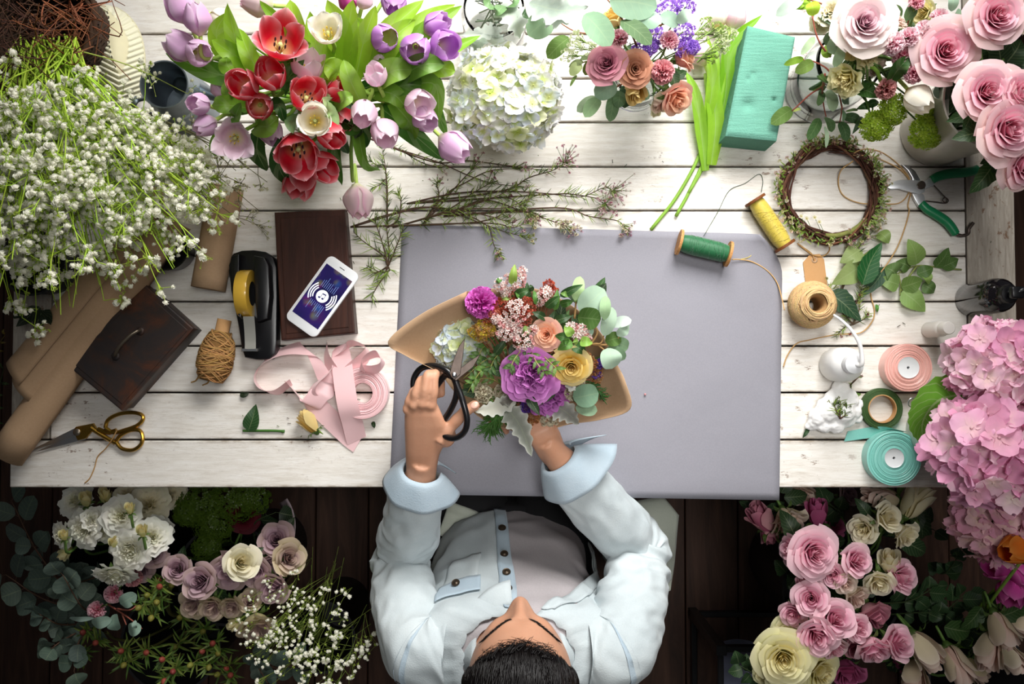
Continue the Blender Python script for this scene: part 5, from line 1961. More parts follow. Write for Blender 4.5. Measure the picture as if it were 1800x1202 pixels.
def sprig(label, cat, group, branch, leaves, col, name='eucalyptus_branch', bcol='8c5a3f', mat='leaf_matte', prof='round', br=.0016, lab_cat=None, up=(0, -.1, 1), fold=.12):
    """branch: px paths; leaves: (px,py -> px,py, width px, z[, colour])"""
    B0 = at(*branch[0][0])
    o = thing(name, label, cat, B0, group=group)
    mb = MB()
    for P in branch:
        Q = cr([at(*p) for p in P], 5); k = len(Q)
        mb.tube(Q, [br * (1.2 - .6 * i / (k - 1)) for i in range(k)], 6, hx(bcol))
    mb.build('branch', M['twig'], o, B0)
    for i, l in enumerate(leaves):
        x0, y0, x1, y1, w_, z = l[:6]
        c = hx(l[6]) if len(l) > 6 else col
        a, b = at(x0, y0, z), at(x1, y1, z + rnd.uniform(-.012, .012))
        m2 = a.lerp(b, .5) + V((0, 0, .008))
        blade(MB(), [a, m2, b], mm(w_, z), prof, (up[0] + rnd.uniform(-.25, .25), up[1] + rnd.uniform(-.25, .25), up[2]), fold, .02, 0, jit(c, .06), n=10, m=4, seed=i).build('leaf', M[mat], o, B0)
    return o


sprig('eucalyptus branch arching over the posy with large grey green leaves', 'eucalyptus', None, [[(1130, 110, .14), (1110, 60, .21), (1080, 15, .23), (1060, -10, .23)], [(1110, 60, .21), (1180, 38, .22), (1200, 30, .22)]],
      [(1072, 2, 1155, 12, 62, .235), (1028, 25, 1074, 80, 46, .22, '86a886'), (1092, 36, 1145, 78, 36, .23, '566f4c'), (1150, 20, 1134, 50, 40, .22, '9dbba4'), (1160, 28, 1192, 45, 26, .22, '9dbba4'), (1190, 40, 1215, 22, 22, .22, 'a9c2b0'), (1120, 25, 1128, 46, 26, .21, '4f6a48')], EG)
sprig('single eucalyptus leaf pair left of the posy, right of the jar', 'eucalyptus', None, [[(1085, 80, .16), (1050, 62, .16), (1010, 55, .15), (970, 30, .15)]],
      [(972, 32, 928, 62, 46, .155, '92b08e'), (1000, 66, 962, 102, 32, .14, '5d7a3c')], EG)
sprig('eucalyptus sprig hanging below the posy\'s left rose', 'eucalyptus', None, [[(1110, 140, .10), (1085, 152, .13), (1060, 168, .12), (1040, 175, .11)]],
      [(1083, 148, 1046, 170, 36, .14, '8fae93'), (1050, 172, 1014, 196, 22, .11, '9fb596'), (1052, 172, 1028, 206, 26, .12, '7d9a70'), (1080, 165, 1072, 214, 24, .11, '5f7c58'), (1090, 160, 1086, 190, 24, .11, '5b7a55'), (1100, 150, 1098, 190, 26, .10, '3f5c40'), (1125, 175, 1140, 160, 22, .13, '86a37f')], EG)
sprig('sprig of small olive leaves left of the posy', 'sprig', None, [[(1100, 120, .13), (1060, 108, .15), (1030, 108, .15), (1010, 120, .14)]],
      [(1025, 108, 1000, 118, 12, .15, '8a9a6a'), (1042, 108, 1028, 132, 20, .15, '6f7d3a'), (1022, 112, 1002, 132, 20, .15, 'b4c48a'), (1014, 132, 1002, 152, 6, .13, '6f8a4a'), (1055, 98, 1020, 104, 12, .16, '93a878')], EG, 'leafy_sprig', '8a7a4a')
pw = [tiny_blossom(90 + i, hx('eef0d8'), hx('a9bf6a'), 6) for i in range(4)]


def budspray(label, root, tips, n, R, size, pool, group=None, name='bud_spray', cat='buds', col='7f9a4f'):
    o = thing(name, label, cat, at(*root), group=group)
    B0 = at(*root)
    st, bs = MB(), MB()
    for i, t_ in enumerate(tips):
        T = at(*t_)
        mid = B0.lerp(T, .5) + V((0, 0, .012))
        st.tube(cr([B0, mid, T], 4), .0011, 5, hx(col), False)
        cluster(bs, T, R, R * .7, n, pool, size, 900 + i, hx(col), mid)
        bs2 = None
    st.build('stems', M['stem'], o, B0)
    b = bs.build('blossoms', M['tiny'], o, B0); b['kind'] = 'stuff'
    return o


budspray('spray of pale green buds at the posy\'s left', (1080, 110, .14), [(1010, 82, .17), (1035, 84, .17), (998, 98, .15), (1012, 66, .16), (1048, 70, .17)], 14, .011, .0042, pw)
budspray('loose spray of green buds at the posy\'s right', (1175, 110, .15), [(1235, 62, .17), (1262, 48, .17), (1258, 92, .15), (1242, 40, .17), (1275, 55, .16), (1248, 102, .14)], 12, .009, .0038, [tiny_blossom(95 + i, hx('b9cf7a'), hx('7f9a4f'), 6) for i in range(3)])
budspray('white frilly blossoms beside the green foam brick\'s top left corner', (1225, 110, .10), [(1268, 62, .10), (1285, 60, .09), (1272, 84, .08), (1268, 72, .10)], 12, .010, .0050, pw)
rose(1152, 195, .08, 20, 'cream', 270, 70, 'tiny cream bud hanging beside the tumbler', GP, 'bud', pv_(1152, 190, .08))
# ---- pale tulips lying with their leaves and stalks toward the viewer
def lying(label, bloom, stalk, lv, kind='blush', size=46):
    x, y, z, a = bloom
    via = [at(*p) for p in stalk]
    return tulip(x, y, z, size, a, 84, kind, .05, label, 'pale tulips lying on the table', via, lv)
lying('whitish tulip lying beside the posy, its green stalk toward the viewer', (1232, 92, .03, 110), [(1240, 130, .02), (1244, 200, .012), (1230, 270, .008), (1190, 345, .005), (1144, 404, .005)],
      [([(1250, 290, .012), (1258, 220, .022), (1252, 150, .03), (1262, 90, .03)], 30, hx('9ccb3a')), ([(1240, 300, .010), (1232, 230, .02), (1222, 165, .03), (1205, 125, .03)], 22, hx('8fc03a')), ([(1242, 210, .02), (1252, 150, .04), (1245, 65, .05)], 22, hx('a2d040'))], 'blush', 48)
lying('whitish tulip lying left of the foam brick, half hidden', (1292, 30, .03, 70), [(1275, 70, .02), (1262, 150, .012), (1245, 260, .008), (1215, 330, .005), (1188, 380, .005)],
      [([(1255, 250, .01), (1275, 170, .02), (1285, 80, .04), (1340, 26, .05)], 26, hx('86bf2e'))], 'blush', 44)
lying('pale tulip with a thin stalk ending between posy and green spool', (1262, 30, .028, 95), [(1258, 80, .02), (1256, 180, .01), (1240, 280, .006), (1210, 340, .005)], [([(1245, 250, .01), (1258, 180, .02), (1275, 105, .03)], 22, hx('9fd03a'))], 'white', 40)
# ================================================================= TOP RIGHT: mixed vase and the bucket of pink roses
av = at(1470, 130, .10); av.z = 0
glass_jar('rounded clear glass vase holding the mixed flowers at upper right', av, .062, .17, .055)
GV = 'mixed flowers in the round glass vase'
def avia(px, py, z):
    p = at(px, py, z)
    m_ = V((av.x + (p.x - av.x) * .22, av.y + (p.y - av.y) * .22, .185))
    m_.x = av.x + max(-.04, min(.04, m_.x - av.x)); m_.y = av.y + max(-.04, min(.04, m_.y - av.y))
    return [p.lerp(m_, .6) + V((0, 0, -.02)), m_, V((av.x - (m_.x - av.x) * .6, av.y, .014))]
def vr(kind, px, py, z, size, a, t_, lab, stage='full', leaves=1, ruffle=0.0, name='rose', cat='rose'):
    return rose(px, py, z, size, kind, a, t_, lab, GV, stage, avia(px, py, z), leaves, name, cat, ruffle)
vr('palepink', 1522, 38, .25, 88, 230, 10, 'large pale pink rose at the vase\'s top', 'full')
vr('rosy', 1664, 88, .25, 88, 230, 14, 'pink rose with deep pink heart beside the carnations')
vr('blush', 1672, 55, .22, 62, 60, 45, 'pale blush rose turned away behind the deep hearted pink one', 'half')
vr('yellow', 1505, 78, .21, 46, 250, 30, 'orange yellow ruffled bloom under the pale pink rose', 'loose', 0, 1.2, 'lisianthus', 'lisianthus')
vr('yellowcream', 1530, 100, .20, 44, 300, 40, 'cream ruffled bloom left of the pink carnations', 'loose', 0, 1.3, 'lisianthus', 'lisianthus')
vr('blush', 1540, 120, .18, 36, 300, 60, 'lowest cream ruffled bloom, drooping by the brownish carnation', 'loose', 0, 1.3, 'lisianthus', 'lisianthus')
vr('yellowcream', 1486, 140, .19, 54, 220, 62, 'pale yellow lisianthus hanging over the glass vase', 'half', 0, .8, 'lisianthus', 'lisianthus')
vr('yellowcream', 1488, 158, .18, 26, 320, 60, 'small yellow lisianthus bud below the hanging one', 'bud', 0, .4, 'lisianthus', 'lisianthus')
vr('cream', 1462, 18, .20, 48, 150, 30, 'cream lisianthus left of the large pale rose', 'loose', 0, 1.0, 'lisianthus', 'lisianthus')
vr('cream', 1442, 40, .17, 34, 230, 50, 'shaded cream bloom under the upper left lisianthus', 'half', 0, .6, 'lisianthus', 'lisianthus')
vr('yellowcream', 1622, 22, .18, 44, 200, 50, 'pale yellow bloom half hidden at the top edge', 'half', 0)
vr('blush', 1575, 35, .20, 44, 60, 50, 'pale peach petals right behind the large pale rose', 'loose', 0, 1.0, 'lisianthus', 'lisianthus')
vr('peach', 1632, 78, .17, 26, 250, 70, 'small peach petal edge under the deep hearted rose', 'bud', 0)
for (k, x, y, z, s, a, t_, lab) in [
    ('softcarn', 1570, 76, .24, 52, 240, 15, 'deep centred pink carnation, largest of the carnation group'), ('softcarn', 1543, 60, .23, 40, 150, 30, 'pale pink carnation left in the carnation group'),
    ('softcarn', 1600, 62, .24, 46, 80, 20, 'pale pink carnation at the group\'s centre'), ('pinkcarn', 1588, 102, .22, 46, 280, 35, 'pink carnation below the deep centred one'),
    ('softcarn', 1630, 52, .24, 48, 60, 20, 'pale pink carnation between the group\'s centre and its upper right end'), ('softcarn', 1656, 30, .24, 44, 45, 30, 'pale pink carnation at the group\'s upper right end'),
    ('pinkcarn', 1610, 130, .22, 46, 290, 35, 'pink carnation lowest in the group, above the white tulip'), ('softcarn', 1476, 66, .20, 44, 180, 35, 'pale pink carnation behind the eucalyptus leaves'),
    ('browncarn', 1560, 158, .19, 46, 300, 40, 'brownish pink carnation left of the white tulip'), ('pinkcarn', 1612, 2, .22, 34, 90, 40, 'pink carnation cut by the photo\'s top edge')]:
    blob_flower(k, x, y, z, s, a, t_, lab, GV, 'carnation', 'carnation', avia(x, y, z))
tulip(1614, 174, .20, 58, 300, 62, 'white', .0, 'white tulip hanging at the mixed vase\'s lower right', GV, avia(1614, 174, .2), [([(1560, 150, .17), (1580, 120, .22), (1600, 100, .23)], 30, hx('3f6a30'))])
pg_ = [star_blossom(hx('aecb3a'), hx('86a82a'), 5, i) for i in range(3)] + [star_blossom(hx('b8cf48'), hx('90ac30'), 5)]
def viburnum(x, y, z, Rpx, rz, n, lab, group, via, root, tilt=(0, -.6, 1), name='viburnum'):
    c = at(x, y, z); R = mm(Rpx, z)
    o = thing(name, lab, 'viburnum', c, group=group)
    mb = MB(); st = MB()
    m = zframe(c, tilt)
    loc = MB(); cluster(loc, (0, 0, 0), R, rz, int(n * 1.7), pg_, .0052, int(x), None, None, 1.55)
    mb.merge(loc, m)
    b = mb.build('blossoms', M['leaf_plain'], o, c); b['kind'] = 'stuff'
    r_ = random.Random(int(y)); ctr = c - V(tilt).normalized() * rz * 1.1
    for i in range(16):
        q = m @ V((R * .9 * cos(i * GA) * sqrt(i / 16), R * .9 * sin(i * GA) * sqrt(i / 16), rz * .5))
        st.tube([ctr, q], .0008, 4, hx('6d8a2a'), False)
    st.tube(cr([ctr] + list(via), 4), .0016, 6, hx('4a6a2a'), False)
    st.build('stems', M['stem'], o, c)
    return o
viburnum(1541, 221, .13, 28, .016, 130, 'green viburnum head hanging at the left, above the wreath', GV, avia(1541, 190, .16), None)
viburnum(1632, 230, .13, 33, .018, 150, 'green viburnum head hanging at the right, beside the metal bucket', GV, avia(1610, 190, .16), None)
viburnum(1568, 194, .15, 27, .016, 110, 'green viburnum head behind the white tulip\'s left side', GV, avia(1568, 170, .16), None)
viburnum(1634, 198, .14, 24, .015, 90, 'green viburnum head behind the white tulip\'s right side', GV, avia(1630, 170, .16), None)
viburnum(1622, 96, .22, 18, .012, 60, 'small yellow green viburnum between carnations and deep hearted rose', GV, avia(1622, 96, .2), None, (0, 0, 1))
sprig('red stemmed eucalyptus branch reaching left and down from the mixed vase', 'eucalyptus', None,
      [[(1500, 130, .18), (1466, 130, .17), (1450, 118, .17), (1430, 108, .16), (1412, 105, .16)], [(1466, 130, .17), (1448, 150, .14), (1425, 165, .12), (1402, 186, .10), (1392, 195, .09)], [(1450, 130, .17), (1446, 160, .13), (1448, 185, .11), (1452, 205, .09)],
       [(1460, 100, .18), (1444, 80, .19), (1434, 58, .20), (1428, 28, .21)], [(1466, 130, .17), (1474, 160, .14), (1480, 190, .11), (1476, 215, .09)]],
      [(1428, 28, 1424, 4, 25, .21, 'a4c638'), (1428, 14, 1398, 14, 12, .20, '8fb83a'), (1432, 65, 1408, 96, 14, .18, 'a8c09a'), (1413, 104, 1378, 114, 13, .16, '8fb43e'), (1430, 110, 1398, 128, 22, .16, '7d9a4a'), (1454, 102, 1446, 84, 20, .18, '86a83c'),
       (1480, 70, 1456, 92, 32, .19, '9db893'), (1480, 82, 1466, 118, 20, .20, 'a4bf98'), (1472, 60, 1448, 78, 24, .17, '93b58c'), (1445, 158, 1438, 186, 14, .12, '5c7a4a'), (1456, 158, 1464, 196, 22, .12, '9fb593'), (1392, 192, 1355, 218, 26, .08, '62803f'), (1394, 196, 1408, 192, 5, .08, 'b9c46a'),
       (1452, 206, 1462, 232, 18, .08, '4f6c42'), (1440, 208, 1420, 246, 20, .08, '486a3a'), (1450, 222, 1452, 260, 8, .09, 'a5bd9d'), (1476, 214, 1488, 248, 18, .08, '3f5e36'), (1482, 205, 1512, 214, 18, .09, '3f5a38'), (1480, 176, 1492, 178, 18, .12, '7f977c'), (1480, 190, 1482, 214, 8, .10, '6a8766'), (1486, 196, 1508, 194, 5, .10, '6a8350')], EG, bcol='a8594a', up=(0, -.2, 1))
sprig('pale eucalyptus leaf spreading left at the photo\'s top edge, above the foam brick', 'eucalyptus', None, [[(1480, 20, .18), (1440, 5, .19), (1410, -4, .2)]], [(1412, -4, 1364, 28, 24, .2, 'b5c8ba'), (1425, 2, 1395, 16, 12, .19, '8fb83a')], EG)
sprig('leafy stem with dark jagged leaves below the carnations', 'leafy stem', None, [[(1500, 150, .16), (1520, 175, .14), (1534, 190, .12), (1528, 205, .11)]], [(1505, 155, 1545, 172, 34, .15, '3f6a2c'), (1530, 185, 1505, 192, 16, .12, '2f5424'), (1525, 185, 1545, 180, 16, .12, '2f5424'), (1515, 145, 1530, 165, 26, .15, '34562a'), (1508, 100, 1530, 140, 30, .14, '24401f'), (1555, 120, 1575, 150, 30, .15, '24401f'), (1515, 205, 1498, 236, 14, .10, '2c4a22')], EG, 'leafy_stem', '4a6a34', 'leaf', 'ovate')
sprig('grey green eucalyptus leaves behind carnations, upper middle of the vase', 'eucalyptus', None, [[(1590, 60, .18), (1600, 30, .2), (1620, 5, .2)], [(1640, 70, .18), (1675, 50, .19), (1690, 20, .2)]],
      [(1592, 36, 1606, 8, 22, .2, '5f7f52'), (1585, 28, 1555, 20, 24, .19, '4f6a3e'), (1598, 34, 1590, 60, 22, .18, '6f8a66'), (1678, 45, 1690, 18, 24, .21, '8aa68c'), (1690, 30, 1712, 14, 26, .2, '93ad98'), (1672, 20, 1672, -8, 18, .2, '93ad98'), (1716, 50, 1730, 68, 24, .2, '8fa996'), (1640, 162, 1664, 166, 30, .17, '8ba596'), (1560, 10, 1530, 2, 28, .18, '45612f')], EG)
# metal bucket
kb = at(1742, 175, .20); kb.z = 0
bk_ = vessel('metal_bucket', 'tall zinc bucket of pink roses at the table\'s right end', 'bucket', kb, [(.0005, .0008), (.064, .0008), (.066, .004), (.066, .010), (.064, .012), (.076, .19), (.079, .194), (.079, .2), (.076, .2), (.073, .19), (.061, .014), (.0005, .010)], simple('dull_zinc', hx('b4b0a6'), .38, .55, .15, 30, .1))
GR = 'pink roses in the zinc bucket'
def kvia(px, py, z):
    p = at(px, py, z)
    m_ = V((kb.x + max(-.05, min(.05, (p.x - kb.x) * .4)), kb.y + max(-.05, min(.05, (p.y - kb.y) * .4)), .205))
    return [p.lerp(m_, .7) + V((0, 0, -.02)), m_, V((kb.x - (m_.x - kb.x) * .5, kb.y, .02))]
for (k, x, y, z, s, a, t_, lab, lv) in [
    ('rosy', 1754, 26, .29, 84, 250, 8, 'large pink rose at the photo\'s upper right edge', 2), ('rosy', 1737, 160, .29, 84, 230, 8, 'pink rose, upper left one of the clustered three', 3), ('rosy', 1792, 165, .29, 80, 20, 12, 'pink rose cut by the right edge, upper right of the clustered three', 2),
    ('rosy', 1776, 226, .29, 92, 290, 14, 'pink rose with dark heart, lowest of the clustered three', 3), ('rosy', 1802, 290, .26, 76, 300, 30, 'pink rose cut by the right edge, lowest on that side', 3), ('blush', 1795, 22, .25, 60, 20, 30, 'peach rose cut by the photo\'s upper right corner', 2)]:
    rose(x, y, z, s, k, a, t_, lab, GR, 'full', kvia(x, y, z), lv)
# dark rose foliage between them
for gi, (lab, br, lvs) in enumerate([
    ('dark rose foliage hanging over the zinc bucket\'s left side', [[(1730, 150, .2), (1700, 170, .19), (1680, 200, .17)], [(1700, 170, .19), (1715, 210, .17), (1720, 235, .15)]], [(1700, 140, 1668, 200, 48, .19), (1695, 175, 1678, 228, 40, .17), (1712, 185, 1700, 248, 44, .16), (1690, 130, 1650, 150, 30, .2), (1702, 118, 1690, 150, 34, .2), (1740, 235, 1760, 275, 36, .16), (1670, 150, 1655, 120, 26, .2)]),
    ('dark rose foliage between the upper right rose and the clustered three', [[(1760, 120, .2), (1740, 90, .22), (1720, 75, .22)], [(1760, 120, .2), (1790, 90, .22)]], [(1745, 105, 1712, 72, 40, .2), (1760, 110, 1740, 62, 44, .21), (1770, 110, 1795, 70, 48, .21), (1730, 115, 1690, 108, 38, .2), (1750, 120, 1722, 135, 34, .2), (1785, 115, 1810, 120, 34, .2)]),
    ('dark rose foliage below the clustered roses at the right edge', [[(1780, 230, .2), (1765, 270, .19), (1745, 290, .17)], [(1765, 270, .19), (1785, 310, .16)]], [(1775, 265, 1722, 288, 40, .16), (1772, 275, 1764, 318, 40, .15), (1780, 280, 1798, 325, 40, .15), (1760, 250, 1742, 262, 30, .17), (1700, 95, 1722, 80, 24, .2)])]):
    sprig(lab, 'foliage', None, br, lvs, hx('2c4427'), 'rose_foliage', '4a5a2c', 'leaf', 'ovate')

# ================================================================= WREATH
wr = at(1455, 340, .0)
wrt = thing('wreath', 'round twig wreath with moss and tiny pale blossoms', 'wreath', wr)
RW = mm(81, .02)
mb = MB(); r = random.Random(5)
for k in range(30):
    ph = r.uniform(0, 6.28); tw_ = r.choice((-3, -2, 2, 3)); off = r.uniform(.003, .011); q0 = r.uniform(0, 6.28); span = r.uniform(2.5, 6.2)
    P = []
    for i in range(41):
        th = q0 + span * i / 40
        a = ph + tw_ * th
        rr = RW + off * cos(a) + .002 * sin(5 * th + k)
        P.append(V((rr * cos(th), rr * sin(th) * 1.02, .0145 + off * sin(a))))
    c = jit(hx('4f2f24') if k % 3 else hx('6b4a35'), .25, r)
    mb.tube(P, [r.uniform(.0012, .0024) * (1 if 3 < i < 37 else .6) for i in range(41)], 5, c)
mb.build('twig_ring', M['twig'], wrt)
gb = MB()
P = [V(((RW - .004) * cos(math.radians(a)), (RW - .002) * sin(math.radians(a)), .018)) for a in range(262, 326, 6)]
gb.tube(P, [.0045 + .0005 * (i % 2) for i in range(len(P))], 8, hx('7c7f43'))
gb.build('green_branch', M['twig'], wrt)
mo, bl = MB(), MB()
mp_ = [tiny_blossom(120 + i, c, hx('b7b86a'), 7) for i, c in enumerate((hx('efe6da'), hx('eec9cc'), hx('e9dfc0'), hx('d9b3b8')))]
nb = 0
for (a0, a1, n, w_) in [(60, 125, 120, .016), (-42, 52, 200, .017), (165, 245, 110, .018), (245, 300, 50, .012), (300, 330, 40, .018), (125, 165, 30, .012)]:
    for i in range(n):
        a = math.radians(r.uniform(a0, a1)); rr = RW + r.uniform(-.003, w_)
        b = V((rr * cos(a), rr * sin(a), r.uniform(.010, .030)))
        d = V((cos(a + r.uniform(-1.4, 1.4)), sin(a + r.uniform(-1.4, 1.4)), r.uniform(0, .8))).normalized()
        L = r.uniform(.006, .016)
        blade(mo, [b, b + d * L], .0028, 'lance', (0, 0, 1), .2, col=jit(r.choice((hx('7c9a3a'), hx('93ab4c'), hx('5c7a30'), hx('a9b861'))), .15, r), n=3, m=2)
        if r.random() < .34:
            bl.merge(mp_[r.randrange(4)], zframe(b + d * L, d + V((0, 0, 1)), r.uniform(0, 6), r.uniform(.0028, .0052)))
o = mo.build('moss', M['leaf_plain'], wrt); o['kind'] = 'stuff'
o = bl.build('blossoms', M['tiny'], wrt); o['kind'] = 'stuff'
st = MB(); fl_ = MB()
for (x, y) in [(1418, 384), (1432, 382), (1408, 380), (1440, 390)]:
    q = at(x, y, .02) - wr; b = at(x + 12, y + 26, .014) - wr
    st.tube([b, q], .0006, 4, hx('6a7a40'))
    fl_.merge(star_blossom(hx('f2f0e6'), hx('c2b23a'), 6), zframe(q, (0, .2, 1), r.uniform(0, 6), .0058))
st.build('flower_stalks', M['stem'], wrt); o = fl_.build('white_star_flowers', M['tiny'], wrt); o['kind'] = 'stuff'

# ================================================================= LEAVES LYING BELOW THE WREATH
def flat_leaf(lab, P, w_, col, name='leaf', group=None, ser=.05, z=.006, mat='leaf', cat='leaf', n=10, prof='ovate'):
    Q = [at(x, y, z + .004 * (1 if 0 < i < len(P) - 1 else 0)) for i, (x, y) in enumerate(P)]
    return solo(blade(MB(), Q, mm(w_), prof, (0, 0, 1), .22, .03, ser, col, n=n, m=6, seed=rnd.randrange(9)), name, M[mat], lab, cat, Q[0], group)
LU = hx('8fa564')
def leafspray(lab, branch, lvs, col, z=.008):
    return sprig(lab, 'leaves', None, [[(x, y, z) for x, y in b] for b in branch], lvs, col, 'leaf_spray', '7f8a4a', 'leaf', 'ovate')
leafspray('spray of rose leaves lying pale side up, left of the black bottle', [[(1690, 474), (1650, 470), (1612, 467), (1575, 482)], [(1612, 467), (1585, 505), (1582, 520)], [(1585, 512), (1580, 480)]],
          [(1612, 464, 1596, 420, 40, .012, '7f9c55'), (1645, 470, 1668, 435, 30, .012, '54753a'), (1655, 470, 1685, 455, 26, .012, '54753a'), (1575, 482, 1555, 470, 40, .012, '64834a'), (1580, 500, 1543, 492, 34, .012, '7c9a55'), (1585, 505, 1622, 492, 34, .013, '6f8e48'), (1586, 512, 1626, 548, 40, .012, '86a85a'), (1612, 482, 1640, 470, 24, .016, '54753a'), (1622, 500, 1642, 515, 26, .010, '5c7c40'), (1625, 480, 1632, 500, 18, .016, '86a452'), (1600, 470, 1575, 460, 30, .008, '5a7a3e')], hx('6b8a48'))
leafspray('pale undersides of two broad leaves lying under the wreath\'s right foot', [[(1530, 440), (1500, 465), (1465, 508)]], [(1512, 438, 1476, 462, 36, .008, '94a868'), (1512, 468, 1462, 500, 44, .008, '9bb070'), (1545, 408, 1562, 428, 26, .008, '86a258')], LU)
flat_leaf('dark green folded leaf standing on the pale leaves below the wreath', [(1517, 500), (1530, 460), (1550, 426)], 38, hx('1f5a2a'), z=.022)
flat_leaf('dark leaf lying under the folded one, pointing to the squeeze bottle', [(1555, 470), (1540, 495), (1510, 525)], 26, hx('2f5238'), z=.008)
flat_leaf('dark pointed leaf lying right of the jute ball', [(1458, 515), (1485, 535), (1514, 565)], 42, hx('2a4a30'), z=.010)
def waxsprig(lab, root, tips, seed, n=16, cols=None, size=.0035, group=None, spread=.010, name='waxflower_sprig', ndl=16, bud=True, Ln=.013, z=.008):
    """twiggy branch with needle leaves and tight buds at the tips"""
    B0 = at(*root) if len(root) == 3 else at(root[0], root[1], z)
    o = thing(name, lab, 'waxflower', B0, group=group)
    r = random.Random(seed)
    st, nd, bs = MB(), MB(), MB()
    pool = [tiny_blossom(seed + i, c, hx('6a3a44'), 6) for i, c in enumerate(cols or (hx('e3b9c4'), hx('c98a9c'), hx('efe0d8')))]
    for t_ in tips:
        pts_ = [B0] + [at(p[0], p[1], p[2] if len(p) > 2 else z) for p in t_]
        Q = cr(pts_, 6); k = len(Q)
        st.tube(Q, [.0016 * (1.1 - .75 * i / (k - 1)) for i in range(k)], 5, jit(hx('4a382a'), .2, r))
        for i in range(3, k):
            for s in range(2 if r.random() < min(1, ndl * 4.2 / k) and (i * 7 + seed) % 6 else 1 if r.random() < .4 else 0):
                b = Q[i]; d = (Q[i] - Q[i - 1]).normalized()
                a = r.choice((-1, 1)) * r.uniform(.4, 1.1)
                dd = V((d.x * cos(a) - d.y * sin(a), d.x * sin(a) + d.y * cos(a), r.uniform(-.1, .6)))
                L = r.uniform(.6, 1.5) * Ln
                e = b + dd * L; e.z = max(e.z, .003)
                if r.random() < .15: dd = V((dd.y, dd.x, dd.z))
                c = jit(r.choice((hx('56692c'), hx('7f9a40'), hx('3c5224'), hx('93a850'))), .15, r)
                nd.tube([b, b.lerp(e, .6), e], [.0007, .0006, .0002], 4, c, False)
                if r.random() < .16:
                    e2 = e + V((dd.y, -dd.x, 0)) * L * .4
                    nd.tube([b.lerp(e, .4), e2], [.0007, .0002], 4, c, False)
        if bud:
            T = Q[-1]
            for i in range(n):
                f = T + V((r.gauss(0, 1), r.gauss(0, 1), abs(r.gauss(0, .7)))) * spread * .7
                f.z = max(f.z, .005)
                st.tube([Q[-3], f], .0005, 3, hx('5a6a30'), False)
                bs.merge(pool[r.randrange(len(pool))], zframe(f, (r.uniform(-.5, .5), r.uniform(-.5, .5), 1), r.uniform(0, 6), size * r.uniform(.7, 1.2)))
    st.build('twigs', M['twig'], o, B0)
    b = nd.build('needles', M['stem'], o, B0); b['kind'] = 'stuff'
    if bs.v:
        b = bs.build('buds', M['tiny'], o, B0); b['kind'] = 'stuff'
    return o
waxsprig('sprig of pink buds below the wreath, crossing the pale leaves', (1476, 520), [[(1490, 475), (1502, 440), (1495, 428)], [(1500, 460), (1515, 425), (1528, 415)]], 61, 9, size=.0034, ndl=7)
waxsprig('small sprig of greens between jute ball and squeeze bottle', (1500, 570), [[(1510, 545), (1512, 520)], [(1485, 575), (1470, 590)], [(1490, 560), (1475, 545)], [(1520, 560), (1524, 552)]], 62, 3, (hx('8a4a3a'), hx('b9c46a')), ndl=10, Ln=.010)
waxsprig('sprig of greenery and buds by the tag', (1500, 545), [[(1480, 535), (1462, 520), (1456, 505)], [(1510, 520), (1515, 505)]], 63, 6, (hx('d9dcc0'), hx('a9b86a')), ndl=12)
waxsprig('green sprig poking out of the cotton tuft', (1477, 736, .035), [[(1476, 725, .038), (1478, 705, .036)], [(1470, 722, .038), (1466, 708, .036)], [(1486, 728, .036), (1490, 712, .034)]], 64, 2, (hx('8aa04a'), hx('6a8a3a')), ndl=8, Ln=.010)
waxsprig('small green sprig beside the squeeze bottle\'s foot', (1503, 668), [[(1493, 680), (1496, 692)], [(1510, 660), (1505, 650)]], 66, 2, (hx('8a3a3a'), hx('8aa04a')), ndl=10, Ln=.008)
flat_leaf('small dark leaf sticking out under the cotton tuft', [(1422, 752), (1416, 762), (1411, 770)], 8, hx('2a4a2c'), z=.004)
flat_leaf('curled green leaf between cotton tuft and floral tape', [(1494, 690), (1505, 694), (1514, 692)], 10, hx('6f9048'), z=.012)
flat_leaf('tiny green leaf on the boards right of the jute strand', [(1541, 535), (1542, 542), (1543, 549)], 7, hx('4f8a34'), z=.004)

# ================================================================= WAXFLOWER BRANCHES behind the grey paper
GW = None
waxsprig('long waxflower branch running along the boards to the two pink tips at right', (715, 358), [[(800, 340, .012), (880, 336, .014), (960, 340, .016), (1020, 346, .014), (1062, 330, .022), (1085, 338, .02)], [(960, 342, .016), (1010, 342, .016), (1060, 352, .016), (1062, 362, .018)], [(880, 336, .014), (930, 312, .016), (975, 298, .02), (998, 280, .026)]], 71, 34, spread=.017, ndl=44, Ln=.016)
waxsprig('dark waxflower branch crossing the grey paper\'s upper edge', (616, 399), [[(680, 378, .008), (755, 364, .012), (840, 390, .016), (880, 405, .018), (930, 418, .016)], [(755, 364, .012), (850, 392, .016), (868, 430, .012), (878, 452, .010)], [(840, 390, .018), (900, 362, .022), (940, 345, .02)], [(850, 392, .016), (900, 400, .02), (935, 385, .022)]], 72, 12, (hx('e0dca8'), hx('8aa04a'), hx('d9b3b8')), spread=.010, ndl=46, Ln=.015)
waxsprig('waxflower branch with pale yellow and pink blossoms lying over the paper\'s edge', (780, 380), [[(850, 352, .014), (920, 372, .018), (975, 390, .018), (990, 398, .018)], [(920, 372, .018), (960, 385, .02), (1008, 402, .014)], [(850, 352, .014), (900, 350, .02), (938, 390, .02)], [(975, 365, .018), (1035, 380, .014), (1085, 388, .01), (1100, 402, .006)]], 73, 16, (hx('efe8b8'), hx('e9e4c4'), hx('d9a4b8')), .0048, spread=.011, ndl=42)
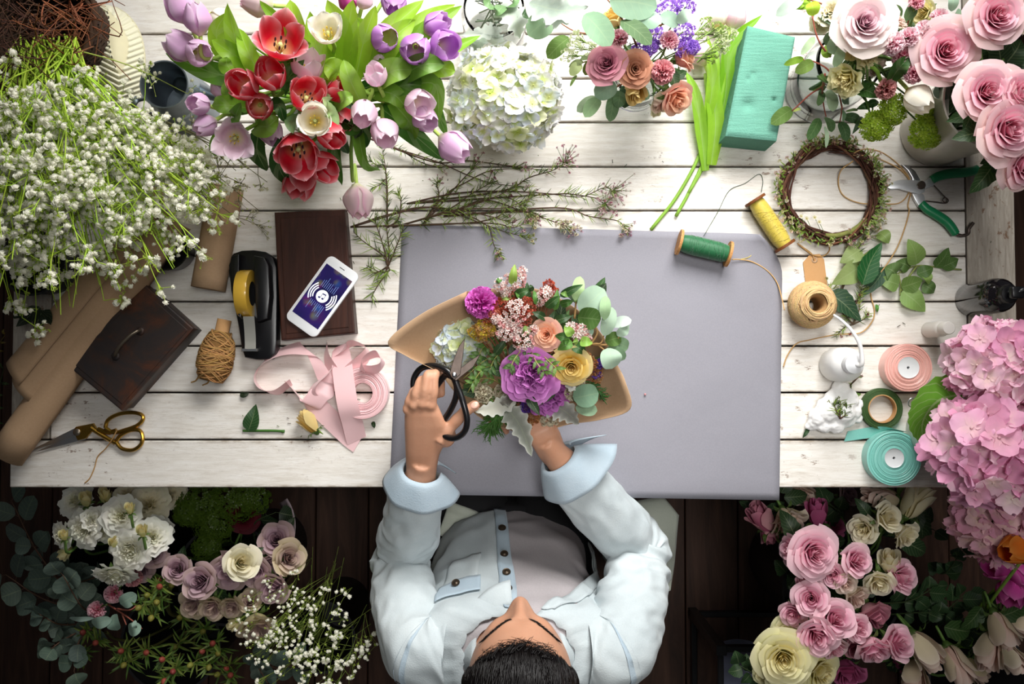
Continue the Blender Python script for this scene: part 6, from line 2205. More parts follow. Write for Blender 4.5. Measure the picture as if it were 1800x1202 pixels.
waxsprig('bushy dark green waxflower branch in the middle of the heap', (690, 400), [[(790, 372, .016), (860, 350, .026), (905, 330, .026)], [(800, 370, .016), (880, 366, .026), (925, 360, .026)], [(800, 372, .016), (860, 380, .026), (900, 392, .022)], [(780, 372, .016), (830, 340, .02), (868, 318, .024)]], 74, 7, (hx('7a4a54'), hx('d9b3b8'), hx('8aa04a')), ndl=70, Ln=.017)
waxsprig('thin waxflower stem with one blossom tuft left of the heap', (740, 400), [[(770, 350, .010), (768, 325, .014), (770, 318, .02)], [(780, 345, .010), (820, 320, .012), (862, 300, .012), (920, 295, .01)], [(800, 330, .01), (842, 285, .012)]], 75, 8, ndl=26, Ln=.012)
waxsprig('thin bare twig arching from the tulips toward the heap', (640, 240, .02), [[(700, 262, .014), (770, 285, .010), (850, 318, .010), (930, 330, .012)], [(760, 284, .010), (820, 282, .010), (900, 292, .010), (960, 300, .01)], [(700, 262, .012), (740, 285, .008), (782, 297, .006)]], 76, 3, ndl=14, Ln=.010)
waxsprig('thin needle sprig standing up between the hanging tulip and the heap', (681, 400), [[(680, 350, .010), (678, 300, .012), (672, 262, .014)], [(680, 320, .01), (668, 325, .01), (655, 330, .008)], [(678, 300, .012), (662, 290, .01), (650, 282, .01)], [(700, 385, .01), (705, 350, .012), (700, 340, .012)]], 77, 0, ndl=22, bud=False, Ln=.012)
waxsprig('dark forked twigs right of the wooden box', (682, 468, .006), [[(672, 448, .008), (640, 425, .010), (622, 408, .006)], [(676, 440, .010), (665, 405, .012), (657, 384, .010)], [(684, 440, .010), (680, 400, .012), (682, 385, .012)], [(690, 450, .010), (702, 420, .012), (710, 398, .012)], [(675, 485, .005), (662, 505, .005), (652, 524, .004)], [(660, 480, .005), (645, 470, .006)], [(684, 476, .006), (668, 478, .005), (644, 466, .005)]], 78, 0, ndl=30, bud=False, Ln=.018)

# ================================================================= RIGHT: pink hydrangeas in an enamel bucket
ek = at(1712, 762, .12); ek.z = 0
eo = vessel('enamel_bucket', 'cream enamel bucket of pink hydrangeas at the table\'s right front corner', 'bucket', ek, [(.0005, .0008), (.062, .0008), (.066, .004), (.080, .135), (.0825, .138), (.0825, .141), (.080, .142), (.077, .136), (.062, .012), (.0005, .010)], M['enamel'])
MB().tube(cr([p - ek for p in pts((1622, 712, .135), (1608, 716, .14), (1597, 712, .14), (1601, 700, .14), (1616, 703, .138))], 5), .0012, 6, hx('d9d5c8')).build('wire_ear', M['steel'], eo)
HP = [(hx('efb8d2'), hx('e7c3c9')), (hx('f2c6da'), hx('eed4cf')), (hx('e9a6c6'), hx('d9a0b4')), (hx('f4d0de'), hx('efdcd4')), (hx('edb0cc'), hx('dfb0bc'))]
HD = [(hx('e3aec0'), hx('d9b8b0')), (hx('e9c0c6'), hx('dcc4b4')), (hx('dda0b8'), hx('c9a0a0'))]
GH = 'pink hydrangeas at the right edge'
hydrangea(1752, 645, .23, 76, .07, 85, .0225, HP, 21, 'pink hydrangea, upper one above the big serrated leaf', GH, (-.1, .1, 1), [(ek.x + .02, ek.y + .01, .12), (ek.x, ek.y, .02)], 1.95, '9fae5c')
hydrangea(1738, 788, .24, 95, .085, 90, .0275, HP, 22, 'largest pink hydrangea in front at the right edge', GH, (-.12, -.15, 1), [(ek.x + .02, ek.y - .01, .12), (ek.x, ek.y, .02)], 1.95, '9fae5c')
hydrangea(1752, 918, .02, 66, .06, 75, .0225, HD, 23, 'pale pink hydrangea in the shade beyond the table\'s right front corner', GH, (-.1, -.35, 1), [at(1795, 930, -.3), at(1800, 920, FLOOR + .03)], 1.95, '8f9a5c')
lm = MB()
L_ = [at(1690, 692, .165), at(1648, 705, .19), at(1622, 742, .165), at(1624, 782, .13)]
sprig('big bright serrated hydrangea leaf left of the largest hydrangea', 'leaf', None, [[(1730, 700, .15), (1705, 692, .16), (1688, 692, .165)]], [], hx('6fa63c'), 'hydrangea_leaf', '8fae5a')
hl = COL.objects['hydrangea_leaf']
blade(MB(), L_, mm(88, .17), 'ovate', (.1, -.1, 1), .16, .02, .05, hx('6fa83a'), n=26, m=8, seed=3).build('leaf', leaf_material('big_leaf', .4, .3, 11, .5), hl, at(1730, 700, .15))
sprig('dark hydrangea leaf between the upper and the largest hydrangea', 'leaf', None, [[(1760, 690, .15), (1735, 690, .16)]], [(1735, 690, 1672, 682, 40, .175, '3f6a34'), (1745, 700, 1702, 706, 34, .165, '2f5230')], hx('3f6a34'), 'hydrangea_leaf', '8fae5a', 'leaf', 'ovate')
sprig('green hydrangea leaf at the right edge above the orange tulip', 'leaf', None, [[(1800, 905, .03), (1785, 905, .04)]], [(1810, 900, 1772, 912, 30, .05, '5c8a3c')], hx('5c8a3c'), 'hydrangea_leaf', '8fae5a', 'leaf', 'ovate')

# ================================================================= CUTTINGS ON THE LEFT FRONT BOARDS
flat_leaf('single dark green leaf lying upright beside a cut green stem', [(437, 757), (444, 735), (450, 710)], 30, hx('2c4f2a'), z=.006, ser=0)
solo(MB().tube(cr(pts((427, 757, .003), (450, 757, .003), (480, 757, .003), (500, 758, .003)), 5), [.0024] * 15 + [.0032], 8, hx('3f6a2a')), 'cut_stem', M['stem'], 'short cut green stem under the single dark leaf', 'stem', at(460, 757, .003))
flat_leaf('small dark leaf scrap left above the single leaf', [(422, 692), (430, 694), (438, 690)], 11, hx('22301f'), z=.003, ser=0)
flat_leaf('tiny dark leaf scrap right of the pink ribbon roll', [(655, 741), (657, 747), (658, 753)], 8, hx('1f3a1c'), z=.003, ser=0)
rose(541, 740, .014, 36, 'yellow', 128, 86, 'yellow green rosebud lying by the pink ribbon', None, 'bud', None, 0, 'rosebud', 'rosebud')
RB = COL.objects['rosebud']
MB().tube(cr(pts((551, 749, .014), (558, 756, .010), (568, 763, .004)), 4), [.005, .004, .0035, .003, .0026, .0022, .0016, .001, .0006], 8, hx('6f8f34')).build('stalk', M['stem'], RB, RB.matrix_basis.copy())
r = random.Random(33)
cb = MB()
for i in range(46):
    x, y = r.choice(((r.gauss(520, 60), r.gauss(735, 22)), (r.gauss(1480, 50), r.gauss(570, 40)), (r.gauss(1000, 120), r.gauss(300, 30)), (r.gauss(1560, 70), r.gauss(480, 60)), (r.gauss(640, 50), r.gauss(420, 60))))
    p = at(x, y, .0022); a = r.uniform(0, 6.28); L = r.uniform(.002, .007)
    cb.tube([p, p + V((cos(a) * L, sin(a) * L, .0005))], .0006, 4, jit(r.choice((hx('4a3a24'), hx('5c6a2c'), hx('2c3a1c'))), .2, r))
o = solo(cb, 'plant_crumbs', M['stem'], 'scattered tiny bits of stem and needle on the boards', 'crumbs', at(900, 500, .002), kind='stuff')
solo(MB().ell(at(1134, 693, .0042), .0022, .0022, .0018, 8, 6, hx('c98f92')), 'petal_crumb', M['petal_thick'], 'tiny pink crumb alone on the grey paper', 'crumb', at(1134, 693, .0042))
# ================================================================= FLOWERS STANDING ON THE FLOOR IN FRONT
def bucket_at(px, py, ztop, r, label):
    c = at(px, py, ztop); c.z = FLOOR
    h = ztop - FLOOR
    vessel('bucket', label, 'bucket', c, [(.0005, .0008), (r * .8, .0008), (r * .82, .004), (r, h - .004), (r + .004, h), (r - .002, h), (r * .8, .012), (.0005, .010)], M['dark_bucket'])
    return c, h


def fvia(c, h, px, py, z):
    p = at(px, py, z)
    m_ = V((c.x + max(-.07, min(.07, (p.x - c.x) * .4)), c.y + max(-.07, min(.07, (p.y - c.y) * .4)), c.z + h + .01))
    return [p.lerp(m_, .45) + V((0, 0, .0)), m_, V((c.x + (m_.x - c.x) * .5, c.y + (m_.y - c.y) * .5, c.z + .02))]


# ---- right front: pink and cream roses
b1, h1 = bucket_at(1480, 1040, -.36, .13, 'black bucket under the pink and cream roses at lower right')
G1 = 'pink and cream roses at lower right'
RR = [
    ('pink', 1432, 972, -.05, 74, 0, 10, 'full', 'largest open pink rose, upper left of the lower right bunch'), ('pink', 1392, 966, -.09, 46, 172, 62, 'half', 'pink rosebud in profile left of the largest pink rose'),
    ('pink', 1505, 985, -.06, 50, 40, 14, 'half', 'round pink rose right of the largest one'), ('pink', 1464, 1010, -.07, 40, 200, 20, 'half', 'small pink rose below the round one'),
    ('blush', 1485, 1025, -.07, 36, 270, 20, 'half', 'small pale pink rose just above the leaning pale one'), ('blush', 1504, 1048, -.09, 46, 312, 45, 'half', 'pale pink rose leaning right in the middle of the bunch'),
    ('pink', 1584, 1014, -.08, 54, 20, 30, 'half', 'pink rose furthest right, over a blush petal'), ('pink', 1426, 1052, -.06, 56, 150, 22, 'half', 'pink rose with raised petal at the bunch\'s left side'),
    ('pink', 1394, 1078, -.09, 42, 205, 35, 'half', 'pink rose at the bunch\'s far left, low'), ('rosy', 1414, 1030, -.09, 38, 110, 60, 'bud', 'pink petals standing behind the raised petal rose'),
    ('pink', 1468, 1088, -.05, 62, 80, 16, 'half', 'tall pink rose at the centre of the lower half'), ('pink', 1508, 1104, -.06, 42, 20, 18, 'half', 'small pink rose right of the central one'),
    ('dusky', 1535, 1082, -.10, 56, 305, 40, 'half', 'shaded mauve pink rose behind the small one at right'), ('pink', 1436, 1117, -.05, 62, 220, 16, 'half', 'pink rose with dark red heart, lower left'),
    ('rosy', 1466, 1138, -.08, 44, 285, 45, 'half', 'small pink rose tilting down below the dark hearted one'), ('dusky', 1504, 1138, -.10, 40, 250, 30, 'half', 'shaded small pink rose at the lower middle'),
    ('pink', 1536, 1142, -.06, 54, 272, 45, 'half', 'pink rose hanging lowest in the bunch'), ('pink', 1578, 1130, -.06, 56, 25, 32, 'half', 'pink rose with flared petals at lower right'),
    ('cream', 1518, 930, -.08, 46, 190, 45, 'half', 'cream rose lying left, upper part of the bunch'), ('cream', 1560, 910, -.05, 48, 40, 30, 'half', 'cream rose highest of the open cream ones'),
    ('cream', 1592, 940, -.07, 46, 310, 45, 'half', 'cream rose leaning right beneath the highest one'), ('blush', 1544, 876, -.12, 58, 175, 72, 'bud', 'blush pink rosebud in profile just under the table edge, beside the teal ribbon roll'),
    ('cream', 1612, 875, -.10, 58, 65, 72, 'bud', 'cream rosebud in profile under the table edge, left of the shaded hydrangea'), ('cream', 1564, 986, -.08, 42, 110, 55, 'bud', 'closed cream rosebud above the pink rose furthest right'),
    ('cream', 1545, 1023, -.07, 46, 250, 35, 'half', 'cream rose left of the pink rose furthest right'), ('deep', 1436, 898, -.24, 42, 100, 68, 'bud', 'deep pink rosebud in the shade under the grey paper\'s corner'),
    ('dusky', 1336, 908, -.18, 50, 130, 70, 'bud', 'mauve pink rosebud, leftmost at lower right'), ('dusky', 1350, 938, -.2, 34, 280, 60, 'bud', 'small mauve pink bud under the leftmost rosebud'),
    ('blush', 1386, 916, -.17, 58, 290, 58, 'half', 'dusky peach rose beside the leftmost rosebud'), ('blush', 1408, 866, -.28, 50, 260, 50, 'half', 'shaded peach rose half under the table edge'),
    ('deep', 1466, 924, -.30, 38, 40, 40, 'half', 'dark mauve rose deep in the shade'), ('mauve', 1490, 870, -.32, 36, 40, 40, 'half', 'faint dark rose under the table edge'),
    ('yellowcream', 1378, 1158, -.06, 80, 200, 14, 'full', 'big pale yellow rose at the bottom, largest of the yellow ones'), ('yellowcream', 1388, 1112, -.10, 52, 150, 35, 'loose', 'pale yellow rose above the big one'),
    ('yellowcream', 1444, 1182, -.10, 66, 330, 30, 'full', 'shaded pale yellow rose right of the big one'), ('yellowcream', 1388, 1200, -.09, 58, 270, 20, 'full', 'pale yellow rose cut by the bottom edge'),
    ('yellowcream', 1342, 1182, -.13, 36, 190, 40, 'half', 'small pale yellow rose left of the big one'), ('deep', 1490, 1182, -.26, 54, 260, 40, 'half', 'dark pink rose in the shade near the bottom edge'), ('deep', 1590, 1160, -.27, 48, 20, 40, 'half', 'dim magenta rose behind the flared pink rose')]
for (k, x, y, z, s, a, t_, stg, lab) in RR:
    rose(x, y, z, s, k, a, t_, lab, G1, stg, fvia(b1, h1, x, y, z), 2 if z < -.08 else 1, lcol=hx('2c4427'))
b2, h2 = bucket_at(1720, 1190, -.40, .11, 'black bucket under the drooping pale rosebuds at the lower right corner')
G2 = 'pale rosebuds at the lower right corner'
for (k, x, y, z, s, a, t_, lab) in [
    ('blush', 1628, 1148, -.12, 58, 300, 62, 'pale rosebud leftmost of the corner buds'), ('blush', 1686, 1172, -.13, 56, 290, 60, 'pale rosebud left of the corner pair'), ('blush', 1738, 1148, -.14, 56, 245, 62, 'pale rosebud with cream base, middle of the corner buds'),
    ('blush', 1764, 1112, -.13, 54, 285, 62, 'pale rosebud on a long stalk, highest of the corner buds'), ('blush', 1778, 1158, -.18, 50, 300, 60, 'pale rosebud behind the middle one'), ('blush', 1608, 1196, -.18, 56, 250, 45, 'dim pale rose cut by the bottom edge, left in the corner'),
    ('mauvecream', 1716, 1180, -.18, 40, 310, 60, 'pinkish rosebud tucked beside the left corner pair'), ('blush', 1795, 1100, -.18, 46, 320, 55, 'pale rosebud cut by the right edge')]:
    rose(x, y, z, s, k, a, t_, lab, G2, 'bud', fvia(b2, h2, x, y, z), 1, lcol=hx('3a5a2c'))
tulip(1782, 966, .09, 58, 190, 62, 'orange', .0, 'orange tulip at the right edge below the shaded hydrangea', None, fvia(b2, h2, 1795, 980, 0.0))
for (x, y, z, s, a, lab) in [(1754, 992, -.14, 62, 165, 'magenta pink tulip left of the lowest one at the right edge'), (1776, 1040, -.16, 54, 250, 'lowest magenta pink tulip at the right edge'), (1795, 1010, -.15, 44, 300, 'magenta tulip petals cut by the right edge')]:
    tulip(x, y, z, s, a, 60, 'magenta', .15, lab, 'pink tulips at the right edge', fvia(b2, h2, x, y, z))
# shade loving foliage on the floor, branch by branch


def leafy(lab, root, tip, n, wpx, Lpx, col, seed, group, name, cat, prof='round', mat='leaf_matte', bcol='4a3a2c', ser=0, sag=.03, cone=None):
    r = random.Random(seed)
    B0, T = at(*root), at(*tip)
    o = thing(name, lab, cat, B0, group=group)
    m1 = B0.lerp(T, .5) + V((r.uniform(-.02, .02), r.uniform(-.02, .02), sag))
    Q = cr([B0, m1, T], 8); k = len(Q)
    MB().tube(Q, [.0022 * (1.1 - .7 * i / (k - 1)) for i in range(k)], 6, hx(bcol)).build('branch', M['twig'], o, B0)
    for i in range(n):
        q = Q[min(k - 1, int((.25 + .75 * i / max(1, n - 1)) * (k - 1)))]
        d = (Q[-1] - Q[0]).normalized()
        a = (1 if i % 2 else -1) * r.uniform(.5, 1.3)
        dd = V((d.x * cos(a) - d.y * sin(a), d.x * sin(a) + d.y * cos(a), r.uniform(-.35, .45)))
        L = mm(Lpx, q.z) * r.uniform(.7, 1.15); W = mm(wpx, q.z) * r.uniform(.75, 1.15)
        st = q + dd * L * .2
        up = V((r.uniform(-.5, .5), r.uniform(-.5, .5), 1))
        mb = MB().tube([q, st], .0007, 4, hx(bcol), False)
        blade(mb, [st, st + dd * L * .5 + V((0, 0, .004)), st + dd * L], W, prof, up, .12, .02, ser, jit(col, .12, r), n=9, m=4, seed=i)
        mb.build('leaf', M[mat], o, B0)
    return o


DG = hx('2e4a2a')
for i, (rt, tp, lab) in enumerate([
    ((1520, 1060, -.32), (1645, 1030, -.2), 'dark leafy branch right of the pink rose furthest right'), ((1560, 1080, -.34), (1660, 1080, -.22), 'dark leafy branch right of the flared pink rose'), ((1480, 980, -.34), (1385, 1010, -.22), 'dark leaves left of the largest open pink rose'),
    ((1500, 920, -.34), (1640, 930, -.24), 'dark leafy branch under the cream roses'), ((1380, 1180, -.3), (1300, 1170, -.16), 'dark green leaf spray at the bottom, left of the pale yellow roses'), ((1620, 1100, -.34), (1700, 1040, -.24), 'dark leaves between the corner rosebuds and pink tulips'),
    ((1700, 1150, -.36), (1730, 1060, -.24), 'dark leaves above the corner rosebuds'), ((1480, 900, -.36), (1450, 880, -.26), 'dark leaves in the shade under the table edge'), ((1560, 1160, -.34), (1600, 1185, -.24), 'dark leaves by the lowest pink rose'), ((1640, 1000, -.4), (1690, 970, -.28), 'dim branch below the shaded hydrangea')]):
    leafy(lab, rt, tp, 9, 30, 40, DG, 300 + i, 'dark foliage at lower right', 'leafy_branch', 'foliage', 'ovate', 'leaf', '3a4a2a', .05)

# ---- left front
b3, h3 = bucket_at(190, 985, -.34, .10, 'black bucket under the white ruffled flowers at lower left')
G3 = 'white lisianthus at lower left'
for (k, x, y, z, s, stg, a, t_, lab) in [
    ('white', 131, 878, -.12, 52, 'loose', 120, 30, 'shaded white lisianthus half under the table edge, leftmost'), ('white', 212, 906, -.05, 58, 'loose', 60, 12, 'tall white lisianthus below the table edge, second row'), ('white', 146, 930, -.06, 56, 'loose', 200, 20, 'white lisianthus with a dark gap in the left cluster'),
    ('white', 164, 912, -.06, 36, 'half', 20, 25, 'small white lisianthus on top of the left cluster'), ('white', 180, 934, -.08, 48, 'loose', 270, 35, 'ruffled white lisianthus filling the left cluster\'s lower side'), ('white', 106, 942, -.07, 42, 'loose', 200, 35, 'small white lisianthus furthest left'),
    ('white', 228, 968, -.04, 58, 'full', 250, 10, 'open white lisianthus, round and lowest of the big ones'), ('white', 266, 944, -.05, 54, 'loose', 40, 18, 'white lisianthus right of the round one'), ('white', 276, 930, -.09, 44, 'loose', 60, 40, 'white petals behind the right lisianthus'),
    ('cream', 262, 884, -.14, 60, 'loose', 60, 35, 'beige shaded lisianthus under the table edge'), ('cream', 298, 868, -.2, 46, 'loose', 60, 40, 'dim beige lisianthus furthest right under the table edge'), ('cream', 222, 866, -.16, 38, 'loose', 90, 40, 'dim beige lisianthus just at the table edge'),
    ('white', 201, 1014, -.05, 62, 'loose', 270, 58, 'white lisianthus facing down above the pink carnations')]:
    rose(x, y, z, s, k, a, t_, lab, G3, stg, fvia(b3, h3, x, y, z), 0, 'lisianthus', 'lisianthus', 1.0)
for (x, y, z, s, lab) in [(151, 876, -.08, 26, 'yellow green bud on the leftmost shaded lisianthus'), (228, 893, -.01, 20, 'yellow green bud on the tall white lisianthus'), (250, 932, -.01, 22, 'yellow green bud left of the right white lisianthus'), (201, 953, -.04, 20, 'yellow green bud above the round white lisianthus'), (114, 972, -.1, 24, 'hanging yellow green bud at the far left'), (184, 869, -.12, 28, 'dim yellow green bud at the table edge'), (112, 940, -.03, 18, 'small yellow green bud on the furthest left lisianthus'), (217, 940, -.06, 18, 'small bud between the two tall white lisianthus')]:
    rose(x, y, z, s, 'yellowcream', 250 if y > 960 else 80, 50, lab, 'lisianthus buds', 'bud', fvia(b3, h3, x, y, z), 0, 'lisianthus_bud', 'bud')
for (k, x, y, z, s, a, lab) in [('pinkcarn', 197, 1046, -.08, 42, 240, 'pink carnation below the white lisianthus facing down'), ('pinkcarn', 167, 1074, -.09, 40, 210, 'pink carnation lowest at left'), ('rosecarn', 234, 1018, -.11, 40, 320, 'rose pink carnation right of the white lisianthus facing down')]:
    blob_flower(k, x, y, z, s, a, 35, lab, 'pink carnations at lower left', 'carnation', 'carnation', fvia(b3, h3, x, y, z))
b4, h4 = bucket_at(400, 1010, -.36, .11, 'black bucket under the mauve roses at lower left')
G4 = 'mauve roses at lower left'
for (k, x, y, z, s, stg, a, t_, lab) in [
    ('mauve', 270, 974, -.12, 44, 'half', 40, 25, 'mauve rose under the right white lisianthus'), ('mauve', 247, 1002, -.13, 40, 'half', 300, 25, 'mauve rose above the rose pink carnation'), ('mauve', 312, 1000, -.09, 44, 'half', 60, 18, 'mauve rose alone right of the white cluster'),
    ('mauve', 352, 1022, -.06, 54, 'half', 100, 12, 'pale mauve rose with wide petals, left of centre'), ('mauvecream', 341, 1060, -.08, 48, 'half', 200, 20, 'mauve rose leftmost of the lower row'), ('mauvecream', 374, 1067, -.07, 44, 'half', 260, 25, 'mauve rose second in the lower row'),
    ('mauvecream', 407, 1066, -.07, 38, 'half', 280, 28, 'cream edged mauve rose third in the lower row'), ('mauvecream', 440, 1056, -.08, 38, 'half', 70, 25, 'cream edged mauve rose last in the lower row'), ('mauve', 405, 1002, -.08, 62, 'half', 230, 22, 'mauve rose behind the white one'),
    ('cream', 425, 988, -.02, 56, 'half', 30, 28, 'single creamy white rose among the mauve ones'), ('mauve', 450, 1004, -.08, 48, 'half', 300, 15, 'mauve rose right of the creamy white one'), ('mauve', 486, 948, -.10, 54, 'half', 60, 20, 'mauve rose topmost at the right of the group'),
    ('mauvecream', 507, 980, -.08, 54, 'half', 20, 30, 'beige mauve rose furthest right'), ('mauve', 478, 990, -.1, 38, 'half', 300, 30, 'narrow mauve rose between two larger ones at right'), ('mauve', 480, 1032, -.07, 54, 'half', 250, 20, 'dark hearted mauve rose above the drooping one'),
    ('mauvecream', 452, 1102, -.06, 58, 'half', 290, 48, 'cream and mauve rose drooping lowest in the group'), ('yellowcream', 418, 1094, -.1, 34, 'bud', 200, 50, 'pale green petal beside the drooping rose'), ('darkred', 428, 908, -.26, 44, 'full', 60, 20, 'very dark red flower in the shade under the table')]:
    rose(x, y, z, s, k, a, t_, lab, G4, stg, fvia(b4, h4, x, y, z), 1, lcol=hx('2c4427'))
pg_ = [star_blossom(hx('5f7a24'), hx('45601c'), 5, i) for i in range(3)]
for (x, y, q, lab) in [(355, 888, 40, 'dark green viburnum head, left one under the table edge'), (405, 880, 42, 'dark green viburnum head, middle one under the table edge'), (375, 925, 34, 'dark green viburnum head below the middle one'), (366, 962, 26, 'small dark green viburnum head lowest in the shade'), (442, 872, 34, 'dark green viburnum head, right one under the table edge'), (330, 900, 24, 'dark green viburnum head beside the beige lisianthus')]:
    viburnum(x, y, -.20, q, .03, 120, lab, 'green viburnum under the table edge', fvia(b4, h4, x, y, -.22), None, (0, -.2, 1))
for i, (rt, tp, n, w_, L, lab) in enumerate([
    ((170, 1060, -.3), (20, 880, -.14), 9, 38, 46, 'eucalyptus branch rising at the far left under the table corner'), ((170, 1060, -.3), (60, 960, -.16), 8, 40, 46, 'dim eucalyptus branch left of the white lisianthus'), ((180, 1080, -.28), (110, 1010, -.08), 8, 44, 50, 'eucalyptus branch with big round leaves below the white lisianthus'),
    ((190, 1090, -.28), (70, 1080, -.12), 9, 36, 48, 'eucalyptus branch pointing left at mid height'), ((200, 1080, -.26), (90, 1140, -.12), 9, 34, 46, 'eucalyptus branch pointing to the lower left'), ((210, 1080, -.26), (130, 1180, -.14), 8, 34, 44, 'dim eucalyptus branch near the bottom left'),
    ((180, 1080, -.3), (10, 1010, -.2), 8, 40, 46, 'dim eucalyptus branch touching the left edge'), ((430, 1130, -.3), (520, 1170, -.12), 8, 32, 50, 'eucalyptus branch at the bottom, right of the spiky greens'), ((430, 1120, -.3), (470, 1200, -.12), 7, 32, 48, 'eucalyptus branch cut by the bottom edge'), ((200, 1000, -.3), (110, 1030, -.12), 6, 46, 54, 'broad eucalyptus leaves above the lowest pink carnation')]):
    leafy(lab, rt, tp, n, w_, L, hx('56665c'), 400 + i, 'eucalyptus at lower left', 'eucalyptus_branch', 'eucalyptus', 'round', 'leaf_matte', '5a4436')
sprig('bright eucalyptus sprig with red stem under the spiky greens', 'eucalyptus', None, [[(190, 1062, -.1), (225, 1085, -.06), (250, 1105, -.06)], [(205, 1070, -.08), (228, 1072, -.05), (240, 1064, -.05)], [(215, 1080, -.07), (222, 1098, -.06)]],
      [(196, 1088, 162, 1096, 22, -.05, '8ba395'), (200, 1080, 206, 1108, 28, -.06, '7f978a'), (248, 1100, 226, 1108, 24, -.05, '8ba395'), (238, 1090, 240, 1104, 8, -.04, '94ab9e'), (240, 1045, 212, 1062, 26, -.06, '74897e'), (165, 1086, 122, 1086, 10, -.05, '94ab9e')], EG, bcol='9c5a4a')


def spiky(x, y, z, Rpx, n, cones, seed, lab, c, h):
    r = random.Random(seed)
    P0 = at(x, y, z)
    o = thing('leucadendron', lab, 'leucadendron', P0, group='spiky greens at lower left')
    st, nd, cn = MB(), MB(), MB()
    for k in range(cones):
        a = 2 * PI * k / cones + r.uniform(-.3, .3); rr = mm(Rpx, z) * r.uniform(.15, .6)
        t_ = P0 + V((rr * cos(a), rr * sin(a), r.uniform(.0, .02)))
        st.tube(cr([P0 - V((0, 0, .07)), P0.lerp(t_, .5) - V((0, 0, .03)), t_], 4), .0014, 5, hx('5a5a2c'))
        MB().merge(MB().lathe([(.001, -.2), (.6, .1), (.75, .6), (.5, 1.2), (.05, 1.5)], 8, jit(r.choice((hx('8a3f36'), hx('9c4a3c'), hx('7d7a34'))), .15, r)), zframe(t_, (t_ - P0) + V((0, 0, .03)), 0, .0085)).build('cone', M['petal_thick'], o, P0)
        for i in range(n // cones):
            th = r.uniform(0, 6.28); b = t_ - V((0, 0, r.uniform(0, .035)))
            d = V((cos(th), sin(th), r.uniform(.1, .9))).normalized(); L = mm(Rpx, z) * r.uniform(.4, .75)
            blade(nd, [b, b + d * L * .5, b + d * L + V((0, 0, -.004))], .0042, 'lance', (0, 0, 1), .2, col=jit(r.choice((hx('6f8c3a'), hx('55742e'), hx('8a9c48'))), .15, r), n=4, m=2)
    st.tube(cr([P0 - V((0, 0, .07))] + fvia(c, h, x, y, z - .08), 4), .003, 6, hx('5a5a2c'))
    st.build('stems', M['stem'], o, P0)
    b = nd.build('needles', M['leaf_plain'], o, P0); b['kind'] = 'stuff'
    return o
b5, h5 = bucket_at(300, 1130, -.40, .11, 'black bucket under the spiky greens at lower left')
for i, (x, y, z, q, n, cn, lab) in enumerate([(270, 1052, -.07, 46, 80, 5, 'spiky green leucadendron with red cones, brightest one below the mauve roses'), (365, 1150, -.13, 48, 70, 5, 'spiky greens with red cones at the bottom, under the drooping rose'), (230, 1150, -.14, 52, 60, 3, 'spiky greens with pale cones at the bottom left'), (300, 1170, -.13, 50, 60, 3, 'spiky greens cut by the bottom edge'), (160, 1128, -.18, 44, 50, 3, 'dim spiky greens among the eucalyptus'), (400, 1185, -.16, 46, 50, 4, 'dim spiky greens cut by the bottom edge, right one'), (330, 1110, -.2, 48, 60, 3, 'shaded spiky greens between the rows'), (288, 1022, -.18, 36, 40, 3, 'shaded spiky greens behind the brightest one')]):
    spiky(x, y, z, q, n, cn, 700 + i, lab, b5, h5)
# baby's breath beside the person
b6, h6 = bucket_at(560, 1120, -.42, .08, 'black bucket under the loose baby\'s breath beside the person')
for i in range(26):
    r = random.Random(600 + i)
    a = r.uniform(0, 6.28)
    if i < 16:
        x, y, z = r.gauss(605, 34), r.gauss(1110, 46), r.uniform(-.2, -.06)
    else:
        x, y, z = r.gauss(570, 30), r.gauss(985, 36), r.uniform(-.34, -.2)
    x = min(x, 668 if y > 1000 else 640)
    gypso_spray(V((b6.x, b6.y, -.40)), at(x, y, z), 20, .022, .0050 if i < 16 else .0040, 620 + i, "one of the loose baby's breath sprays beside the person" if i < 16 else "dim baby's breath spray reaching up beside the person", "loose baby's breath beside the person" if i < 16 else "dim baby's breath beside the person", jit(hx('8a9c48'), .15), r0=.0009)
# pinkish paper wrap edge and a plank stool foot
def wrap(u, v):
    a = math.radians(40 - 95 * u)
    return at(455 + (46 + 18 * v) * cos(a), 925 - (62 + 14 * v) * sin(a), -.30 + .08 * v)
o = solo(MB().grid(16, 4, wrap, hx('b9a6ac')), 'paper_wrap', attr_mat('pinkish_paper', .7, .1), 'pinkish paper wrap edge in the shade right of the viburnum', 'paper', at(500, 900, -.3))
m_ = o.modifiers.new('thick', 'SOLIDIFY'); m_.thickness = .001
leafy('dark leaves beside the pinkish paper wrap', (450, 960, -.36), (485, 900, -.22), 5, 30, 48, hx('22351f'), 450, None, 'leafy_branch', 'foliage', 'ovate', 'leaf', '3a4a2a')
c0 = at(1262, 1150, -.45); c0.z = FLOOR
cr_ = thing('crate', 'dark metal crate standing on the floor right of the person', 'crate', c0)
def bx_(name, sx, sy, sz, c):
    MB().rbox(sx, sy, sz, .002, 1, c).build(name, M['black_paint'], cr_, None, False)
for sx in (0, .30):
    for sy in (.02, -.26):
        bx_('post', .024, .024, .34, (sx, sy, .1705))
for sy in (.02, -.26):
    bx_('rail', .276, .014, .02, (.15, sy, .32)); bx_('rail', .276, .014, .02, (.15, sy, .02))
for sx in (0, .30):
    bx_('rail', .014, .256, .02, (sx, -.12, .32)); bx_('rail', .014, .256, .02, (sx, -.12, .02))
t = NT('film'); t.set(Base_Color=hx('8f98b4'), Roughness=.25, Alpha=.55, Specular_IOR_Level=.6)
r = random.Random(5)
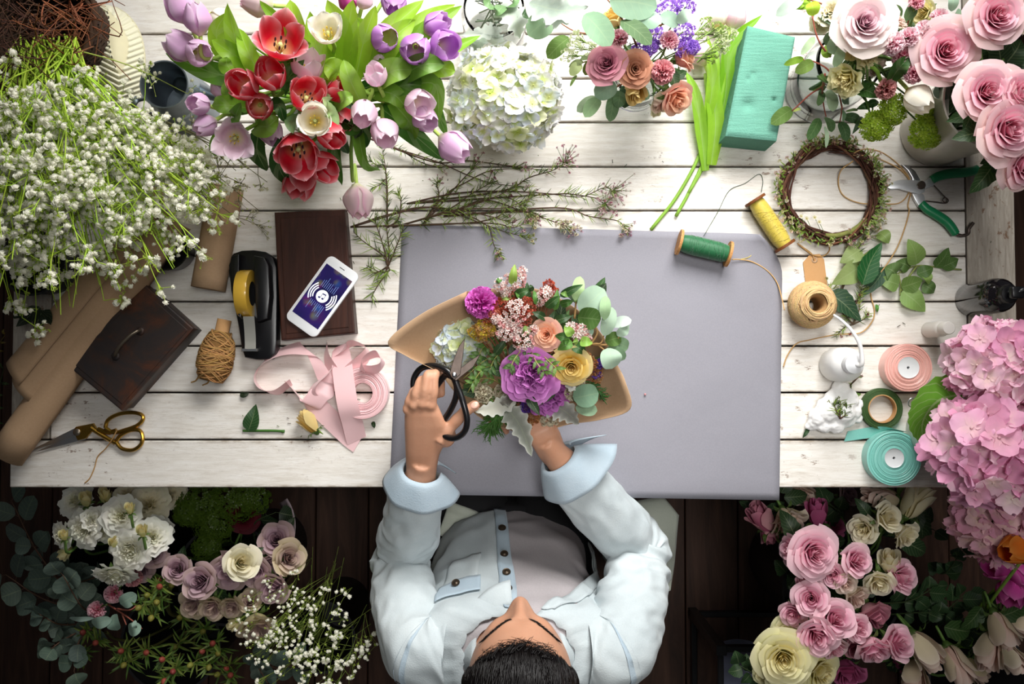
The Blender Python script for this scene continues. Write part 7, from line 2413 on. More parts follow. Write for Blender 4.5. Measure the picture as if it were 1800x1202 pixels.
o = solo(MB().grid(24, 24, lambda u, v: c0 + V((.03 + .24 * u, -.22 + .22 * v + .01 * sin(u * 7), .22 + .03 * sin(u * 9 + v * 4) * sin(v * 7) + .02 * u))), 'plastic_film', t.m, 'crumpled bluish plastic film inside the dark crate', 'plastic film', c0 + V((.15, -.1, .2)))
# dry bits at the far left beside the table
leafy('dry yellowish stems on the floor left of the table', (-10, 700, -.5), (8, 590, -.2), 10, 5, 20, hx('8a7a34'), 460, None, 'dry_stems', 'stems', 'lance', 'leaf_plain', '6a5a2a')
leafy('dim green stems left of the table\'s front corner', (-20, 830, -.5), (6, 650, -.24), 12, 6, 22, hx('3f5a2c'), 461, None, 'leafy_branch', 'foliage', 'lance', 'leaf_plain', '3a4a2a')
# ================================================================= PERSON
PO = V((.01, -.46, FLOOR))
per = thing('person', 'person with short black hair in a pale denim shirt, cutting a bouquet with black scissors', 'person', PO)
t = NT('skin'); n = t.noise(t.coord(), 260, 4, .6); n2 = t.noise(t.coord(), 28, 2)
c = t.mixc(n2, hx('c08c6e'), hx('d0a084')); c = t.mixc(t.math('MULTIPLY', n, .25), c, hx('a86a4c'))
t.set(Base_Color=c, Roughness=.48, Specular_IOR_Level=.35, Subsurface_Weight=.12, Subsurface_Radius=(.012, .005, .003), Subsurface_Scale=.6)
t.bump(n, .12, .001); M['skin'] = t.m
SEC = [(.175, .01, -.470, .062, .058), (.150, .01, -.472, .115, .072), (.122, .01, -.475, .168, .084), (.07, .01, -.480, .180, .094), (.0, .006, -.474, .172, .104), (-.1, .005, -.458, .158, .110), (-.19, .005, -.432, .150, .112), (-.3, .005, -.422, .150, .112), (-.40, .005, -.415, .168, .122), (-.46, .005, -.415, .160, .115)]


def sec(z):
    if z >= SEC[0][0]: return SEC[0][1:]
    for i in range(len(SEC) - 1):
        a, b = SEC[i], SEC[i + 1]
        if b[0] <= z <= a[0]:
            t = (a[0] - z) / (a[0] - b[0]); h = a[0] - b[0]
            p0, p3 = SEC[max(0, i - 1)], SEC[min(len(SEC) - 1, i + 2)]
            out = []
            for j in range(1, 5):
                m0 = (b[j] - p0[j]) / max(.001, p0[0] - b[0]) * h; m1 = (p3[j] - a[j]) / max(.001, a[0] - p3[0]) * h
                out.append((2 * t ** 3 - 3 * t * t + 1) * a[j] + (t ** 3 - 2 * t * t + t) * m0 + (3 * t * t - 2 * t ** 3) * b[j] + (t ** 3 - t * t) * m1)
            return tuple(out)
    return SEC[-1][1:]


def tor_pt(phi, z, off=0.0):
    """phi from straight ahead (+y) round by the left side"""
    cx, cy, rx, ry = sec(z)
    s, c_ = sin(phi), cos(phi)
    p = 2.4
    q = (abs(s) ** p + abs(c_) ** p) ** (-1 / p)
    return V((cx - (rx + off) * s * q, cy + (ry + off) * c_ * q, z))


def torso_mesh(mb, z0, z1, n, off=0.0, m=40):
    rows = [z0 + (z1 - z0) * i / n for i in range(n + 1)]
    vs, fs = [], []
    for z in rows:
        for k in range(m):
            vs.append(tor_pt(2 * PI * k / m, z, off))
    for i in range(n):
        for k in range(m):
            k2 = (k + 1) % m
            fs.append((i * m + k, i * m + k2, (i + 1) * m + k2, (i + 1) * m + k))
    fs.append(tuple(range(m))[::-1]); fs.append(tuple(n * m + k for k in range(m)))
    return mb.add(vs, fs)


# head: local x right, y forward, z up
HM = MX.Translation(V((.012, -.448, .335))) @ MX.Rotation(math.radians(1), 4, 'X')
g = lambda d, s: math.exp(-(d / s) ** 2)


def head_r(d, k=1.0):
    x, y, z = d
    rx, ry, rz = .0765, .093, .118
    r = 1 / sqrt((x / rx) ** 2 + (y / ry) ** 2 + (z / rz) ** 2)
    p = V(d) * r
    if p.z < 0:
        j = min(1, -p.z / .118)
        p.x *= 1 - .30 * j ** 1.5
        if p.y < 0: p.y *= 1 - .38 * j
    if k and p.y > 0:
        f = p.y / .093
        p.y += f * (.006 * g(p.z - .018, .014) * g(abs(p.x) - .026, .022))          # brow
        p.y -= f * (.010 * g(p.z - .000, .012) * g(abs(p.x) - .031, .015))          # eye socket
        p.y += f * (.006 * g(p.z + .024, .018) * g(abs(p.x) - .040, .018))          # cheekbone
        ridge = max(0, min(1, (.016 - p.z) / .05)) if p.z > -.042 else max(0, 1 - (-.042 - p.z) / .008)
        p.y += f * .027 * ridge ** .8 * g(p.x, .0095 + .004 * ridge)                     # nose
        p.y += f * .009 * g(p.z + .038, .009) * g(abs(p.x) - .013, .007)            # wings
        p.y += f * (.007 * g(p.z + .068, .010) * g(p.x, .024)) - f * .004 * g(p.z + .066, .003) * g(p.x, .02)
        p.y += f * .010 * g(p.z + .100, .016) * g(p.x, .024)
    return p


body = MB()
hv, hf = [], []
nu_, nv_ = 96, 72
hd_ = MB().grid(nu_, nv_, lambda u, v: head_r((sin(PI * max(.001, min(.999, v))) * cos(2 * PI * u), sin(PI * max(.001, min(.999, v))) * sin(2 * PI * u), cos(PI * max(.001, min(.999, v))))), wrap=True)
hd_.f.append(tuple(range(nu_))); hd_.f.append(tuple(nv_ * nu_ + k for k in range(nu_))[::-1])
body.merge(hd_, HM)
for sx in (-1, 1):
    body.ell(HM @ V((.073 * sx, -.006, -.008)), .008, .017, .03, 12, 8)
body.tube([V((.012, -.455, .30)), V((.011, -.463, .22)), V((.01, -.470, .14))], [.05, .052, .062], 24)
torso_mesh(body, .172, -.455, 40, -.004)


def limb(P, R, n=18, k=6):
    Q = cr(P, k); m = len(R)
    rr = []
    for i in range(len(Q)):
        t_ = i / (len(Q) - 1) * (m - 1); a = int(min(t_, m - 2)); rr.append(R[a] + (R[a + 1] - R[a]) * (t_ - a))
    body.tube(Q, rr, n)
    return Q, rr


SHL, ELL_, WRL = V((-.150, -.470, .105)), at(707, 985, -.06), at(742, 812, .150)
SHR, ELR, WRR = V((.172, -.470, .105)), at(1118, 968, -.05), at(958, 776, .125)
limb([V((-.05, -.472, .085)), SHL + V((0, 0, -.02)), SHL.lerp(ELL_, .5), ELL_], [.045, .048, .045, .038])
limb([ELL_, ELL_.lerp(WRL, .35), ELL_.lerp(WRL, .75), WRL], [.040, .041, .032, .0175])
limb([V((.07, -.472, .085)), SHR + V((0, 0, -.02)), SHR.lerp(ELR, .5), ELR], [.045, .048, .045, .038])
limb([ELR, ELR.lerp(WRR, .35), ELR.lerp(WRR, .75), WRR], [.040, .041, .031, .0165])
# legs under the table
for sx in (-1, 1):
    hp_ = V((.085 * sx, -.40, -.40)); kn = V((.13 * sx, .0, -.36)); an = V((.13 * sx, .03, -.69))
    limb([hp_, hp_.lerp(kn, .5), kn], [.085, .075, .055], 16)
    limb([kn, kn.lerp(an, .35), an], [.055, .052, .038], 16)
    limb([an + V((0, -.04, -.02)), an + V((0, .05, -.03)), an + V((0, .15, -.042))], [.034, .036, .014], 12)


def hand(wr, palm, fingers, thumb, pr=1.0):
    """palm: rows of (center, half width vector, half thickness vector); fingers: joint lists + radius"""
    vs, fs = [], []
    n = 16
    for (c_, w_, h_) in palm:
        for k in range(n):
            a = 2 * PI * k / n
            e = .72
            ca = math.copysign(abs(cos(a)) ** e, cos(a)); sa = math.copysign(abs(sin(a)) ** e, sin(a))
            vs.append(c_ + w_ * ca + h_ * sa)
    for i in range(len(palm) - 1):
        for k in range(n):
            k2 = (k + 1) % n
            fs.append((i * n + k, i * n + k2, (i + 1) * n + k2, (i + 1) * n + k))
    fs.append(tuple(range(n))[::-1]); fs.append(tuple((len(palm) - 1) * n + k for k in range(n)))
    body.add(vs, fs)
    for J, r_ in fingers + [thumb]:
        Q = cr(J, 5); k = len(Q)
        rr = [r_ * (1.06 - .24 * i / (k - 1)) * (1 + .06 * cos(i / 5 * 2 * PI)) for i in range(k)]
        body.tube(Q, rr, 12)
        body.ell(Q[-1], rr[-1] * .98, rr[-1] * .98, rr[-1] * .9, 12, 8)


W_ = lambda a, b: (b - a) / 2
# left hand, palm down, closing round the scissors' big loop
rowsL = []
for (lx, ly, rx_, ry_, z, h_) in [(724, 880, 752, 882, .074, .010), (714, 858, 763, 861, .104, .021), (713, 836, 766, 840, .127, .021), (713, 818, 768, 821, .143, .021), (712, 800, 772, 800, .156, .020), (711, 778, 784, 775, .169, .019), (710, 752, 788, 750, .183, .017), (710, 730, 778, 731, .193, .015), (713, 712, 768, 708, .200, .012)]:
    a, b = at(lx, ly, z - .004), at(rx_, ry_, z)
    rowsL.append(((a + b) / 2 - V((0, 0, .006)), W_(a, b), V((0, 0, h_))))
FL = [
    ([at(758, 716, .198), at(762, 688, .206), at(764, 660, .206), at(770, 656, .190), at(775, 672, .172), at(776, 692, .168)], .0082),
    ([at(743, 714, .201), at(747, 686, .209), at(752, 660, .208), at(758, 658, .188), at(764, 672, .170), at(768, 694, .164)], .0083),
    ([at(728, 714, .198), at(731, 692, .205), at(739, 670, .202), at(745, 668, .182), at(752, 682, .165), at(756, 704, .160)], .0079),
    ([at(716, 720, .191), at(719, 704, .197), at(727, 687, .194), at(734, 686, .177), at(740, 698, .162), at(744, 714, .158)], .0070)]
TL = ([at(772, 776, .172), at(786, 757, .176), at(803, 738, .180), at(818, 723, .184), at(834, 713, .186)], .0112)
hand(WRL, rowsL, FL, TL)
body.ell(at(784, 766, .165), .017, .020, .014, 14, 10)
for kx, ky, kz in ((757, 711, .203), (742, 709, .206), (727, 711, .203), (716, 719, .194)):
    body.ell(at(kx, ky, kz), .0088, .0098, .0062, 12, 8)
# right hand, gripping the stems under the bouquet from the right
rowsR = []
for (lx, ly, rx_, ry_, z, h_) in [(966, 826, 986, 812, .078, .009), (948, 805, 992, 780, .102, .019), (936, 785, 984, 758, .118, .020), (926, 772, 976, 744, .122, .019), (915, 756, 966, 728, .118, .018), (906, 740, 954, 712, .112, .015)]:
    a, b = at(lx, ly, z), at(rx_, ry_, z)
    rowsR.append(((a + b) / 2, W_(a, b), V((0, 0, h_))))
FR = [([at(940, 722, .112), at(925, 708, .098), at(908, 708, .082), at(900, 722, .072)], .0086), ([at(930, 726, .112), at(912, 716, .100), at(896, 720, .084), at(892, 734, .074)], .009), ([at(920, 732, .112), at(902, 728, .102), at(888, 734, .086), at(888, 746, .076)], .0086), ([at(912, 742, .112), at(896, 742, .102), at(886, 748, .088), at(890, 758, .080)], .0074)]
TR = ([at(966, 738, .122), at(962, 718, .118), at(948, 702, .112), at(932, 696, .106)], .0108)
hand(WRR, rowsR, FR, TR)
bo = body.build('body', M['skin'], per, PO)
m_ = bo.modifiers.new('one_surface', 'REMESH'); m_.mode = 'VOXEL'; m_.voxel_size = .0026; m_.use_smooth_shade = True
m_ = bo.modifiers.new('soften', 'SMOOTH'); m_.factor = .5; m_.iterations = 6
# nails
M['nail'] = simple('nail', hx('e6b4a0'), .3, 0, .03)
nl = MB()
nl.merge(MB().ell((0, 0, 0), .0075, .006, .0018, 12, 6), frame(at(834, 712, .1935), at(838, 711, .19) - at(826, 717, .19), (0, .15, 1)))
nl.build('thumbnail', M['nail'], per, PO)
# eyebrows, eyes
M['hair'] = simple('black_hair', hx('0c0808'), .42, 0, .3, 120, Specular_IOR_Level=.3)
for sx in (-1, 1):
    eb = MB(); r = random.Random(2)
    for i in range(46):
        k = i / 45
        x_ = sx * (.013 + .037 * k); z_ = .018 + .011 * sin(k * 2.4) - .004 * k * k
        d = V((x_, .09 - .03 * k * k, z_)).normalized()
        b = HM @ (head_r(tuple(d)) * 1.008)
        for q in range(3):
            o_ = V((r.uniform(-.001, .001), 0, r.uniform(-.0016, .0016) * (1 - .5 * k)))
            eb.tube([b + o_, b + o_ + (HM.to_3x3() @ V((sx * .006, -.001 - .003 * k, .002 - .003 * k)))], [.00045, .00015], 4)
    eb.build('eyebrow', M['hair'], per, PO)
    e = MB().ell(HM @ V((.031 * sx, .0665, -.005)), .0115, .0115, .0115, 14, 10)
    e.build('eye', M['white_plastic'], per, PO)
# hair: cap plus combed strands
hm = MB(); r = random.Random(9)
def hdir(a, e):
    return (cos(e) * sin(a), cos(e) * cos(a), sin(e))   # a from front
def hairline(a):
    a = abs((a + PI) % (2 * PI) - PI)
    return math.radians(45 if a < .45 else 45 - 14 * min(1, (a - .45) / .65) if a < 1.1 else 31 - 33 * min(1, (a - 1.1) / .35) if a < 1.45 else -2 - 40 * min(1, (a - 1.45) / .9))
def hcap(u, v):
    a = 2 * PI * u - PI
    e = PI / 2 - (PI / 2 - hairline(a)) * v
    p = head_r(hdir(a, e), 0)
    return HM @ (p * (1.052 + .022 * sin(PI * min(1, v * 1.05)) - .03 * v ** 6))
hm.grid(64, 24, hcap, wrap=True)
def mer(b_, e):   # meridians over the head from back to front, b_ sideways
    return (sin(b_), cos(b_) * cos(e), cos(b_) * sin(e))
def front_end(b_):
    for k in range(60):     # walk forward until the hairline
        e = 1.9 - k * .03
        d = mer(b_, e)
        el = math.asin(max(-1, min(1, d[2]))); aa = math.atan2(d[0], d[1])
        if el < hairline(aa): return e + .03
    return .3
FE = [front_end(-1.35 + 2.7 * i / 40) for i in range(41)]
for i in range(1700):
    b_ = r.uniform(-1.3, 1.3)
    e1 = FE[int((b_ + 1.35) / 2.7 * 40 + .5)] + r.uniform(-.07, .05)
    e0 = e1 + r.uniform(1.0, 2.1)
    sw = r.uniform(-.18, .28) ; L = []
    for j in range(8):
        q = j / 7
        p = head_r(mer(max(-1.5, min(1.5, b_ + sw * (q - 1) + .05 * sin(q * 4 + i))), e0 + (e1 - e0) * q), 0)
        L.append(HM @ (p * (1.060 + .048 * sin(PI * min(1, q * 1.02)) + r.uniform(-.003, .005) - .020 * q ** 4)))
    hm.tube(L, [.0006, .0012, .0014, .0014, .0013, .0011, .0007, .0002], 4)
for i in range(46):   # loose fringe over the forehead
    b_ = r.uniform(-.62, .45); e1 = FE[int((b_ + 1.35) / 2.7 * 40 + .5)]
    P = [HM @ (head_r(mer(b_ + .05 * j * r.choice((1, 1, -.5)), e1 + .1 - j * r.uniform(.04, .075)), 0) * (1.085 - .009 * j)) for j in range(5)]
    hm.tube(P, [.0008, .0007, .0006, .0004, .0002], 4)
hm.build('hair', M['hair'], per, PO)

# ---- clothes
def denim(name, a, b, worn=.5):
    t = NT(name)
    w1 = t.noise(t.coord('Object', (1, 1, 1)), 420, 3, .6)
    big = t.noise(t.coord(), 11, 4, .6)
    c = t.mixc(t.math('MULTIPLY', w1, .5), hx(a), hx(b))
    c = t.mixc(t.ramp(big, [(.42, 0.0), (.7, worn)]), c, hx(b))
    t.set(Base_Color=c, Roughness=.85, Specular_IOR_Level=.12, Sheen_Weight=.15)
    t.bump(t.math('MULTIPLY_ADD', w1, .35, big), .35, .004)
    return t.m
M['denim'] = denim('pale_denim', 'b5c0c4', 'd2dadb')
M['denim_blue'] = denim('pale_denim_seam', 'a0b4c2', 'bfccd4')
M['tee'] = simple('grey_marl', hx('b5aeb0'), .9, 0, .12, 300, .3)
M['olive'] = denim('pale_denim_tail', 'a9b0a4', 'c6cabc')
M['black_cloth'] = simple('black_cloth', hx('131316'), .9, 0, .2, 200, .2)
from mathutils import noise as NZ
def ridge(x, y, z):
    return 1 - 2.2 * abs(NZ.noise(V((x, y, z)))) - .6
wv = lambda a, b: .0060 * ridge(a * 2.2 + b * 7, b * 8 - a, 3.1) + .0030 * ridge(a * 5, b * 15 + a * 3, 7.7)
mbt = MB().grid(80, 60, lambda u, v: tor_pt(2 * PI * u, .170 - .53 * v, .004 + .004 * ridge(2 * sin(2 * PI * u) + v * 3, v * 5 - 2 * sin(2 * PI * u), 1.3)), wrap=True)
mbt.build('t_shirt', M['tee'], per, PO)
phiL = lambda z: .015 + max(0, (.02 - z)) * .35
phiR = lambda z: .30 + max(0, (.13 - z)) * 3.0 if z > -.13 else 1.08
def shirt_pt(u, z, off=.011):
    a0, a1 = phiL(z), 2 * PI - min(1.15, phiR(z))
    ph_ = a0 + (a1 - a0) * u
    loose = max(0, -z) * .05
    return tor_pt(ph_, z, off + loose + wv(ph_, z))
def shirt(u, v):
    z = .166 - .44 * v
    return shirt_pt(u, z)
o = MB().grid(96, 44, shirt).build('shirt', M['denim'], per, PO)
m_ = o.modifiers.new('thick', 'SOLIDIFY'); m_.thickness = .0016; m_.offset = 1
def patch(name, u0, u1, z0, z1, off, mat, n=12, m=10, shape=None, thick=.0014):
    def fn(u, v):
        z = z0 + (z1 - z0) * v
        if shape: z += shape(u, v)
        return shirt_pt(u0 + (u1 - u0) * u, z, off)
    o = MB().grid(n, m, fn).build(name, mat, per, PO)
    q = o.modifiers.new('thick', 'SOLIDIFY'); q.thickness = thick; q.offset = 1
    return o
patch('placket', -.001, .026, .15, -.26, .0145, M['denim_blue'], 4, 40)
patch('placket', .972, 1.0, .15, -.2, .0145, M['denim'], 4, 40)
patch('pocket', .060, .125, .035, -.085, .0135, M['denim'], 10, 14)
patch('pocket_flap', .055, .130, .078, .028, .0165, M['denim_blue'], 12, 6, lambda u, v: -.010 * (1 - abs(2 * u - 1)) * v)
patch('pocket_flap', .885, .945, .078, .028, .0165, M['denim_blue'], 12, 6, lambda u, v: -.010 * (1 - abs(2 * u - 1)) * v)
def seam(u0, u1, za, zb, name='seam'):
    patch(name, u0, u1, za, zb, .0135, M['denim_blue'], 40, 2, None, .0008)
patch('yoke_seam', .17, .30, .132, .124, .0135, M['denim_blue'], 24, 2, lambda u, v: .012 * u)
patch('yoke_seam', .68, .83, .124, .132, .0135, M['denim_blue'], 24, 2, lambda u, v: -.012 * u)
M['button'] = simple('dark_metal_button', hx('4a3f33'), .35, .7, .2)
def button(px, py, z, n_):
    b = MB().lathe([(.0001, 0), (.0075, 0), (.0082, .0012), (.0075, .0024), (.0058, .0018), (.0040, .0020), (.0025, .0032), (.0001, .0034)], 20)
    MB().merge(b, zframe(at(px, py, z), n_)).build('button', M['button'], per, PO, True, 40)
def on_shirt(u, z, off): return shirt_pt(u, z, off)
for z in (.085, .012, -.062, -.15):
    p = shirt_pt(.0125, z, .017); q = (p - V((.005, -.55, z - .1))).normalized()
    b = MB().lathe([(.0001, 0), (.0070, 0), (.0078, .0012), (.0072, .0024), (.0056, .0018), (.0040, .0020), (.0025, .0032), (.0001, .0034)], 20)
    MB().merge(b, zframe(p, V((0, .75, .65)))).build('button', M['button'], per, PO, True, 40)
p = shirt_pt(.094, .042, .020)
MB().merge(MB().lathe([(.0001, 0), (.0070, 0), (.0078, .0012), (.0072, .0024), (.0056, .0018), (.0040, .0020), (.0025, .0032), (.0001, .0034)], 20), zframe(p, V((-.2, .75, .65)))).build('button', M['button'], per, PO, True, 40)
# collar
def collar(u, v):
    ph_ = .12 + (2 * PI - .75) * u
    cx, cy, rx, ry = .011, -.466, .064, .060
    if v < .4:
        q = v / .4; rr = .008 * q; z = .155 + .032 * q
    else:
        q = (v - .4) / .6; front = max(0, cos(ph_)) ** 2
        rr = .008 + .024 * q + .006 * front * q; z = .187 - .032 * q - .010 * front * q
    z -= .045 * max(0, cos(ph_))
    rr += .014 * max(0, cos(ph_))
    return V((cx - (rx + rr) * sin(ph_), cy + (ry + rr) * cos(ph_), z))
o = MB().grid(48, 10, collar).build('collar', M['denim'], per, PO)
m_ = o.modifiers.new('thick', 'SOLIDIFY'); m_.thickness = .0018


def sleeve(name, P, R, seed, amp=.004, bunch=((.5, .006),), mat='denim'):
    Q = cr(P, 20); k = len(Q); m = len(R)
    r = random.Random(seed); ph_ = [r.uniform(0, 6) for _ in range(6)]
    mb = MB(); N = 52
    prev = None; rows = []
    for i, p in enumerate(Q):
        d = (Q[min(i + 1, k - 1)] - Q[max(i - 1, 0)]).normalized()
        a = (V((0, 0, 1)).cross(d) if prev is None else prev - d * prev.dot(d)).normalized(); prev = a
        rows.append((p, a, d.cross(a)))
    def fn(u, v):
        i = int(round(v * (k - 1))); p, a, b = rows[i]
        t_ = v * (m - 1); q = int(min(t_, m - 2)); R0 = R[q] + (R[q + 1] - R[q]) * (t_ - q)
        th = 2 * PI * u
        cx_, sx_ = cos(th), sin(th)
        w = amp * 1.4 * ridge(cx_ * 1.1 + seed, sx_ * 1.1 + v * 2, v * 9) + amp * .7 * ridge(cx_ * 2 + seed, sx_ * 2, v * 17 + cx_ * 1.5)
        for c0, am in bunch:
            w += am * 1.3 * ridge(cx_ * .8 + 3, sx_ * .8 + seed, v * 26 + .9 * sin(th + ph_[5])) * g(v - c0, .13)
        return p + a * ((R0 + w) * cos(th)) + b * ((R0 + w) * sin(th))
    o = mb.grid(N, k - 1, fn, wrap=True).build(name, M[mat], per, PO)
    s_ = o.modifiers.new('soft', 'SUBSURF'); s_.levels = 1; s_.render_levels = 1
    ctr = lambda v: rows[int(round(v * (k - 1)))][0]
    for dv in (0, .012):
        v0 = .165 + dv
        o2 = MB().grid(N, 2, lambda u, v: fn(u, v0 + .005 * v) + (fn(u, v0 + .005 * v) - ctr(v0 + .005 * v)).normalized() * .0016, wrap=True).build('armhole_seam', M['denim_blue'], per, PO)
    return o
sleeve('sleeve', [V((-.105, -.472, .110)), SHL + V((-.008, 0, -.004)), SHL.lerp(ELL_, .5) + V((-.012, .0, 0)), ELL_ + V((-.004, 0, 0)), ELL_.lerp(WRL, .35) + V((.004, 0, 0)), ELL_.lerp(WRL, .80)], [.064, .067, .061, .056, .055, .047], 3, .0035, ((.58, .008), (.80, .004)))
sleeve('sleeve', [V((.125, -.472, .110)), SHR + V((.004, 0, -.002)), SHR.lerp(ELR, .5) + V((.012, 0, 0)), ELR + V((.004, 0, 0)), ELR.lerp(WRR, .35), ELR.lerp(WRR, .78)], [.064, .069, .064, .058, .056, .047], 8, .0035, ((.55, .008), (.35, .004)))
for s0_, d0_, sx in ((SHL, ELL_ - SHL, -1), (SHR, ELR - SHR, 1)):
    pass


def cuff(name, c_, axis, up, r0, r1, depth, a0, a1, skew=0.0, flare=1.0):
    """turned back cuff; axis points to the hand"""
    ax_ = V(axis).normalized(); u_ = (V(up) - ax_ * V(up).dot(ax_)).normalized(); s_ = ax_.cross(u_)
    def fn(u, v):
        th = math.radians(a0 + (a1 - a0) * u)
        e = abs(2 * u - 1)
        if v < .2:
            rr = r0 - .002 * (1 - v / .2); dz = .004 * v / .2
        else:
            q = (v - .2) / .8
            rr = r0 + (r1 - r0) * q ** .8 + .010 * flare * e ** 4 * q; dz = .004 - depth * q - .012 * e ** 5 * q * 0
        rr += .0012 * sin(th * 7) * v
        return c_ + (u_ * cos(th) + s_ * sin(th)) * rr + ax_ * (dz + skew * cos(th) * (1 if v > .1 else 0))
    o = MB().grid(48, 10, fn).build(name, M['denim_blue'], per, PO)
    m_ = o.modifiers.new('thick', 'SOLIDIFY'); m_.thickness = .0018
    return o
axL = (WRL - ELL_).normalized()
cuff('cuff', at(741, 828, .128), axL, V((.1, -.2, 1)), .034, .060, .046, 122, 446, .006, 1.4)
axR = (WRR - ELR).normalized()
cuff('cuff', at(984, 806, .100), axR, V((0, 0, 1)), .034, .062, .052, 108, 444, .004, 3.2)
# trousers
tr = MB()
for sx in (-1, 1):
    hp_ = V((.085 * sx, -.41, -.40)); kn = V((.13 * sx, .0, -.36)); an = V((.13 * sx, .03, -.66))
    tr.tube(cr([hp_, hp_.lerp(kn, .5), kn], 6), [.098 - .03 * i / 12 for i in range(13)], 20)
    tr.tube(cr([kn + V((0, .01, .0)), kn.lerp(an, .4), an], 6), [.068 - .012 * i / 12 for i in range(13)], 20)
torso_mesh(tr, -.33, -.465, 8, .012)
tr.build('trousers', M['black_cloth'], per, PO)
# loose shirt tails low at either side
def tail(name, q, wav):
    A = [[at(*p) for p in row] for row in q]
    nr, nc = len(A), len(A[0])
    def fn(u, v):
        i = v * (nr - 1); a = int(min(i, nr - 2)); f = i - a
        row0, row1 = cr(A[a], 6), cr(A[a + 1], 6)
        j = u * (len(row0) - 1); b = int(min(j, len(row0) - 2)); h_ = j - b
        p = row0[b].lerp(row0[b + 1], h_).lerp(row1[b].lerp(row1[b + 1], h_), f)
        return p + V((0, 0, wav * sin(u * 8 + v * 3) + wav * .7 * sin(v * 11)))
    o = MB().grid(24, 16, fn).build(name, M['olive'], per, PO)
    m_ = o.modifiers.new('thick', 'SOLIDIFY'); m_.thickness = .0016
tail('shirt_tail', [[(790, 880, -.30), (822, 893, -.29), (858, 908, -.29)], [(783, 903, -.30), (812, 918, -.28), (845, 930, -.27)], [(770, 940, -.28), (790, 950, -.26), (815, 955, -.24)]], .004)
tail('shirt_tail', [[(1040, 905, -.32), (1105, 885, -.33), (1165, 872, -.34)], [(1050, 940, -.30), (1130, 905, -.31), (1192, 905, -.33)], [(1060, 980, -.28), (1140, 960, -.27), (1188, 965, -.30)], [(1090, 1020, -.22), (1150, 1010, -.22), (1184, 1000, -.24)], [(1110, 1060, -.16), (1150, 1050, -.16), (1180, 1040, -.18)]], .006)

# ================================================================= BLACK SCISSORS IN THE HAND
S0 = at(797, 660, .205)
bs_ = thing('scissors', 'black handled scissors held open in the person\'s hand over the bouquet', 'scissors', S0)
def hloop(P, n_='handle', r=.0052):
    Q = cr([at(*p) for p in P], 6)
    MB().tube(Q, r, 12).build(n_, M['black_paint'], bs_, S0)
hloop([(795, 662, .207), (785, 651, .206), (762, 643, .196), (741, 647, .188), (729, 662, .184), (727, 681, .182), (737, 697, .180), (756, 694, .182), (771, 673, .190), (784, 659, .198), (795, 662, .204)])
hloop([(799, 664, .202), (806, 684, .204), (815, 710, .208), (821, 738, .206), (816, 759, .200), (799, 770, .192), (780, 764, .180), (779, 742, .180), (791, 722, .188), (801, 700, .198), (803, 680, .202), (797, 662, .202)])
def blade_(P, z):
    A = outline(P, z)
    MB().prism(A, z - .0022, z, bev=.0008).build('blade', M['dark_steel'], bs_, S0, False)
blade_([(817, 594), (814, 625), (809, 658), (798, 668), (790, 656), (797, 632), (807, 608)], .213)
blade_([(845, 622), (832, 645), (813, 660), (801, 670), (795, 660), (808, 648), (826, 634)], .2095)
MB().lathe([(.0001, 0), (.0052, 0), (.0050, .002), (.003, .0035), (.0001, .004)], 18, center=at(798, 659, .213)).build('screw', M['steel'], bs_, S0)
# ================================================================= BOUQUET IN KRAFT PAPER
BC = at(925, 738, .06)
BQ = thing('bouquet', 'mixed bouquet in kraft paper held over the grey sheet', 'bouquet', BC)
PARTS = []


def part(o, lab=None):
    o.parent = BQ
    o.matrix_parent_inverse = MX.Translation(-BC)
    for k in ('category', 'group', 'label', 'kind'):
        if k in o and not (k == 'kind' and o.type == 'MESH'): del o[k]
    if lab: o['label'] = lab
    return o


# paper cone: rim control points by direction
RIM = [(820, 512, .22), (740, 552, .23), (682, 600, .235), (714, 626, .21), (770, 655, .20), (800, 690, .17), (850, 738, .14), (930, 762, .12), (1000, 746, .13), (1055, 738, .17), (1108, 719, .21), (1100, 672, .215), (1085, 640, .20), (1060, 590, .19), (1010, 540, .19), (930, 505, .20)]
rimP = [at(*p) for p in RIM]
RC_ = cr(rimP + [rimP[0]], 6)
def cone(u, v):
    p = RC_[int(round(u * (len(RC_) - 1)))]
    apex = at(925, 728, .04)
    b = apex + (p - apex).normalized() * .022
    q = b.lerp(p, v)
    q += (V((p.x - apex.x, p.y - apex.y, 0)) * (.10 * sin(PI * v))) - V((0, 0, .012 * sin(PI * v)))
    return q
o = MB().grid(len(RC_) - 1, 14, cone).build('wrapping_paper', M['kraft'], BQ, BC)
m_ = o.modifiers.new('thick', 'SOLIDIFY'); m_.thickness = .0007
st = MB(); r = random.Random(6)
for i in range(16):
    a = r.uniform(0, 6.28); rr = .014 * sqrt(r.random())
    b = at(922, 742, .02) + V((rr * cos(a), rr * sin(a) - .01, 0))
    st.tube(cr([b, at(925, 730, .06) + V((rr * cos(a), rr * sin(a), 0)), at(925 + r.uniform(-70, 70), 660 + r.uniform(-50, 40), .17)], 5), .0021, 6, jit(hx('55733a'), .2, r))
st.build('stems', M['stem'], BQ, BC)
bv = lambda px, py, z: [at(px, py, z).lerp(at(925, 700, .12), .7), at(925, 730, .06)]
HB = [(hx('dfe8f0'), hx('d9e0a0')), (hx('cfdeec'), hx('cdd98a')), (hx('eef0ec'), hx('dfe3a4')), (hx('e2e8c0'), hx('c4d27a')), (hx('d6e4f2'), hx('dfe6c0'))]
h_ = hydrangea(803, 603, .150, 45, .040, 105, .0125, HB, 31, 'x', None, (-.15, .15, 1), None, 1.9, 'a9b86a')
part(h_, 'pale blue hydrangea')
part(blob_flower('magpeony', 846, 530, .235, 70, 110, 15, 'x', None, 'peony', 'x', bv(846, 530, .2)), 'magenta peony')
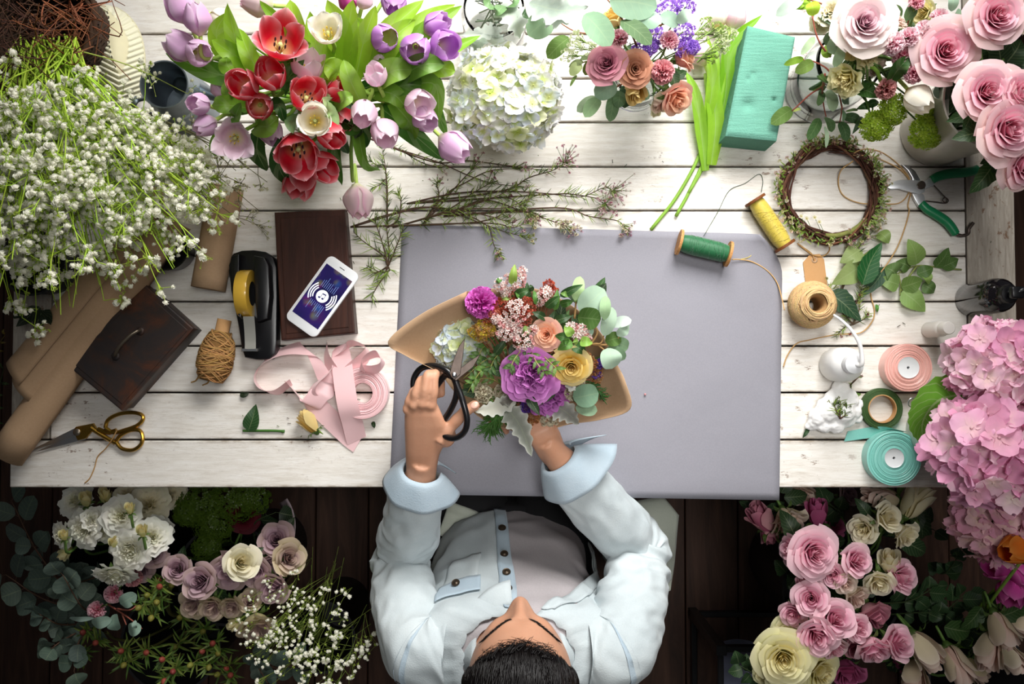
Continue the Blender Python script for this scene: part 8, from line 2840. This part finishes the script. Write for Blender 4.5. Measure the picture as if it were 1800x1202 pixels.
def peony(px, py, z, size, ang, tilt, pal, lab):
    m, d, s = flower_at(px, py, z, size, ang, tilt, .9)
    o = thing('peony', lab, 'x', m)
    key = ('peony', pal)
    if key not in CACHE:
        e, dp = hx(pal[0]), hx(pal[1])
        mb = MB(); r = random.Random(3)
        for li, (cnt, R, H, op) in enumerate([(5, 1.0, .45, .3), (6, .86, .62, .2), (6, .7, .75, .1)]):
            for k in range(cnt):
                ang_ = 2 * PI * k / cnt + li * .5 + r.uniform(-.2, .2); ph = r.uniform(0, 6)
                def fn(u, v):
                    uu = u * 2 - 1; th = ang_ + uu * .75 * (.4 + .6 * v ** .5)
                    rr = R * (.2 + .8 * v ** .6) * (1 + op * v * v) + .05 * v ** 3 * sin(uu * 6 + ph)
                    return V((rr * cos(th), rr * sin(th), H * v - .25 * H * uu ** 4 * v + .09 * v ** 3 * sin(uu * 5 + ph)))
                mb.grid(12, 6, fn, lambda u, v: mix(dp, e, v ** 1.5))
        for i in range(44):
            t_ = (i + .5) / 64; phi = 1.2 * t_ ** .6; th = i * GA
            d_ = V((sin(phi) * cos(th), sin(phi) * sin(th), cos(phi))); a = V((-sin(th), cos(th), 0)); b = d_.cross(a)
            ro = r.uniform(-1.5, 1.5); s_ = a * cos(ro) + b * sin(ro); nn = d_.cross(s_); ph = r.uniform(0, 6); W = r.uniform(.3, .5); L = r.uniform(.7, 1.06)
            dc = jit(dp, .12, r)
            mb.grid(7, 4, lambda u, v: d_ * (L * (v - .12 * (u * 2 - 1) ** 2 * v)) + s_ * ((u * 2 - 1) * W * (.2 + .8 * v)) + nn * (.16 * v * v * sin(u * 9 + ph) + .05 * v ** 3 * sin(u * 23 + ph)), lambda u, v: mix(dc, e, v ** 3))
        CACHE[key] = mb
    b = link('bloom', shared(key + ('m',), CACHE[key], M['petal'], 'bloom'), o); b.scale = (s, s, s)
    return part(o, lab)
peony(932, 662, .225, 84, 250, 22, ('e59ae0', 'b044a8'), 'large purple pink peony')
peony(968, 702, .18, 62, 300, 45, ('d283cf', '8f2f8c'), 'smaller purple peony')
part(rose(960, 588, .235, 48, 'peach', 200, 20, 'x', None, 'loose', bv(960, 588, .2), 0), 'peach rose')
part(rose(1004, 645, .235, 60, 'gold', 260, 22, 'x', None, 'loose', bv(1004, 645, .2), 0), 'yellow rose')
wb = [star_blossom(hx('f6efe9'), hx('d9a9a0'), 5, i) for i in range(3)] + [tiny_blossom(150, hx('e0a8a8'), hx('c27a74'), 5)]
def vib(cl, lab, lv=()):
    B0 = at(cl[0][0], cl[0][1], .22)
    o = thing('viburnum_sprig', 'x', 'x', B0)
    mb, st = MB(), MB()
    for (x, y, q, z, n) in cl:
        c = at(x, y, z)
        cluster(mb, c - V((0, 0, .006)), mm(q, z), mm(q, z) * .5, n, wb, .0044, int(x * 3 + y), hx('a8523c'), c - V((0, 0, .03)), 1.5)
    mb.build('blossoms', M['tiny'], o, B0)['kind'] = 'stuff'
    for i, l in enumerate(lv):
        x0, y0, x1, y1, w_, z = l[:6]; c = hx(l[6]) if len(l) > 6 else hx('4f7a34')
        a, b = at(x0, y0, z), at(x1, y1, z + rnd.uniform(-.01, .012))
        blade(MB(), [a, a.lerp(b, .5) + V((0, 0, .008)), b], mm(w_, z), 'ovate', (rnd.uniform(-.3, .3), rnd.uniform(-.3, .3), 1), .25, .03, 0, jit(c, .1), n=10, m=4, seed=i).build('leaf', M['leaf'], o, B0)
    for (x, y, q, z, n) in cl:
        st.tube(cr([at(x, y, z - .012), at(x, y, z).lerp(at(925, 690, .14), .35) - V((0, 0, .02)), at(925, 700, .12)], 4), .0013, 5, hx('7a5a3a'))
    st.build('stems', M['stem'], o, B0)
    return part(o, lab)
vib([(905, 492, 20, .25, 34), (880, 500, 12, .25, 16), (888, 512, 10, .245, 12), (918, 478, 10, .25, 12)], 'white viburnum sprig with green leaves', [(900, 500, 905, 464, 16, .25, '8fb04a'), (905, 520, 932, 508, 18, .24, '35592a'), (898, 518, 875, 530, 16, .235, '8fae56'), (912, 515, 915, 525, 16, .24), (880, 490, 872, 500, 10, .245), (935, 512, 932, 500, 10, .24, '2c4a26')])
vib([(908, 548, 22, .255, 40), (888, 585, 16, .25, 22), (920, 600, 18, .25, 30), (885, 570, 12, .245, 16), (905, 578, 14, .25, 20), (937, 580, 10, .24, 14), (872, 560, 9, .245, 10)], 'white viburnum in the middle of the bouquet', [(930, 575, 918, 590, 16, .23, '7a9a4a')])
vib([(955, 520, 13, .245, 20), (962, 512, 8, .245, 10), (948, 530, 8, .24, 8)], 'white viburnum with dark leaves', [(960, 540, 985, 520, 18, .24, '35592a'), (985, 535, 1008, 530, 16, .235, '3f6a2c'), (975, 545, 980, 508, 15, .24, '4f7a34'), (990, 520, 1012, 505, 15, .24, '2c4a26'), (985, 520, 1025, 500, 16, .24, '2f5228'), (945, 535, 938, 510, 14, .235, '4a7a34'), (960, 560, 935, 548, 16, .23, '22401f'), (975, 565, 1005, 555, 18, .23, '2c4a26'), (970, 570, 975, 545, 18, .22, '22401f'), (1000, 520, 985, 515, 12, .24, '6f9a4a'), (945, 560, 955, 575, 14, .22, '26441f')])
vib([(1005, 575, 10, .25, 14), (1025, 580, 12, .25, 18), (1032, 592, 8, .25, 10), (1015, 590, 8, .25, 8)], 'small white viburnum with bright leaves', [(1005, 590, 992, 572, 18, .25, '7fa648'), (1002, 595, 975, 590, 20, .245, '3f6a30'), (1005, 600, 980, 615, 20, .245, '5c8a3c'), (1008, 605, 1030, 622, 22, .24, '35592a'), (1020, 600, 1042, 602, 20, .245, '86b04a'), (1000, 600, 985, 602, 10, .25), (1010, 596, 1012, 606, 12, .255, '8fb656')])
ab = [tiny_blossom(160 + i, c, hx('8a3a2c'), 6) for i, c in enumerate((hx('d9765c'), hx('c85a48'), hx('e0987c'), hx('b9503f')))]
ag = [tiny_blossom(170 + i, c, hx('8a6a3a'), 6) for i, c in enumerate((hx('c98a5c'), hx('b9784e'), hx('d9b084')))]
def astilbe(cl, pool, lab, size=.0034):
    B0 = at(cl[0][0], cl[0][1], .2); o = thing('astilbe', 'x', 'x', B0)
    mb, st = MB(), MB()
    for (x, y, q, z, n) in cl:
        c = at(x, y, z)
        cluster(mb, c - V((0, 0, .01)), mm(q, z), mm(q, z) * .7, n, pool, size, int(x + y * 5), None, None, 1.9)
        st.tube(cr([c - V((0, 0, .01)), c.lerp(at(925, 690, .13), .5), at(925, 700, .11)], 4), .0013, 5, hx('7a4a34'))
    mb.build('blossoms', M['tiny'], o, B0)['kind'] = 'stuff'
    st.build('stems', M['stem'], o, B0)
    return part(o, lab)
astilbe([(885, 535, 16, .24, 80), (905, 530, 20, .24, 90), (925, 540, 16, .24, 80), (870, 550, 13, .24, 60), (920, 560, 14, .235, 60), (860, 562, 10, .235, 40), (895, 560, 16, .23, 60)], ab, 'coral astilbe')
astilbe([(965, 500, 9, .235, 40), (970, 510, 10, .23, 40), (958, 512, 8, .23, 30)], ab, 'coral astilbe tip')
astilbe([(850, 578, 16, .235, 60), (832, 582, 9, .23, 30), (862, 580, 10, .235, 40), (845, 590, 10, .23, 30)], [tiny_blossom(180 + i, c, hx('a9a03a'), 6) for i, c in enumerate((hx('d9a060'), hx('c9b03a'), hx('e0b088')))], 'yellow orange sprig')
astilbe([(935, 730, 16, .15, 60), (930, 745, 12, .14, 50), (945, 720, 12, .16, 40)], ag, 'brown pink astilbe')
astilbe([(1040, 638, 10, .22, 40), (1048, 652, 10, .21, 40), (1030, 628, 9, .22, 36), (1050, 665, 8, .2, 30)], ag, 'tan astilbe')
astilbe([(975, 608, 12, .23, 40), (950, 604, 8, .23, 24)], ab, 'coral tips under the peach rose')
astilbe([(1053, 640, 6, .215, 18), (925, 716, 9, .17, 22), (1050, 658, 5, .21, 10)], [tiny_blossom(190, hx('7a58b8'), hx('4a3480'), 6)], 'small purple blossoms', .0045)
astilbe([(848, 690, 15, .19, 40), (1008, 690, 12, .19, 34), (1018, 670, 9, .2, 20), (965, 735, 14, .15, 34), (880, 690, 10, .18, 24)], [tiny_blossom(195 + i, hx('e3dcc4'), hx('8f8468'), 7) for i in range(3)], 'cream statice', .0055)
EB = hx('a3bda6')
o = sprig('x', 'x', None, [[(1000, 620, .2), (1040, 605, .22), (1056, 603, .225), (1062, 585, .23), (1060, 560, .235)], [(1040, 605, .22), (1075, 605, .225), (1090, 590, .23)], [(1050, 605, .22), (1068, 620, .22)], [(1010, 560, .22), (1012, 535, .225), (1012, 520, .23)], [(1035, 610, .22), (1050, 580, .23), (1020, 550, .235)]],
      [(1020, 548, 1062, 508, 46, .235, '9fb79f'), (1016, 558, 1056, 562, 40, .24, '4a6a30'), (1062, 562, 1064, 520, 20, .25, '98b489'), (1062, 590, 1076, 540, 26, .235, 'a0b8a0'), (1072, 570, 1110, 562, 20, .235, 'c3d4c8'), (1085, 590, 1106, 572, 20, .24, 'a0b8a2'), (1064, 600, 1092, 592, 26, .225, '5c7c3c'), (1080, 600, 1104, 612, 26, .215, '7f9f78'), (1070, 612, 1076, 648, 40, .235, 'a8bfa8'), (1068, 610, 1098, 632, 26, .22, '86a684'),
       (1011, 528, 1020, 486, 22, .235, 'a9c88f'), (1010, 530, 1026, 505, 18, .23, '86a860'), (1040, 590, 1022, 572, 24, .235, 'a4c6ae'), (1035, 600, 1020, 588, 18, .23, '8fb060')], EB, bcol='b08a5a')
part(o, 'grey green eucalyptus')
o = sprig('x', 'x', None, [[(980, 690, .17), (1010, 705, .18), (1030, 715, .18)]], [(1008, 700, 1052, 690, 42, .195, '7d9f82'), (1012, 715, 1050, 722, 24, .18, '8fae8f'), (1018, 685, 1046, 700, 22, .185, '5f7f5c')], EB, bcol='7a7a4a')
part(o, 'eucalyptus leaves low at the right')
def fern(P, n, L, W, col, lab):
    Q = cr([at(p[0], p[1], p[2] - (.035 if P[-1][0] < 872 else 0)) for p in P], 5); k = len(Q); B0 = Q[0]
    o = thing('fern_sprig', 'x', 'x', B0)
    MB().tube(Q, .0009, 5, hx('8a8a4a')).build('stem', M['stem'], o, B0)
    lm_ = MB()
    for i in range(n):
        q = Q[int(1 + (k - 2) * i / n)]; d = (Q[-1] - Q[0]).normalized()
        for sgn in (-1, 1):
            a = sgn * rnd.uniform(.7, 1.15)
            dd = V((d.x * cos(a) - d.y * sin(a), d.x * sin(a) + d.y * cos(a), rnd.uniform(-.1, .35)))
            l_ = mm(L, q.z) * rnd.uniform(.8, 1.15)
            blade(lm_, [q, q + dd * l_ * .5 + V((0, 0, .002)), q + dd * l_], mm(W, q.z) * .8, 'lance', (0, 0, 1), .2, 0, 0, jit(hx(col), .15), n=6, m=2)
    lm_.build('leaflets', M['leaf_plain'], o, B0)
    return part(o, lab)
for a in [([(880, 620, .2), (850, 635, .23), (815, 665, .235)], 6, 20, 8), ([(900, 690, .19), (860, 665, .225), (818, 675, .23)], 6, 18, 8), ([(885, 640, .2), (848, 650, .24), (822, 690, .235)], 6, 18, 8), ([(930, 610, .22), (945, 640, .255), (962, 660, .258)], 5, 22, 8), ([(900, 600, .22), (870, 630, .24), (858, 660, .24)], 6, 18, 8), ([(950, 620, .22), (970, 640, .25), (985, 655, .25)], 4, 22, 9), ([(880, 590, .22), (850, 610, .235), (835, 640, .235)], 6, 17, 9), ([(930, 600, .22), (905, 630, .245), (895, 655, .245)], 6, 18, 8), ([(870, 680, .18), (860, 700, .21), (862, 712, .2)], 4, 16, 7)]:
    fern(*a, rnd.choice(('5a7f38', '4a6e32', '6d9444')), None)
def frond(P, n, L, col, lab, seed):
    Q = cr([at(*p) for p in P], 5); k = len(Q); B0 = Q[0]; r = random.Random(seed)
    o = thing('conifer_sprig', 'x', 'x', B0); mb = MB()
    for i in range(n):
        q = Q[int((k - 1) * r.uniform(.1, 1))]; d = (Q[-1] - Q[0]).normalized(); a = r.uniform(-1.1, 1.1)
        dd = V((d.x * cos(a) - d.y * sin(a), d.x * sin(a) + d.y * cos(a), r.uniform(-.3, .3))); l_ = mm(L, q.z) * r.uniform(.4, 1)
        c = jit(hx(col), .25, r)
        mb.tube([q, q + dd * l_ * .6, q + dd * l_], [.0012, .001, .0003], 4, c, False)
        for s in range(4):
            b = q + dd * l_ * r.uniform(.2, .9); e = b + V((dd.x + r.uniform(-.8, .8), dd.y + r.uniform(-.8, .8), dd.z)) * l_ * .3
            mb.tube([b, e], [.0009, .0003], 4, c, False)
    mb.tube(Q, .0014, 5, hx('5a4a2a'))
    mb.build('needles', M['stem'], o, B0)['kind'] = 'stuff'
    return part(o, lab)
frond([(890, 700, .15), (875, 728, .15), (860, 755, .13)], 120, 34, '3f6a28', 'green conifer sprig', 4)
frond([(1010, 670, .18), (1045, 678, .19), (1062, 705, .17)], 60, 14, '2f5a26', 'small conifer sprig', 5)
def dm(P, W, col, lab):
    Q = [at(*p) for p in P]
    o = thing('dusty_miller', 'x', 'x', Q[0])
    blade(MB(), Q, mm(W, Q[1].z), 'ovate', (0, -.1, 1), .22, .06, .22, hx(col), n=24, m=6, seed=rnd.randrange(9), edge=hx('cfd2c8')).build('leaf', M['leaf_matte'], o, Q[0])
    return part(o, lab)
dm([(905, 700, .16), (868, 718, .185), (832, 722, .185)], 32, 'c6c6b8', 'pale lobed leaf')
dm([(890, 715, .15), (915, 750, .165), (935, 802, .16)], 42, '8a8f84', 'grey lobed leaf hanging down')
dm([(905, 705, .16), (888, 705, .18), (880, 715, .175)], 24, '7d7a72', 'grey lobed leaf')
dm([(960, 705, .15), (992, 722, .165), (1018, 745, .15)], 46, '84857f', 'grey lobed leaf at the lower right')
dm([(1000, 660, .18), (1005, 680, .2), (1012, 678, .2)], 20, 'c9cbc4', 'pale leaf tip')

# dark leaves deep between the flowers
rq = random.Random(15)
for i in range(30):
    x, y = rq.uniform(800, 1058), rq.uniform(520, 700)
    if x < 850 and y < 560: x += 60
    z = .205 - .0000032 * ((x - 925) ** 2) + rq.uniform(-.02, .01); a = rq.uniform(0, 6.28)
    P0 = at(x, y, z)
    leaf(P0, V((cos(a), sin(a), rq.uniform(-.1, .4))), rq.uniform(.028, .045), rq.uniform(.014, .022), 'ovate', (0, 0, 1), .2, jit(hx(rq.choice(('2c4a26', '22381f', '3a5c2e', '4a6e36'))), .15, rq), n=8).build('leaf', M['leaf'], BQ, BC)
